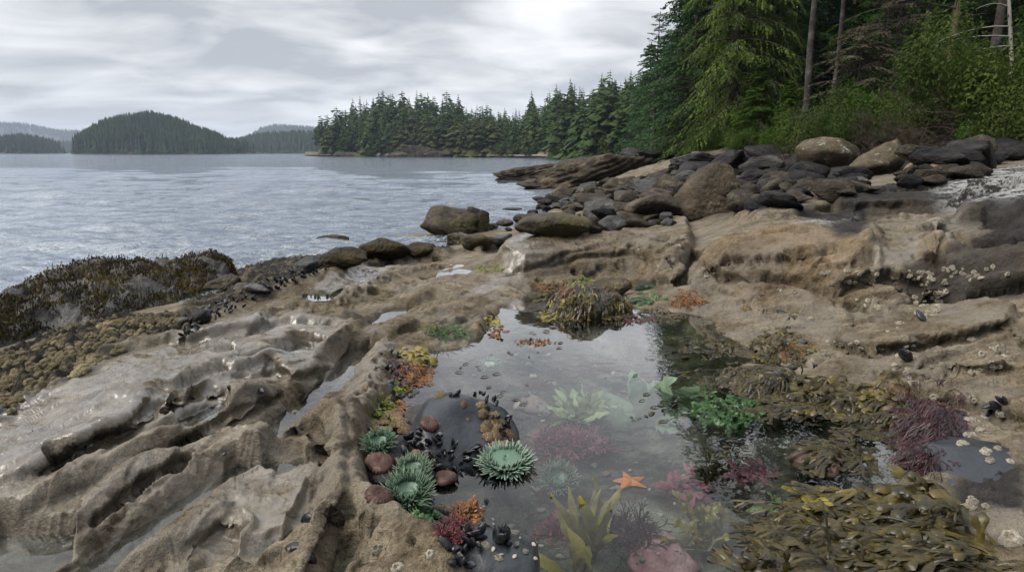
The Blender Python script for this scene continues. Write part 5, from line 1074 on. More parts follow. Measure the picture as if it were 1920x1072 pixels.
for px, py, w, h, sd, ti, lb in [(1180, 284, 60, 9, 57, .06, 'white bleached driftwood trunk lying on the outcrop'), (1245, 296, 60, 8, 58, -.05, 'second bleached drift trunk right of the first, on black rock')]:
    p = WZ(px, py, 1.15 if px < 1200 else .95); L = w * p[1] / F / 2; s = np.linspace(-1, 1, 7)
    o = MB().tube(np.c_[s * L, .15 * s * s, .04 * np.sin(s * 3)], .16 * (1 - .3 * s), 8).build('drift_log', M_DRIFT); o.location = p; o.rotation_euler = (0, ti, .15); tag(o, lb, 'log')
# stones of the boulder beach
STN = []
for i in range(8):
    V, Fc = rand_rock(300 + i, 11 + i, sub=4, k=(60, 24)[i % 2], rough=.10); V = V / np.ptp(V, axis=0)
    for m, nm in ((M_B_BROWN, 'brown'), (M_B_GREY, 'grey'), (M_B_DARK, 'dark'), (M_B_MOSS, 'mossy')): STN.append((V, Fc, m, nm, i))
_me = {}
rb = np.random.default_rng(21)
HERO = [(1652, 326, 50), (1558, 314, 46), (1322, 402, 66)]
def stones(poly, n, s0, s1, weights, label, group, flat=.62, sizepow=1.6, ang=False):
    P = np.array(poly, float); k = 0; done = []
    while len(done) < n and k < n * 40:
        k += 1; x = rb.uniform(P[:, 0].min(), P[:, 0].max()); y = rb.uniform(P[:, 1].min(), P[:, 1].max())
        if not inside(P, np.array([x]), np.array([y]))[0]: continue
        if any((x - a) ** 2 + (y - b) ** 2 < c * c for a, b, c in HERO): continue
        p, nn = hit(x, y); s = s0 + (s1 - s0) * rb.random() ** sizepow
        if any((p - q).length < (s + r) * .40 for q, r in done): continue
        done.append((p.copy(), s)); j = rb.choice(4, p=weights); V, Fc, m, nm, i = STN[rb.integers(0, 8) * 4 + j]; key = (i, j)
        if key not in _me: o = mesh_np('beach_stone', V, Fc, m); _me[key] = o.data
        else: o = bpy.data.objects.new('beach_stone', _me[key]); COL.objects.link(o)
        sz = s * rb.uniform(.8, 1.2); o.location = (p.x, p.y, p.z + s * flat * .25); o.scale = (sz * rb.uniform(.9, 1.35), sz * rb.uniform(.8, 1.1), s * flat * rb.uniform(.7, 1.25)); o.rotation_euler = (rb.normal(0, .2), rb.normal(0, .2), rb.uniform(0, 6.28))
        tag(o, label.replace('KIND', nm), 'stone', group.replace('KIND', nm))
stones([(1120,415),(1090,400),(1010,395),(1075,360),(1190,340),(1262,318),(1290,340),(1262,400),(1210,418),(1150,425)], 105, .35, 1.0, [.62, .2, .08, .1], 'rounded KIND stone in the boulder beach between the water and the large angular boulder', 'KIND stones of the boulder beach')
stones([(1100,440),(1110,415),(1250,400),(1300,402),(1290,420),(1200,426)], 40, .16, .42, [.5, .3, .1, .1], 'small KIND stone along the back of the pitted sandstone slab', 'KIND stones behind the slab')
stones([(900,430),(945,425),(985,408),(1050,400),(1100,420),(1020,432),(960,445)], 22, .18, .45, [.6, .1, .1, .2], 'wet KIND stone at the water edge between the mossy boulders', 'KIND stones at the water edge')
stones([(1385,395),(1400,330),(1500,310),(1570,318),(1690,330),(1720,345),(1560,372),(1470,388)], 150, .3, .85, [.36, .04, .60, 0], 'angular KIND rock in the jumble between the angular boulder and the lichen boulders', 'KIND rocks below the lichen boulders', .55)
stones([(1480,345),(1560,335),(1800,320),(1840,332),(1700,354),(1560,368),(1480,380)], 60, .28, .62, [.36, .04, .60, 0], 'small angular KIND rock filling the gaps below the lichen boulders', 'small KIND rocks below the lichen boulders', .6)
stones([(1290,325),(1330,300),(1500,295),(1560,300),(1400,330)], 30, .6, 1.6, [.1, .05, .85, 0], 'KIND rock at the foot of the near forest', 'KIND rocks at the forest edge', .5)
stones([(1690,315),(1740,300),(1900,285),(1910,300),(1840,310),(1760,308)], 14, .5, 1.3, [.15, .05, .8, 0], 'KIND rock under the leafy shrubs at the right', 'KIND rocks under the right shrubs', .6)
for px, py, w, h in [(1012, 377, 30, 11), (1060, 379, 34, 14), (1035, 369, 26, 8), (1022, 383, 30, 12), (962, 394, 38, 5), (945, 424, 36, 14), (977, 415, 36, 16), (1000, 400, 22, 9), (985, 420, 24, 10), (1085, 360, 44, 12), (1010, 345, 60, 12), (942, 344, 22, 6)]:
    boulder(px, py, w, h, M_B_BROWN if px % 2 else M_B_DARK, 'wet stone standing in the shallows off the boulder beach', px, .35, .8, .3, at=WZ(px, py, SEA), group='stones in the shallows', sub=3, name='beach_stone', cat='stone')

# ------------------------------------------------------------------ the weedy reef
def reef():
    fr = [WZ(px, py, SEA) for px, py in [(-220, 700), (-100, 672), (0, 648), (60, 634), (140, 622), (220, 603), (300, 582), (370, 562), (420, 540), (442, 512)]]
    cr = [(-160, 606, .10), (-60, 578, .14), (20, 545, .16), (90, 525, .17), (170, 507, .20), (240, 497, .22), (310, 490, .22), (370, 487, .18), (420, 490, .1), (440, 503, 0)]
    A = np.array(fr)[:, :2]; B = []
    for (px, py, z) in cr: p = WZ(px, py, SEA + .12 + z); B.append((p[0], p[1], SEA + .12 + z))
    B = np.array(B); n = 200; u = np.linspace(0, 9, n); ip = lambda M, c: np.interp(u, np.arange(10), M[:, c])
    m = 90; v = np.linspace(-.12, 1.8, m)[:, None]
    X = ip(A, 0) * (1 - v) + ip(B, 0) * v; Y = ip(A, 1) * (1 - v) + ip(B, 1) * v; Hc = ip(B, 2) - SEA
    prof = np.where(v < 1, np.clip(v, 0, 1) ** .55, 1 - .9 * sst(1, 1.75, v) - .12 * (v - 1)); prof = np.where(v < 0, v * 3, prof)
    e = np.clip(np.minimum(u, 9 - u) / .8, 0, 1) ** .5
    Z = SEA + Hc * prof * e + (.20 * fbm(X * 1.3, Y * 1.3, 4, 5) + .13 * (.6 - cell2(X * 3.2, Y * 3.2, 6)) + .055 * (.6 - cell2(X * 9, Y * 9, 8)) + .02 * fbm(X * 20, Y * 20, 2, 9)) * np.clip(prof * 2 + .2, 0, 1)
    X = X + .05 * fbm(X * 6, Z * 6, 3, 15); Y = Y + .12 * fbm(X * 4, Z * 8, 3, 16)
    t = NT('reef_rock'); co = t.coord(kind='World'); n1 = t.noise(co, 2.6, 5, .65); n2_ = t.noise(co, 13, 5, .7)
    c = t.ramp(n2_, [(.3, (.007, .0065, .006)), (.5, (.020, .017, .013)), (.66, (.05, .042, .03)), (.78, (.15, .14, .12))])
    z = t.n('ShaderNodeSeparateXYZ'); g_ = t.n('ShaderNodeNewGeometry'); t.l(g_.outputs['Position'], z.inputs[0])
    c = t.mix(t.math('MULTIPLY', t.ramp(n1, [(.46, 0), (.56, 1)]), t.ramp(t.math('ADD', z.outputs[2], .5), [(.3, 0), (.55, .8)])), c, t.ramp(n2_, [(.3, (.03, .018, .005)), (.7, (.13, .085, .012))]))
    o = mesh_np('weedy_reef', np.stack([X, Y, Z], -1).reshape(-1, 3), (lambda i: np.stack([i, i + 1, i + n + 1, i + n], -1).reshape(-1, 4))(np.arange(m - 1)[:, None] * n + np.arange(n - 1)[None]), t.done(t.principled(c, .38, t.bump(t.noise(co, 40, 3, .6), .9, .02), .6)))
    tag(o, 'low black rock reef draped with brown seaweed at the left waterline', 'reef')
    # weed draped over it: countless small fronds
    r_ = np.random.default_rng(8); k = 20000; a = r_.integers(6, m - 8, k); b = r_.integers(4, n - 4, k); keep = (Z[a, b] > SEA + .02) & (fbm(X[a, b] * 1.6, Y[a, b] * 1.6, 3, 44) > -.15); a = a[keep]; b = b[keep]; k = len(a)
    P = np.stack([X[a, b], Y[a, b], Z[a, b]], -1) + r_.normal(0, .02, (k, 3)); d = r_.normal(size=(k, 3)) * [1, 1, .2] + [0, -.6, -.35]; d /= np.linalg.norm(d, axis=1)[:, None]; s = np.cross(d, r_.normal(size=(k, 3)) * .4 + [0, 0, 1]); s /= np.linalg.norm(s, axis=1)[:, None]
    L = r_.uniform(.025, .065, (k, 1)); Wd = r_.uniform(.005, .011, (k, 1)); up = np.array([0, 0, .03])
    V = np.stack([P, P + d * L * .5 + s * Wd + up, P + d * L - [0, 0, .02], P + d * L * .5 - s * Wd + up], 1).reshape(-1, 3)
    mt = mat_leaf('reef_weed', (.010, .007, .003), (.045, .030, .006), (.17, .115, .014), 2.2, .3, .15, 0., kind='World')
    tag(mesh_np('reef_seaweed', V, np.arange(4 * k).reshape(-1, 4), mt, False), 'brown and mustard seaweed fringe covering the black reef', 'seaweed', kind='stuff')
reef()
# ------------------------------------------------------------------ life of the tide pool
rl = np.random.default_rng(99)
SURF = []
def surf(o):
    """let later things stand on this rock"""
    bpy.context.view_layer.update(); mw = o.matrix_world; SURF.append(BVHTree.FromPolygons([mw @ v.co for v in o.data.vertices], [p.vertices[:] for p in o.data.polygons]))
def hita(px, py, zmin=None):
    d = Vector(ray(px, py)).normalized(); best = None
    for b in [BVH] + SURF:
        r = b.ray_cast(CAMP, d)
        if r[0] is not None and (best is None or r[3] < best[3]): best = r
    p, n = (best[0], best[1]) if best else (Vector(WZ(px, py, 0)), Vector((0, 0, 1)))
    if n.dot(d) > 0: n = -n
    if zmin is not None and p.z < zmin: p = Vector(WZ(px, py, zmin)); n = Vector((0, 0, 1))
    return p.copy(), n.copy()
def kpx(p): return (p - CAMP).length / math.hypot(F, 300)       # metres per photo pixel at a point
def face(o, n, spin=0., keep=.6):
    up = (Vector(n) * keep + Vector((0, 0, 1)) * (1 - keep)).normalized(); q = up.to_track_quat('Z', 'Y'); o.rotation_mode = 'QUATERNION'; o.rotation_quaternion = q @ Matrix.Rotation(spin, 3, 'Z').to_quaternion()

# --- dark rocks at the pool's left margin and stones in the pool
M_BASALT = mat_simple('dark_basalt', (.014, .017, .022), (.030, .036, .045), 3, .36, .8, 22, .01, c3=(.055, .062, .072), spec=.6)
def prock(px, py, w, h, mat, label, seed, ang=.4, depth=.9, rough=.08, z=None, rz=.3, np_=8, lift=.15, sub=4, name='pool_rock', zmin=-.14, tilt=(0, 0)):
    p, n = hita(px, py, zmin)
    if z is not None: p = Vector(WZ(px, py, z))
    k = kpx(p); V, Fc = blob_rock(seed, sub, ang, np_, rough); V = V / np.ptp(V, axis=0)
    o = mesh_np(name, V * np.array([w * k, w * k * depth, h * k]), Fc, mat); o.location = (p.x, p.y, p.z + h * k * lift); o.rotation_euler = (*tilt, rz); tag(o, label, 'rock'); surf(o); return o
prock(862, 838, 225, 150, M_BASALT, 'smooth blue black boulder with limpets at the left side of the pool', 61, .5, 1.0, .10, z=-.05, rz=.4)
prock(745, 905, 150, 110, M_B_DARK, 'dark rock carrying green anemones against the sandstone rim', 62, .4, 1.3, .12, z=-.07)
prock(925, 1075, 190, 130, M_BASALT, 'black mussel covered rock at the lower edge of the picture', 63, .5, 1., .08, z=-.05)
prock(790, 790, 70, 46, M_B_GREY, 'grey stone between the sandstone rim and the blue black boulder', 64, .3, 1., .06, z=-.02)
prock(722, 640 + 96, 46, 30, M_B_GREY, 'pale pebble heap stone in the rim hollow above the lime green weed', 65, .3, 1., .08, z=.02)
prock(520, 985, 1, 1, M_B_DARK, 'tiny dark pebble on the left shelf', 66) if False else None
M_BRN0 = mat_simple('brown_crust', (.05, .03, .025), (.14, .085, .07), 6, .6, .9, 40, .01, c3=(.27, .18, .15))
M_COR = mat_simple('pink_coralline', (.22, .09, .10), (.50, .27, .27), 6, .8, .9, 40, .01, c3=(.72, .50, .46))
prock(1236, 1062, 130, 80, M_COR, 'pink encrusted rock under water at the bottom of the pool', 67, .3, .9, .2, zmin=-.30)
prock(1000, 765, 66, 36, mat_simple('shelly_rock', (.14, .10, .085), (.36, .28, .24), 7, .8, .9, 40, .01, c3=(.62, .54, .48)), 'pale shell crusted stone under water left of the green kelp', 68, .3, .9, .2, zmin=-.30)
prock(1070, 830, 150, 60, M_B_DARK, 'dark weedy stone under water below the green kelp', 69, .4, .9, .2, zmin=-.33)
prock(1540, 872, 90, 44, M_BRN0, 'pink brown encrusted rock at the right margin of the pool', 70, .4, .9, .2, z=-.02)
prock(1425, 715, 170, 40, mossy('pebbly_rock', (.10, .08, .05), (.05, .045, .015), (.26, .21, .14), .5), 'flat crusted brown rock at the pool edge above the olive weed', 71, .3, .6, .2, z=-.01)
prock(1085, 590, 135, 90, mossy('purple_rock', (.07, .055, .06), (.07, .075, .02), (.22, .19, .20), .52), 'weed draped mound of rock at the back of the pool', 72, .4, .8, .15, z=-.03)
prock(1150, 590, 70, 62, M_B_MOSS, 'smaller weedy rock right of the weed draped mound', 73, .4, .8, .15, z=-.03)
prock(1140, 545, 90, 34, M_B_TAN, 'tan slab of sandstone behind the weed draped mound', 74, .6, .7, .1, z=.02, tilt=(0, -.2))
prock(1850, 890, 190, 60, M_BASALT, 'flat dark slate rock with white barnacles at the right edge', 75, .5, .9, .04, z=.03)
prock(1795, 815, 120, 50, M_BASALT, 'dark wet rock behind the dark red seaweed', 76, .5, .9, .05, z=.03)
for px, py, w, h, sd in [(1215, 545, 50, 26, 1), (1240, 560, 60, 26, 2), (1205, 570, 60, 22, 3), (1255, 540, 44, 20, 4)]:
    prock(px, py, w, h, mossy('green_stone%d' % sd, (.03, .05, .035), (.05, .10, .03), (.12, .20, .13), .56), ('rear left one', 'middle right one', 'nearest one', 'rear right one')[sd - 1] + ' of four green filmed stones in the back pool corner', 80 + sd, .3, .9, .06, z=-.01)

# --- anemones
def anemone_mats(nm, c1, c2, cd1, cd2):
    t = NT('tentacles_' + nm); co = t.coord(); f = t.n('ShaderNodeAttribute', attribute_name='tip').outputs['Fac']
    c = t.mix(t.ramp(f, [(.1, 0), (.9, 1)]), c1, c2); c = t.mix(t.ramp(t.noise(co, 30, 3), [(.4, .35), (.65, 0)]), c, tuple(v * .4 for v in c1))
    b = t.n('ShaderNodeBsdfPrincipled'); t.l(c, b.inputs['Base Color']); b.inputs['Roughness'].default_value = .32; b.inputs['Subsurface Weight'].default_value = .15; b.inputs['Subsurface Radius'].default_value = (.006, .008, .006)
    mt = t.done(b.outputs[0])
    t = NT('oral_disc_' + nm); co = t.coord(); g = t.n('ShaderNodeTexGradient', gradient_type='RADIAL'); t.l(co, g.inputs[0])
    st = t.math('SINE', t.math('MULTIPLY', g.outputs[0], 2 * math.pi * 26)); c = t.mix(t.math('MULTIPLY_ADD', st, .25, .5), cd1, cd2)
    md = t.done(t.principled(c, .35, t.bump(t.noise(co, 60, 3), .3, .003)))
    return mt, md
AN = {'green': anemone_mats('green', (.040, .11, .06), (.32, .46, .31), (.06, .13, .085), (.13, .23, .15)), 'mint': anemone_mats('mint', (.09, .20, .13), (.46, .58, .45), (.07, .14, .09), (.14, .24, .165)),
      'pale': anemone_mats('pale', (.20, .42, .26), (.55, .74, .52), (.30, .50, .32), (.50, .68, .48))}
M_COLUMN = mat_simple('anemone_column', (.035, .06, .035), (.10, .13, .075), 18, .5, .8, 60, .008)
def anemone(px, py, rpx, kind, label, zmin=0.0, tilt=.5, n=46, ln=.62, curl=1.0, disc=.62, cup=.0):
    p, nn = hita(px, py, zmin); r = rpx * kpx(p); e = empty('sea_anemone', p); face(e, Vector(nn) + Vector((0, -tilt, .5)), rl.uniform(0, 6), .7)
    mt, md = AN[kind]; h = r * .5
    # column: a squat ribbed barrel
    th = np.linspace(0, 2 * np.pi, 40, endpoint=False); prof = [(.72, -.35), (.62, .0), (.60, .3), (.66, .44), (disc + .02, .5)]
    V = np.array([[q * (1 + .03 * math.cos(t_ * 20)) * r * math.cos(t_), q * (1 + .03 * math.cos(t_ * 20)) * r * math.sin(t_), z * r] for q, z in prof for t_ in th]); i = np.arange(len(prof) - 1)[:, None] * 40; j = np.arange(40)[None]
    mesh_np('column', V, np.stack([i + j, i + (j + 1) % 40, i + 40 + (j + 1) % 40, i + 40 + j], -1).reshape(-1, 4), M_COLUMN, True, e)
    # oral disc with a puckered slit mouth
    pr = [(.0, -.10), (.05, -.06), (.10, .0), (.16, .02), (.35, .0), (.55, .0), (.85, .02), (1.0, .0)]
    V = np.array([[q * disc * r * math.cos(t_) * (1 if q > .12 else 1.8), q * disc * r * math.sin(t_), h + (z * .5 - cup * (1 - q * q) + .02 * q * math.cos(3 * t_)) * r] for q, z in pr for t_ in th]); i = np.arange(len(pr) - 1)[:, None] * 40
    mesh_np('oral_disc', V, np.stack([i + j, i + (j + 1) % 40, i + 40 + (j + 1) % 40, i + 40 + j], -1).reshape(-1, 4), md, True, e)
    mb = MB(); tips = []
    for ring, (rr, el, lf) in enumerate([(disc * .78, 1.05, .62), (disc * .90, .70, .85), (disc * 1.0, .30, 1.0), (disc * 1.04, -.10, .9)]):
        m = int(n * 1.3 * (.7 + .12 * ring))
        for k in range(m):
            a = 6.283 * (k + .5 * ring) / m + rl.normal(0, .05); L = r * ln * lf * rl.uniform(.6, 1.2); ee = el + rl.normal(0, .24); P = [np.array([math.cos(a) * rr * r, math.sin(a) * rr * r, h - .02 * r - .05 * ring * r])]; aa = a + rl.normal(0, .15)
            for s in range(6):
                P.append(P[-1] + L / 6 * np.array([math.cos(aa) * math.cos(ee), math.sin(aa) * math.cos(ee), math.sin(ee)])); ee += curl * .13; aa += rl.normal(0, .07)
            mb.tube(np.array(P), r * .040 * np.array([.95, 1.0, .95, .85, .7, .52, .3]), 5); tips += [s / 6 for s in range(7) for _ in range(5)] + [1.] * 6
    o = mb.build('tentacle_fringe', mt, e); at = o.data.attributes.new('tip', 'FLOAT', 'POINT'); at.data.foreach_set('value', np.array(tips, np.float32)[:len(o.data.vertices)])
    tag(e, label, 'anemone'); return e
anemone(712, 838, 34, 'green', 'green anemone highest on the left, above the closed brown anemone', .05, .4, 40, .55, 1.2, .55, .25)
anemone(776, 890, 40, 'green', 'half hidden green anemone behind the largest green one at the rim', .04, .2, 38, .5, 1.1, .5, .2)
anemone(766, 934, 48, 'green', 'large open dark green anemone with full tentacles below the rim', .06, .5, 46, .62, 1.1, .55, .2)
anemone(948, 880, 52, 'mint', 'flat mint green anemone with a broad pale disc right of the mussels', -.025, .25, 50, .42, .5, .70)
anemone(1047, 905, 40, 'mint', 'folded pale green anemone under water right of the flat mint one', -.22, .8, 40, .5, 1.3, .55, .25)
anemone(918, 692, 24, 'pale', 'small whitish green anemone under water near the far left corner of the pool', -.12, .3, 30, .45, .8, .6, .1)
# closed brown anemones
M_BRN = mat_simple('closed_anemone', (.035, .018, .015), (.10, .055, .045), 14, .45, .9, 50, .008, c3=(.26, .18, .15))
def closed(px, py, rpx, label, zmin, ribs=22, sq=.75):
    p, n = hita(px, py, zmin); r = rpx * kpx(p); th = np.linspace(0, 2 * np.pi, 66, endpoint=False); V = []
    u1, u2 = rl.uniform(-.08, .08, 2); pr = [(.8, -.3), (1.02, .0), (1.0, .22 + u1), (.90, .44 + u2), (.70, .58 + u1), (.52, .64), (.36, .56 + u2), (.22, .58), (.10, .50), (.02, .46)]
    for q, z in pr:
        for t_ in th: w_ = 1 + .06 * math.cos(t_ * ribs) * (q > .2) + .10 * math.sin(2 * t_ + px) + .06 * math.sin(3 * t_ + py); V.append((q * w_ * r * math.cos(t_), q * w_ * r * math.sin(t_) * .9, z * r * sq))
    i = np.arange(len(pr) - 1)[:, None] * 66; j = np.arange(66)[None]
    o = mesh_np('closed_anemone', np.array(V), np.stack([i + j, i + (j + 1) % 66, i + 66 + (j + 1) % 66, i + 66 + j], -1).reshape(-1, 4), M_BRN); o.location = p; face(o, Vector(n) + Vector((0, -.5, .3)), rl.uniform(0, 6)); tag(o, label, 'anemone')
closed(713, 870, 26, 'closed pinkish brown anemone with a puckered top under the highest green one', .05)
closed(835, 897, 20, 'closed brown ribbed anemone right of the half hidden green one', .02, 26)
closed(710, 930, 24, 'reddish brown striped closed anemone left of the large open green one', .06, 18)
closed(805, 770 + 25, 18, 'small closed tan anemone beside the grey stone at the rim', .03, 20)

# --- starfish
def starfish(px, py, Rpx, label):
    p, n = hita(px, py, -.30); R_ = Rpx * kpx(p); na, nr = 100, 14; V = []; 
    for i in range(nr + 1):
        q = i / nr
        for k in range(na):
            a = 6.283 * k / na; t_ = abs(((a * 5 / 6.283 + .5) % 1) - .5) * 2          # 0 on an arm's axis, 1 between arms
            arm = int((a * 5 / 6.283 + .5) % 5); La = (1.0, .84, 1.12, .92, 1.04)[arm]; ro = .30 / max(.18, .30 + .0) * 1.0
            th_ = t_ * math.pi / 5; bb = .38; edge = bb * math.sin(math.pi / 5) / (bb * math.sin(math.pi / 5 - th_) + math.sin(th_)); edge = (edge - bb) * La + bb; edge *= 1 - .10 * max(0, 1 - t_ * 6)
            rr = q * edge; hgt = (.17 * (1 - .72 * rr) * (1 - q ** 3.5) + .025) * (1 - .35 * t_ * q)
            V.append((R_ * rr * math.cos(a + .24 * q * q * math.sin(arm * 2.3)), R_ * rr * math.sin(a + .24 * q * q * math.sin(arm * 2.3)), R_ * hgt))
    i = np.arange(nr)[:, None] * na; j = np.arange(na)[None]
    t = NT('starfish_skin'); co = t.coord(); v = t.vor(co, 260); c = t.ramp(t.noise(co, 60, 4), [(.35, (.62, .15, .015)), (.65, (.85, .27, .04))]); c = t.mix(t.ramp(v, [(.1, .6), (.4, 0)]), c, (.95, .50, .20))
    m = t.done(t.principled(c, .5, t.bump(v, -.6, .003)))
    o = mesh_np('starfish', np.array(V), np.stack([i + j, i + (j + 1) % na, i + na + (j + 1) % na, i + na + j], -1).reshape(-1, 4), m); o.location = (p.x, p.y, p.z + .008); o.rotation_euler = (.05, 0, math.radians(100)); tag(o, label, 'starfish')
starfish(1181, 905, 40, 'orange five armed starfish lying on pale sand in the pool')

# --- mussels, barnacles, limpets
def mussel_mesh():
    na, nr = 16, 12; V = []
    for i in range(nr + 1):
        s = i / nr
        for k in range(na):
            a = 6.283 * k / na; w_ = math.sin(math.pi * min(1, s * .96 + .03)) ** .75 * (.55 + .45 * s); V.append((w_ * .24 * math.cos(a) * (1 + .15 * (math.cos(a) > 0)), w_ * .15 * math.sin(a) * (1 - .25 * abs(math.cos(a)) ** 6), s - .15))
    i = np.arange(nr)[:, None] * na; j = np.arange(na)[None]; return np.array(V), np.stack([i + j, i + (j + 1) % na, i + na + (j + 1) % na, i + na + j], -1).reshape(-1, 4)
t = NT('mussel_shell'); co = t.coord((1, 1, 1)); gz_ = t.n('ShaderNodeSeparateXYZ'); t.l(t.n('ShaderNodeTexCoord').outputs['Object'], gz_.inputs[0]); oi = t.n('ShaderNodeObjectInfo')
c = t.ramp(t.math('ADD', t.math('MULTIPLY', t.noise(co, 5, 4), .5), t.math('MULTIPLY', gz_.outputs[2], .3)), [(.25, (.008, .009, .012)), (.5, (.018, .020, .028)), (.66, (.045, .05, .065))]); c = t.mix(t.math('MULTIPLY', t.ramp(t.noise(co, 4, 3), [(.56, 0), (.62, 1)]), t.ramp(oi.outputs['Random'], [(.6, 0), (.8, .8)])), c, (.33, .30, .27))
M_MUS = t.done(t.principled(c, .24, t.bump(t.noise(co, 26, 2), .25, .01), .6)); MV, MF = mussel_mesh(); _mm = None
def mussel(px, py, Lpx, label, group, zmin=-.02, lie=False):
    global _mm
    p, n = hita(px, py, zmin); o = mesh_np('mussel', MV, MF, M_MUS) if _mm is None else bpy.data.objects.new('mussel', _mm)
    if _mm is None: _mm = o.data
    else: COL.objects.link(o)
    L = Lpx * kpx(p); o.location = p - Vector(n) * L * .05; o.scale = (L * 1.15, L * 1.15, L)
    d = (Vector(n) * (.15 if lie else .7) + Vector((rl.normal(0, .5), rl.normal(-.25, .45), rl.normal(.1, .3)))).normalized(); o.rotation_mode = 'QUATERNION'; o.rotation_quaternion = d.to_track_quat('Z', 'Y') @ Matrix.Rotation(rl.uniform(0, 6.28), 3, 'Z').to_quaternion(); tag(o, label, 'mussel', group)
barnacle = None
def scatter(fn, poly, n, a, b, label, group, **k):
    P = np.array(poly, float); c = 0; g_ = 0; last = None; cl = .5 if fn is barnacle else 0
    while c < n and g_ < n * 40:
        g_ += 1; x = rl.uniform(P[:, 0].min(), P[:, 0].max()); y = rl.uniform(P[:, 1].min(), P[:, 1].max())
        if last and rl.random() < cl: x, y = last[0] + rl.normal(0, b * 1.9), last[1] + rl.normal(0, b * 1.3)
        if inside(P, np.array([x]), np.array([y]))[0]: last = (x, y); fn(x, y, rl.uniform(a, b), label, group, **k); c += 1
scatter(mussel, [(745,810),(790,800),(900,840),(905,880),(840,890),(770,870)], 62, 18, 30, 'black mussel in the tight bed under the blue black boulder', 'mussel bed under the boulder')
scatter(mussel, [(895,740),(925,750),(960,800),(955,835),(935,800)], 16, 16, 26, 'black mussel on the right shoulder of the blue black boulder', 'mussels on the boulder shoulder')
scatter(mussel, [(835,735),(900,732),(915,745),(850,745)], 7, 16, 24, 'black mussel along the top edge of the blue black boulder', 'mussels on the boulder top')
scatter(mussel, [(830,1000),(870,980),(925,985),(960,1010),(920,1040),(850,1072)], 26, 28, 46, 'large black mussel in the cluster on the rock at the lower edge', 'mussels at the lower edge')
scatter(mussel, [(735,650),(770,690),(745,720),(720,700)], 14, 12, 20, 'small dark mussel tucked under the sandstone rim beside the far left corner of the pool', 'mussels under the rim', zmin=0)
scatter(mussel, [(1850,755),(1885,750),(1895,775),(1860,780)], 7, 18, 26, 'black mussel in the small cluster among barnacles on the right slope', 'mussels on the right slope')
scatter(mussel, [(1690,780+60),(1720,660),(1730,680),(1700,690)], 0, 18, 26, '', '')
scatter(mussel, [(330,640),(360,590),(430,560),(560,500),(700,470),(620,500),(470,570)], 150, 8, 15, 'small black mussel on the dark bed seaward of the pitted ridge', 'mussels on the seaward bed', zmin=SEA)
for px, py, L, lb in [(566, 975, 42, 'upper one of two glossy black mussels on the lower left sandstone'), (538, 1022, 50, 'lower one of two glossy black mussels on the lower left sandstone'), (592, 1055, 34, 'dark mussel in the hollow at the lower edge left of the pool rim'), (485, 730, 24, 'black mussel lying on the crest beside the gully water'),
   (905, 905, 34, 'black mussel at the waterline below the flat mint anemone'), (890, 975, 36, 'large half open mussel lying in the shallow water'), (918, 945, 34, 'mussel with pink growth standing in the shallow water'), (1460, 582, 30, 'black mussel beside the yellow snail on the right face'), (1735, 602, 30, 'grey striped mussel on the right terrace'), (815, 965, 60, 'upright grey mussel crusted with barnacles under the anemones'), (1705, 675, 40, 'dark mussel among barnacles on the right terrace step'), (912, 1005, 46, 'grey worn mussel on top of the lower rock')]:
    mussel(px, py, L, lb, None, zmin=-.03, lie=True)
def barn_mesh(seed, kind):
    r_ = np.random.default_rng(seed); na = 18; V = []; rad = 1 + .10 * np.cos(np.arange(na) * 6.283 / na * 6 + 1) + r_.normal(0, .07, na)
    pr = [(1., 0), (.86, .25), (.66, .52), (.50, .66), (.40, .60), (.30, .35), (.05, .28)] if kind == 'barnacle' else [(1., 0), (.9, .16), (.66, .36), (.34, .52), (.12, .58), (.01, .59)]
    for q, z in pr: V += [(q * rad[k] * math.cos(k * 6.283 / na) + .1 * z, q * rad[k] * math.sin(k * 6.283 / na), z + r_.normal(0, .02)) for k in range(na)]
    i = np.arange(len(pr) - 1)[:, None] * na; j = np.arange(na)[None]; return np.array(V), np.stack([i + j, i + (j + 1) % na, i + na + (j + 1) % na, i + na + j], -1).reshape(-1, 4)
M_BARN = mat_simple('barnacle_shell', (.22, .18, .125), (.48, .43, .34), 2.5, .8, .6, 9, .08, c3=(.68, .64, .55), rnd=.3)
M_LIMP = mat_simple('limpet_shell', (.10, .07, .04), (.26, .19, .11), 3, .7, .6, 9, .08, c3=(.42, .33, .20), rnd=.35)
BM = [mesh_np('barnacle', *barn_mesh(i, 'barnacle'), M_BARN) for i in range(4)]; LM = [mesh_np('limpet', *barn_mesh(10 + i, 'limpet'), M_LIMP) for i in range(3)]; first = {}
def shell(src, nm, px, py, rpx, label, group, zmin=0.):
    k = int(rl.integers(0, len(src))); p, n = hita(px, py, zmin); o = src[k]
    if (nm, k) in first: o = src[k].copy(); COL.objects.link(o)
    first[(nm, k)] = 1; r = rpx * kpx(p); o.location = p; o.scale = (r, r * rl.uniform(.8, 1), r * rl.uniform(.7, 1.2)); face(o, n, rl.uniform(0, 6.28), .85); tag(o, label, nm, group)
barnacle = lambda px, py, r, l, g, **k: shell(BM, 'barnacle', px, py, r, l, g, **k)
limpet = lambda px, py, r, l, g, **k: shell(LM, 'limpet', px, py, r, l, g, **k)
scatter(barnacle, [(1535,512),(1600,500),(1690,520),(1700,500),(1760,510),(1750,535),(1650,535),(1560,535)], 44, 2.4, 5.4, 'white barnacle in the band under the overhanging lip of the right slope', 'barnacles under the lip')
scatter(barnacle, [(1605,560),(1660,562),(1650,580),(1612,580)], 21, 2.4, 5.4, 'white barnacle in the patch midway down the right face', 'barnacles on the right face')
scatter(barnacle, [(1690,590),(1720,545),(1775,545),(1760,590),(1690,620),(1640,625)], 46, 2.4, 5.4, 'white barnacle in the crevice right of the face patch', 'barnacles in the right crevice')
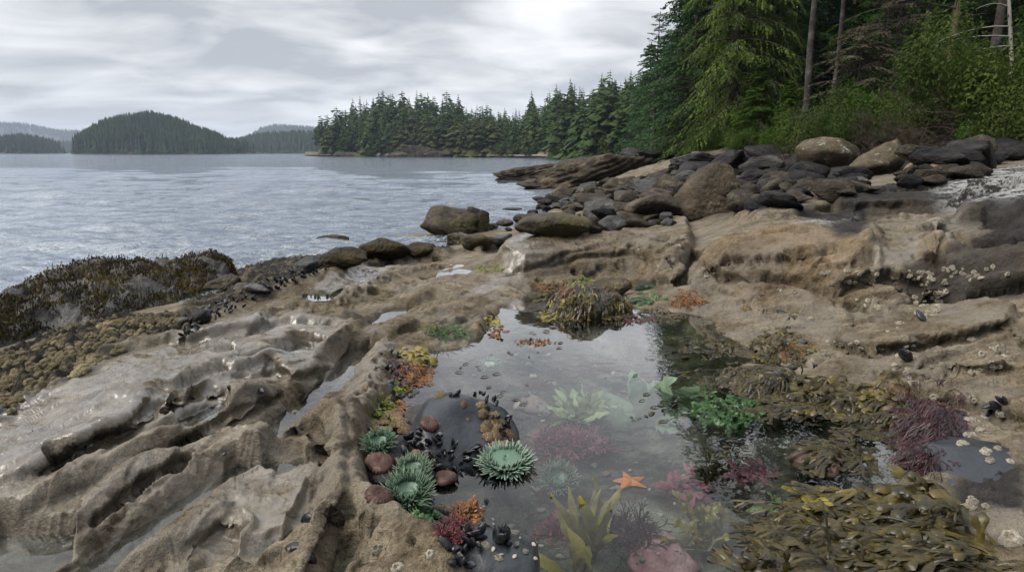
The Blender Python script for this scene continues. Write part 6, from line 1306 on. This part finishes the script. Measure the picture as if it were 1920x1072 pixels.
scatter(barnacle, [(1760,500),(1890,500),(1890,520),(1770,535)], 26, 2.4, 4.8, 'white barnacle on the black rock under the right ledge', 'barnacles under the right ledge')
scatter(barnacle, [(1535,635),(1600,640),(1700,655),(1690,670),(1560,650)], 13, 2.4, 5.4, 'white barnacle along the step above the tan terrace', 'barnacles on the terrace step')
scatter(barnacle, [(1660,640),(1900,610),(1915,740),(1800,760),(1740,700),(1640,690)], 27, 3.0, 6.8, 'white barnacle scattered on the tan terraces at the right', 'barnacles on the terraces')
scatter(barnacle, [(1560,690),(1700,680),(1760,740),(1740,770),(1640,720)], 13, 3.0, 6.8, 'white barnacle on the low rock above the red seaweed', 'barnacles above the red weed')
scatter(barnacle, [(1700,790),(1910,770),(1915,870),(1800,880),(1790,850)], 23, 3.6, 8.2, 'white barnacle on the dark rock right of the red seaweed', 'barnacles on the dark slate')
scatter(barnacle, [(1780,930),(1850,930),(1860,955),(1800,950)], 9, 3.6, 7.5, 'white barnacle beside the olive weed at the lower right', 'barnacles at the lower right')
scatter(barnacle, [(1150,470),(1285,440),(1290,500),(1220,520)], 21, 1.8, 4.1, 'pale barnacle on the dark end of the pitted sandstone slab', 'barnacles on the slab end')
scatter(barnacle, [(1300,500),(1345,505),(1340,520),(1310,520)], 6, 2.4, 4.8, 'pale barnacle near the notch right of the slab', 'barnacles at the notch')
scatter(limpet, [(905,770),(935,775),(960,810),(950,838),(915,835)], 22, 8, 14, 'tan limpet crowded on the right shoulder of the blue black boulder', 'limpets on the boulder shoulder')
scatter(limpet, [(690,780),(760,770),(770,820),(700,815)], 16, 8, 14, 'tan limpet among weed in the hollow left of the blue black boulder', 'limpets in the rim hollow', zmin=.02)
scatter(limpet, [(740,840),(800,850),(820,880),(740,880)], 10, 8, 12, 'tan limpet among the mussels below the boulder', 'limpets among the mussels')
for px, py, r, lb in [(826, 742, 13, 'large tan limpet on the top edge of the blue black boulder'), (870, 757, 9, 'round limpet with a hole, near the top of the boulder'), (820, 796, 8, 'single limpet in the middle of the dark boulder'), (903, 760, 12, 'limpet beside mussels at the right of the boulder top'), (878, 786, 5, 'tiny limpet right of the boulder centre'), (684, 731, 10, 'limpet sitting in a round pit of the pool rim'), (1400, 580, 13, 'yellow rounded shell on the right face beside the mussel'), (1690, 742, 24, 'yellow brown shell on the rock above the red seaweed'), (760, 806, 18, 'big ridged limpet above the highest anemone')]:
    limpet(px, py, r, lb, None)
for px, py, r, lb in [(708, 1030, 13, 'cream barnacle group on the lower left rim'), (806, 1038, 9, 'single barnacle right on the lower rim'), (745, 1066, 13, 'yellowish barnacle at the lower edge on the rim'), (1895, 1012, 18, 'largest white barnacle on the tan rock at the lower right'), (825, 950, 9, 'white barnacle on top of the upright grey mussel'), (552, 772, 6, 'tiny white barnacle at the gully bank'), (935, 1045, 8, 'white barnacle on the lower black rock'), (1490, 548, 6, 'lone white barnacle on the grey right face'), (1520, 598, 7, 'small dark rimmed barnacle below the lone white one'), (1462, 545, 5, 'white speck of a barnacle near the scarp'), (910, 1022, 10, 'pale barnacle between mussels at the lower edge')]:
    barnacle(px, py, r, lb, None)
# crust on the seaward apron: thousands of small barnacles
def crust(poly, n, a, b, name, label, mat):
    P = np.array(poly, float); x = rl.uniform(P[:, 0].min(), P[:, 0].max(), n); y = rl.uniform(P[:, 1].min(), P[:, 1].max(), n); ok = inside(P, x, y); mb = MB(); th = np.arange(7) * 6.283 / 7
    for px, py in zip(x[ok], y[ok]):
        p, nn = hit(px, py); 
        if n2(np.array([p.x * 2.6]), np.array([p.y * 2.6]), 31)[0] + .6 * n2(np.array([p.x * 9]), np.array([p.y * 9]), 32)[0] < .12: continue
        r = rl.uniform(a, b) * kpx(p); nv = np.array(nn) * .7 + [0, 0, .3]; t1 = np.cross(nv, [0, 1, 0]); t1 /= np.linalg.norm(t1); t2 = np.cross(nv, t1); c = np.array(p)
        ring = lambda q, z: c + nv * z * r + (np.cos(th)[:, None] * t1 + np.sin(th)[:, None] * t2) * q * r
        V = np.vstack([ring(1., -.3), ring(.78, .55), ring(.42, .85), (c + nv * r * .4)[None]]); Fq = [(k, (k + 1) % 7, 7 + (k + 1) % 7, 7 + k) for k in range(7)] + [(7 + k, 7 + (k + 1) % 7, 14 + (k + 1) % 7, 14 + k) for k in range(7)]
        b0 = mb.n; mb.add(V, Fq); mb.T.append(np.array([(14 + k, 14 + (k + 1) % 7, 21) for k in range(7)]) + b0)
    tag(mb.build(name, mat), label, 'barnacle crust', kind='stuff')
M_CRUST = mat_simple('barnacle_crust', (.05, .04, .024), (.16, .13, .075), 3.2, .8, .5, 40, .01, c3=(.34, .285, .17), kind='World')
crust([(-20,760),(0,672),(60,650),(170,606),(240,598),(345,598),(375,610),(282,640),(200,670),(148,706),(90,733),(20,778)], 8000, 2.4, 6.0, 'barnacle_crust', 'yellowish barnacle crust covering the seaward apron at the left', M_CRUST)
# ------------------------------------------------------------------ seaweeds
def weed_mat(name, c1, c2, c3, rough=.28, scale=9, transl=.2):
    t = NT(name); co = t.coord(); f = t.noise(co, scale, 4, .65); c = t.ramp(f, [(.30, c1), (.48, c2), (.70, c3)])
    p = t.principled(c, rough, t.bump(t.noise(co, 70, 3), .35, .004), .55); tr = t.n('ShaderNodeBsdfTranslucent'); t.l(c, tr.inputs[0]); mx = t.n('ShaderNodeMixShader'); mx.inputs[0].default_value = transl; t.l(p, mx.inputs[1]); t.l(tr.outputs[0], mx.inputs[2]); return t.done(mx.outputs[0])
W_OLIVE = weed_mat('rockweed_olive', (.013, .010, .0035), (.050, .039, .008), (.19, .14, .024))
W_DARK = weed_mat('rockweed_dark', (.012, .009, .004), (.040, .031, .008), (.12, .09, .018))
W_YEL = weed_mat('rockweed_yellow', (.09, .07, .010), (.25, .20, .025), (.42, .35, .06))
W_GREEN = weed_mat('green_weed', (.010, .034, .007), (.030, .090, .016), (.085, .18, .045))
W_LIME = weed_mat('lime_weed', (.06, .08, .008), (.17, .21, .015), (.30, .34, .05), .5)
W_RED = weed_mat('red_weed', (.012, .004, .005), (.042, .011, .015), (.10, .034, .042), .35)
W_CRIM = weed_mat('crimson_weed', (.03, .003, .005), (.095, .008, .012), (.19, .028, .028), .4)
W_RUST = weed_mat('rust_weed', (.07, .022, .006), (.20, .075, .015), (.36, .16, .04), .4)
W_KELP = weed_mat('olive_kelp', (.16, .14, .022), (.38, .32, .05), (.56, .48, .11), .4, 6)
W_PALE = weed_mat('pale_green_kelp', (.18, .26, .10), (.36, .47, .20), (.58, .66, .36), .45, 6)
W_GREYK = weed_mat('grey_green_kelp', (.12, .20, .12), (.22, .32, .20), (.34, .45, .28), .45, 5)
W_DRED = weed_mat('drowned_red_weed', (.16, .03, .05), (.34, .08, .11), (.5, .2, .22), .5)
def ribbon(mb, P, W, nrm, fold=.35, ruf=0., seed=0):
    """three-vertex-wide strap along P; nrm = rough surface normal"""
    P = np.asarray(P, float); n = len(P); T = np.gradient(P, axis=0); T /= np.linalg.norm(T, axis=1)[:, None] + 1e-9; S = np.cross(T, nrm); S /= np.linalg.norm(S, axis=1)[:, None] + 1e-9; N = np.cross(S, T); W = np.asarray(W)[:, None]
    r1 = ruf * np.sin(np.arange(n) * 2.1 + seed)[:, None] * W; r2 = ruf * np.sin(np.arange(n) * 2.4 + seed + 2)[:, None] * W
    V = np.stack([P - S * W + N * r1, P + N * W * fold, P + S * W + N * r2], 1).reshape(-1, 3); i = np.arange(n - 1)[:, None] * 3 + np.arange(2)[None]
    mb.add(V, np.stack([i, i + 1, i + 4, i + 3], -1).reshape(-1, 4))
def strap(mb, p, d, L, w, lev, r_, flow, lift, z0, swell, seg=4):
    """forking strap that leaves p along d, bends towards flow and settles on the floor z0(x, y)"""
    P = [p]; d = d / np.linalg.norm(d); l = L / seg
    for i in range(seg):
        d = d + flow * .22 + r_.normal(0, .16, 3) * [1, 1, .6] + [0, 0, -lift]; d /= np.linalg.norm(d); q = P[-1] + d * l; g = z0(q[0], q[1])
        if q[2] < g: q = np.array([q[0], q[1], g + r_.uniform(.001, .006)]); d[2] = max(d[2], .02)
        P.append(q)
    P = np.array(P); end = lev == 0; W = w * np.linspace(.8, 1.05, seg + 1)
    if end: W = w * np.array([.8, 1.0, swell, swell * 1.05, .25])[:seg + 1] if seg == 4 else W
    ribbon(mb, P, W, np.array([r_.normal(0, .35), r_.normal(-.25, .3), 1.]), .45 if end else .25)
    if lev > 0:
        for s in (-1, 1):
            a = s * r_.uniform(.25, .6); c, s_ = math.cos(a), math.sin(a); dd = np.array([d[0] * c - d[1] * s_, d[0] * s_ + d[1] * c, d[2] + r_.normal(.03, .1)]); strap(mb, P[-1] - d * .001, dd, L * r_.uniform(.65, .95), w * .92, lev - 1, r_, flow, lift, z0, swell, seg)
def ground_fn(lo):
    cache = {}
    def f(x, y):
        k = (round(x * 60), round(y * 60))
        if k not in cache:
            o = Vector((x, y, 3)); zs = [lo]
            for b in [BVH] + SURF:
                r = b.ray_cast(o, Vector((0, 0, -1)))
                if r[0] is not None: zs.append(r[0].z)
            cache[k] = max(zs)
        return cache[k]
    return f
G0 = ground_fn(.002); GU = ground_fn(-.33)
def rockweed(px, py, wpx, hpx, n, L, mat, label, flow=(-.7, -.6), w=.008, lev=2, lift=.18, swell=1.5, seed=0, zmin=0., name='rockweed', cat='seaweed', stand=.5, g=None, fan=1.0):
    """a clump: many straps rooted over an ellipse of the picture (wpx x hpx), all combed along flow"""
    r_ = np.random.default_rng(seed + int(px)); mb = MB(); fl = np.array([flow[0], flow[1], 0.])
    c, _ = hita(px, py, zmin); g = g or G0; roots = []
    for _ in range(n):
        a = r_.uniform(0, 6.283); q = r_.random() ** .5; p, nn = hita(px + .5 * wpx * q * math.cos(a), py + .5 * hpx * q * math.sin(a), zmin)
        d = np.array([r_.normal(0, fan), r_.normal(0, fan), stand * r_.uniform(.3, 1.5)]) * .5 + fl * .7 + np.array(nn) * .25; b = np.array(p) - [0, 0, .004]
        if roots:                                                    # thin ribbon added to link each root to its nearest neighbour
            j = min(roots, key=lambda q_: np.linalg.norm(q_ - b)); ribbon(mb, [b + d * .003, (b + j) / 2 + [0, 0, .002], j], [.0025, .003, .0025], np.array([0, 0, 1.]))
        roots.append(b); strap(mb, b, d, L * r_.uniform(.6, 1.2), w * r_.uniform(.7, 1.25), lev if r_.random() < .8 else max(0, lev - 1), r_, fl, lift, g, swell)
    o = mb.build(name, mat); me = o.data; cc = np.array(c); me.transform(Matrix.Translation(-c)); o.location = c; tag(o, label, cat); return o
# olive rockweed on the right side
rockweed(1575, 740, 190, 60, 95, .080, W_OLIVE, 'olive rockweed clump with fat straps on the right bank above the dark red seaweed', (-.8, -.5), .0120, 2, .16, 1.8)
rockweed(1500, 760, 150, 40, 50, .085, W_DARK, 'dark trailing rockweed running from the right bank into the pool', (-.9, -.25), .009, 2, .25, 1.4)
rockweed(1462, 640, 110, 60, 60, .075, W_OLIVE, 'olive rockweed tuft with a red centre at the foot of the right face', (-.2, -.8), .010, 2, .2, 1.5)
rockweed(1478, 655, 40, 20, 40, .05, W_RUST, 'rust red tuft in the olive rockweed at the foot of the right face', (0, -.6), .002, 3, .15, 1.0, name='red_seaweed')
rockweed(1740, 945, 130, 50, 70, .085, W_OLIVE, 'olive rockweed with glossy forked straps beside the dark slate rock', (-.9, -.1), .0130, 2, .16, 1.7)
rockweed(1600, 960, 150, 60, 60, .085, W_OLIVE, 'olive rockweed straps floating left from the slate rock', (-.9, .1), .0095, 2, .2, 1.5)
rockweed(1760, 1035, 240, 70, 80, .090, W_OLIVE, 'broad mat of olive rockweed filling the lower right corner', (-.8, .2), .0125, 2, .16, 1.7)
rockweed(1620, 1050, 180, 60, 80, .080, W_DARK, 'dark brown rockweed mat left of the corner mat', (-.8, .1), .009, 2, .18, 1.5)
rockweed(1830, 1060, 150, 40, 50, .08, W_DARK, 'thin dark forked rockweed at the far lower right', (-.8, .3), .006, 3, .14, 1.2)
rockweed(1425, 1068, 110, 24, 26, .07, W_DARK, 'dark rockweed tips breaking the surface at the lower edge of the pool', (-.2, .6), .010, 1, .1, 1.3)
rockweed(1513, 940, 40, 40, 9, .07, W_YEL, 'yellow green broad blades left of the floating rockweed', (-.1, -.4), .016, 1, .1, 1.3)
rockweed(1600, 850, 150, 40, 46, .08, W_DARK, 'drowned dark rockweed between the olive clump and the pink brown rock', (-.8, -.2), .009, 2, .3, 1.4)
rockweed(1400, 700, 200, 50, 55, .07, W_DARK, 'dark weed fringe along the right back edge of the pool', (-.5, -.6), .008, 2, .3, 1.3)
rockweed(1330, 645, 120, 50, 46, .06, W_DARK, 'dark green brown weed in the shaded right corner at the back of the pool', (-.3, -.7), .008, 2, .3, 1.3)
rockweed(1230, 590, 120, 24, 46, .06, W_DARK, 'dark weed mat below the green filmed stones', (0, -.8), .008, 2, .3, 1.2)
rockweed(1480, 720, 130, 26, 60, .07, W_DARK, 'dark brown fringe weed along the crusted brown rock', (-.6, -.5), .006, 3, .22, 1.2)
rockweed(1650, 790, 130, 50, 60, .075, W_DARK, 'dark weed hanging below the olive clump towards the slate rock', (-.8, -.3), .007, 2, .22, 1.3)
rockweed(1560, 1000, 130, 60, 60, .08, W_DARK, 'dark narrow weed among the floating olive straps', (-.8, .1), .006, 3, .18, 1.2)
rockweed(1700, 985, 220, 60, 60, .08, W_DARK, 'dark narrow weed between the two olive mats at the lower right', (-.8, .1), .006, 3, .14, 1.2)
# mound at the back
rockweed(1065, 560, 110, 60, 80, .075, W_OLIVE, 'olive rockweed draped over the mound at the back of the pool', (-.1, -.5), .009, 2, .5, 1.5, stand=.2)
rockweed(1035, 590, 50, 20, 16, .07, W_YEL, 'yellow straps at the left foot of the draped mound', (-.4, -.5), .012, 1, .4, 1.5, stand=.2)
rockweed(1155, 570, 60, 40, 50, .075, W_OLIVE, 'olive rockweed on the smaller rock right of the draped mound', (.1, -.6), .009, 2, .5, 1.5, stand=.2)
rockweed(1040, 535, 80, 26, 40, .05, W_RUST, 'rust brown weed on the rock behind the draped mound', (-.3, -.4), .005, 2, .3, 1.2)
rockweed(1085, 525, 50, 20, 26, .045, W_LIME, 'lime green weed on top of the draped mound', (0, -.4), .006, 2, .3, 1.1, name='green_seaweed')
# left side of the pool
rockweed(772, 662, 60, 36, 30, .065, W_YEL, 'yellow olive rockweed hanging from the rim below the fine green weed', (.5, -.5), .012, 1, .3, 1.6)
rockweed(926, 600, 30, 20, 14, .07, W_YEL, 'yellow brown rockweed hanging from the small rock knob at the back left', (.05, -.6), .011, 1, .5, 1.5, stand=.1)
rockweed(928, 622, 30, 16, 14, .06, W_RUST, 'rusty weed below the hanging yellow rockweed', (.1, -.6), .009, 1, .4, 1.3)
rockweed(625, 566, 1, 1, 1, .02, W_YEL, 'x') if False else None
rockweed(835, 622, 80, 26, 240, .13, W_GREEN, 'fine hair like green seaweed combed over the rim at the pool back', (.4, -.55), .0022, 0, .22, 1.0, name='green_seaweed', stand=.6, fan=.5)
rockweed(815, 617, 50, 16, 60, .09, W_LIME, 'yellow green strands on top of the fine green seaweed', (-.2, -.6), .003, 0, .2, 1.0, name='green_seaweed', fan=.6)
rockweed(770, 700, 60, 50, 110, .04, W_RUST, 'rusty red fringe of weed under the left rim of the pool', (.4, -.4), .004, 2, .3, 1.2, name='red_seaweed')
rockweed(745, 690, 50, 50, 50, .04, W_RED, 'dark red weed between the rusty fringe and the rim', (.3, -.4), .004, 2, .3, 1.2, name='red_seaweed')
rockweed(720, 775, 40, 50, 150, .022, W_LIME, 'lime green mossy weed in the rim hollow above the highest anemone', (.1, -.3), .003, 2, .1, 1.2, name='green_seaweed', stand=1.2)
rockweed(742, 765, 34, 22, 50, .03, W_RUST, 'rust brown weed beside the lime green weed in the rim hollow', (.3, -.3), .005, 1, .2, 1.3)
rockweed(752, 716 + 14, 30, 12, 30, .02, W_LIME, 'small lime tuft under the pale pebble heap', (.2, -.4), .003, 2, .1, 1.2, name='green_seaweed')
rockweed(852, 1002, 54, 30, 260, .017, W_CRIM, 'crimson fluffy seaweed between the rim and the large mussels', (.1, .1), .0018, 3, .05, 1.0, name='red_seaweed', stand=1.4)
rockweed(872, 968, 34, 24, 46, .03, W_RUST, 'red brown weed above the crimson seaweed', (.1, .1), .005, 2, .1, 1.2, name='red_seaweed', stand=1.2)
rockweed(800, 965, 40, 20, 24, .03, W_GREEN, 'bright green film of weed below the large green anemone', (.2, -.3), .010, 0, .3, 1.3, name='green_seaweed')
rockweed(690, 500 + 8, 30, 10, 26, .03, W_RED, 'red weed tuft in the hollow behind the pitted ridge', (0, -.4), .003, 2, .2, 1.1, name='red_seaweed') 
rockweed(920, 503, 70, 12, 50, .04, W_LIME, 'yellow green weed on the slab beside the bright puddle', (-.2, -.4), .005, 1, .3, 1.2, name='green_seaweed')
# reds on the right
rockweed(1740, 772, 110, 60, 130, .062, W_RED, 'dark red branching seaweed fan spread over the right bank', (-.6, -.4), .0028, 4, .22, 1.0, name='red_seaweed', stand=.2)
rockweed(1728, 862, 50, 30, 80, .04, W_RED, 'small brown red seaweed tuft below the dark red fan', (-.4, -.3), .0028, 3, .14, 1.0, name='red_seaweed')
rockweed(1280, 560, 50, 18, 50, .07, W_RUST, 'rust coloured weed in the back right corner of the pool', (.3, -.5), .004, 2, .2, 1.0, name='red_seaweed')
rockweed(1195, 598, 60, 14, 40, .05, W_CRIM, 'deep red weed at the waterline below the green filmed stones', (0, -.6), .006, 1, .3, 1.1, name='red_seaweed')
def blades(px, py, wpx, hpx, n, L, w, mat, label, flow, seed, z=.004, dz=.03, ruf=.35, zmin=0., stand=.25, name='seaweed', spread=.9, seg=9, taper=1.6, droop=.10):
    """broad ruffled blades fanning from a root"""
    r_ = np.random.default_rng(seed); mb = MB(); fl = np.array([*flow, 0.])
    roots = []
    for k in range(n):
        a = r_.uniform(0, 6.283); q = r_.random() ** .5; p, _ = hita(px + .5 * wpx * q * math.cos(a), py + .5 * hpx * q * math.sin(a), zmin); p = np.array(p) + [0, 0, z]
        if roots: j = min(roots, key=lambda q_: np.linalg.norm(q_ - p)); ribbon(mb, [p, (p + j) / 2, j], [.003] * 3, np.array([0, 0, 1.]))
        roots.append(p)
        d = fl + np.array([r_.normal(0, spread), r_.normal(0, spread), stand * r_.uniform(.3, 1.6)]); d /= np.linalg.norm(d); P = [p]; l = L * r_.uniform(.6, 1.2) / seg
        for i in range(seg): d = d + r_.normal(0, .09, 3) - [0, 0, droop * r_.uniform(.4, 1.4)]; d /= np.linalg.norm(d); P.append(P[-1] + d * l)
        s = np.linspace(0, 1, seg + 1); W = w * r_.uniform(.6, 1.2) * np.clip(np.sin(np.pi * np.clip(s * .93 + .05, 0, 1)) ** .8 * (.5 + .7 * s), .06, 2) * (1 + .12 * np.sin(s * 21 + k)); ribbon(mb, P, W, np.array([r_.normal(0, .3), r_.normal(-.5, .3), .8]), .2, ruf, k)
    o = mb.build(name, mat); c, _ = hita(px, py, zmin); o.data.transform(Matrix.Translation(-c)); o.location = c; tag(o, label, 'seaweed'); return o
blades(1368, 770, 130, 60, 130, .075, .017, W_GREEN, 'bright green sea lettuce bunch floating at the right side of the pool', (-.35, -.35), 41, .004, ruf=.7, name='sea_lettuce', stand=.35, droop=.16)
blades(1310, 735, 60, 20, 26, .05, .009, W_GREEN, 'small green lettuce scraps left of the sea lettuce bunch', (-.6, -.1), 42, .003, ruf=.5, name='sea_lettuce', stand=.02, droop=0)
blades(1405, 885, 80, 40, 46, .075, .014, W_RED, 'flat red seaweed blades floating in the right half of the pool', (-.3, -.3), 43, .003, ruf=.5, name='red_seaweed', stand=.06, droop=.03)
blades(1215, 560, 80, 20, 16, .10, .035, W_GREEN, 'wet green lettuce blades over the stones in the back corner', (0, -.4), 44, .01, ruf=.3, name='sea_lettuce', stand=.1)
blades(1000, 642, 70, 14, 60, .025, .009, W_RUST, 'orange brown scraps of weed afloat at the back left of the pool', (-.5, 0), 45, .004, ruf=.9, name='floating_weed', stand=.5)
# under water
blades(1095, 790, 34, 12, 64, .22, .028, W_PALE, 'pale green ruffled kelp under water in the middle of the pool', (0, .15), 46, .01, ruf=.6, zmin=-.30, stand=.9, name='kelp', spread=.65, droop=.05)
blades(1215, 800, 30, 10, 16, .42, .075, W_GREYK, 'large grey green kelp fan under water right of the pale kelp', (.25, .25), 47, .01, ruf=.4, zmin=-.30, stand=.5, name='kelp', spread=.6, droop=.04)
blades(1105, 1052, 40, 14, 30, .29, .024, W_KELP, 'tall olive kelp with long blades under water left of the starfish', (0, .05), 48, .01, ruf=.35, zmin=-.30, stand=1.3, name='kelp', spread=.42, droop=.03)
blades(1100, 1100, 50, 10, 8, .2, .03, W_KELP, 'olive kelp blades rising at the lower edge of the pool', (-.1, 0), 49, .01, ruf=.3, zmin=-.25, stand=1.4, name='kelp', spread=.35, droop=.02)
blades(1290, 920, 80, 30, 24, .14, .022, W_DRED, 'drowned red blades under water right of the starfish', (.3, .2), 50, .02, ruf=.5, zmin=-.28, stand=.4, name='red_seaweed')
blades(1450, 960, 50, 20, 12, .10, .02, W_PALE, 'pale green blades under water left of the yellow blades', (0, -.1), 51, .03, ruf=.5, zmin=-.15, stand=.4, name='sea_lettuce')
rockweed(1065, 845, 110, 40, 120, .05, W_DRED, 'drowned dull red tuft on the weedy stone under the green kelp', (0, .1), .003, 3, .05, 1., zmin=-.32, name='red_seaweed', stand=1.2, g=GU)
rockweed(1175, 1015, 90, 40, 110, .05, W_RED, 'dark red tuft under water between the olive kelp and the pink rock', (0, .1), .003, 3, .05, 1., zmin=-.30, name='red_seaweed', stand=1.2, g=GU)
rockweed(1050, 1000, 50, 30, 80, .035, W_DRED, 'dull red tuft under water left of the olive kelp', (0, .1), .003, 3, .05, 1., zmin=-.30, name='red_seaweed', stand=1.2, g=GU)
rockweed(1310, 1010, 90, 50, 26, .065, W_YEL, 'yellow knobbed rockweed under water left of the lower right mat', (0, .1), .008, 2, .02, 2.0, zmin=-.22, name='rockweed', stand=1.2, g=GU)
rockweed(1350, 905, 60, 30, 40, .07, W_DARK, 'dark drowned weed under the floating red blades', (0, 0), .006, 2, .05, 1.2, zmin=-.2, stand=1., g=GU)
# loose scraps floating and shells lying on the bottom
M_SHELLBIT = mat_simple('shell_bits', (.32, .24, .19), (.55, .48, .40), 5, .7, .5, 30, .02, c3=(.78, .74, .68), rnd=.3)
bit = []
for i in range(4): V, Fc = blob_rock(500 + i, 2, .6, 7, .25); bit.append(mesh_np('shell_fragment', V * [1, .8, .4], Fc, M_SHELLBIT))
nb = 0
for poly, n, gp in [([(960,690),(1280,660),(1300,760),(1000,780)], 26, 'back'), ([(940,780),(1080,800),(1060,900),(960,960)], 24, 'left'), ([(1180,880),(1300,880),(1340,1000),(1200,1060)], 22, 'right'), ([(880,940),(1020,940),(1060,1060),(960,1060)], 26, 'lower')]:
    P = np.array(poly, float)
    for _ in range(n):
        x = rl.uniform(P[:, 0].min(), P[:, 0].max()); y = rl.uniform(P[:, 1].min(), P[:, 1].max()); p, nn = hita(x, y); k = nb % 4; o = bit[k] if nb < 4 else bit[k].copy()
        if nb >= 4: COL.objects.link(o)
        nb += 1; s = rl.uniform(2, 7) * kpx(p) * (1.6 if rl.random() < .12 else 1); o.location = p + Vector((0, 0, s * .2)); o.scale = (s,) * 3; o.rotation_euler = (rl.normal(0, .4), rl.normal(0, .4), rl.uniform(0, 6)); tag(o, f'pale shell fragment on the {gp} part of the pool floor', 'shell', f'shell fragments on the {gp} floor')
fl_ = []
for i in range(3):
    mb = MB(); r_ = np.random.default_rng(i); ribbon(mb, [(-.02, 0, 0), (-.008, .004, .003), (.006, .002, .004), (.02, -.003, 0)], [.002, .006, .005, .001], np.array([0, 0, 1.]), .6); fl_.append(mb.build('floating_scrap', (W_DARK, W_OLIVE, W_DARK)[i]))
nb = 0
for poly, n, gp in [([(1180,730),(1290,720),(1280,800),(1220,790)], 16, 'right of the pale kelp'), ([(850,660),(1000,660),(960,760),(870,740)], 18, 'near the far left corner'), ([(1330,820),(1400,830),(1420,860),(1350,860)], 14, 'under the sea lettuce'), ([(1400,930),(1500,900),(1490,1000),(1430,1010)], 16, 'left of the lower right weed mat'), ([(1000,600),(1130,620),(1100,660),(990,640)], 8, 'in front of the draped mound')]:
    P = np.array(poly, float)
    for _ in range(n):
        x = rl.uniform(P[:, 0].min(), P[:, 0].max()); y = rl.uniform(P[:, 1].min(), P[:, 1].max()); p = Vector(WZ(x, y, .002)); k = nb % 3; o = fl_[k] if nb < 3 else fl_[k].copy()
        if nb >= 3: COL.objects.link(o)
        nb += 1; s = rl.uniform(.5, 1.5); o.location = p; o.scale = (s, s * rl.uniform(.7, 1.6), s); o.rotation_euler = (0, 0, rl.normal(0, .7)); tag(o, f'scrap of weed floating on the pool {gp}', 'seaweed', f'weed scraps {gp}')
# stones lying on the pool floor
PBM = [mat_simple('pool_stone_' + n_, *c_, 5, .7, .8, 30, .02, c3=c3_, rnd=.3) for n_, c_, c3_ in (('pale', ((.20, .18, .15), (.40, .37, .31)), (.62, .58, .50)), ('grey', ((.08, .085, .09), (.20, .205, .21)), (.34, .34, .34)), ('rosy', ((.18, .11, .10), (.34, .22, .20)), (.52, .40, .36)))]
pbs = {}
for poly, n, gp in [([(900,660),(1300,640),(1320,740),(1000,790),(880,730)], 46, 'far half'), ([(960,780),(1300,760),(1400,880),(1240,900),(980,900)], 40, 'middle'), ([(900,930),(1040,900),(1340,940),(1360,1060),(960,1060)], 40, 'near half')]:
    P = np.array(poly, float); c = 0
    while c < n:
        x = rl.uniform(P[:, 0].min(), P[:, 0].max()); y = rl.uniform(P[:, 1].min(), P[:, 1].max())
        if not inside(P, np.array([x]), np.array([y]))[0]: continue
        p, nn = hita(x, y); m_ = int(rl.choice(3, p=[.5, .3, .2])); k = (m_, int(rl.integers(0, 3))); c += 1
        if k not in pbs: V, Fc = rand_rock(820 + k[0] * 3 + k[1], 16, sub=3, k=14., rough=.08); o = mesh_np('pool_stone', V, Fc, PBM[m_]); pbs[k] = o.data
        else: o = bpy.data.objects.new('pool_stone', pbs[k]); COL.objects.link(o)
        s = rl.uniform(4, 17) * kpx(p) * (1.5 if rl.random() < .1 else .8); o.location = p + Vector((0, 0, s * .15)); o.scale = (s, s * rl.uniform(.7, 1), s * .55); o.rotation_euler = (0, 0, rl.uniform(0, 6)); nm = ('pale', 'grey', 'rosy')[m_]
        tag(o, f'{nm} stone lying under water in the {gp} of the big tide pool', 'stone', f'{nm} stones in the {gp} of the pool')
# pebbles in the rim hollows
M_PEB = M_B_GREY
scr = [(752, 742, 9), (742, 722, 8), (758, 720, 9), (770, 716, 8), (733, 716, 9), (690, 800, 10), (770, 742, 9), (780, 735, 8), (420, 850, 5), (1490, 690, 12), (1460, 700, 10), (1505, 640, 10)]
for i, (px, py, r) in enumerate(scr):
    p, n = hita(px, py, 0); k = kpx(p); V, Fc = blob_rock(700 + i, 3, .25, 6, .05); o = mesh_np('pebble', V * r * k * np.array([1, .8, .6]), Fc, M_B_GREY if i % 2 else M_BASALT); o.location = p; o.rotation_euler = (0, 0, i); tag(o, 'smooth pebble lodged among weed at the pool margin', 'pebble', 'pebbles at the pool margin')
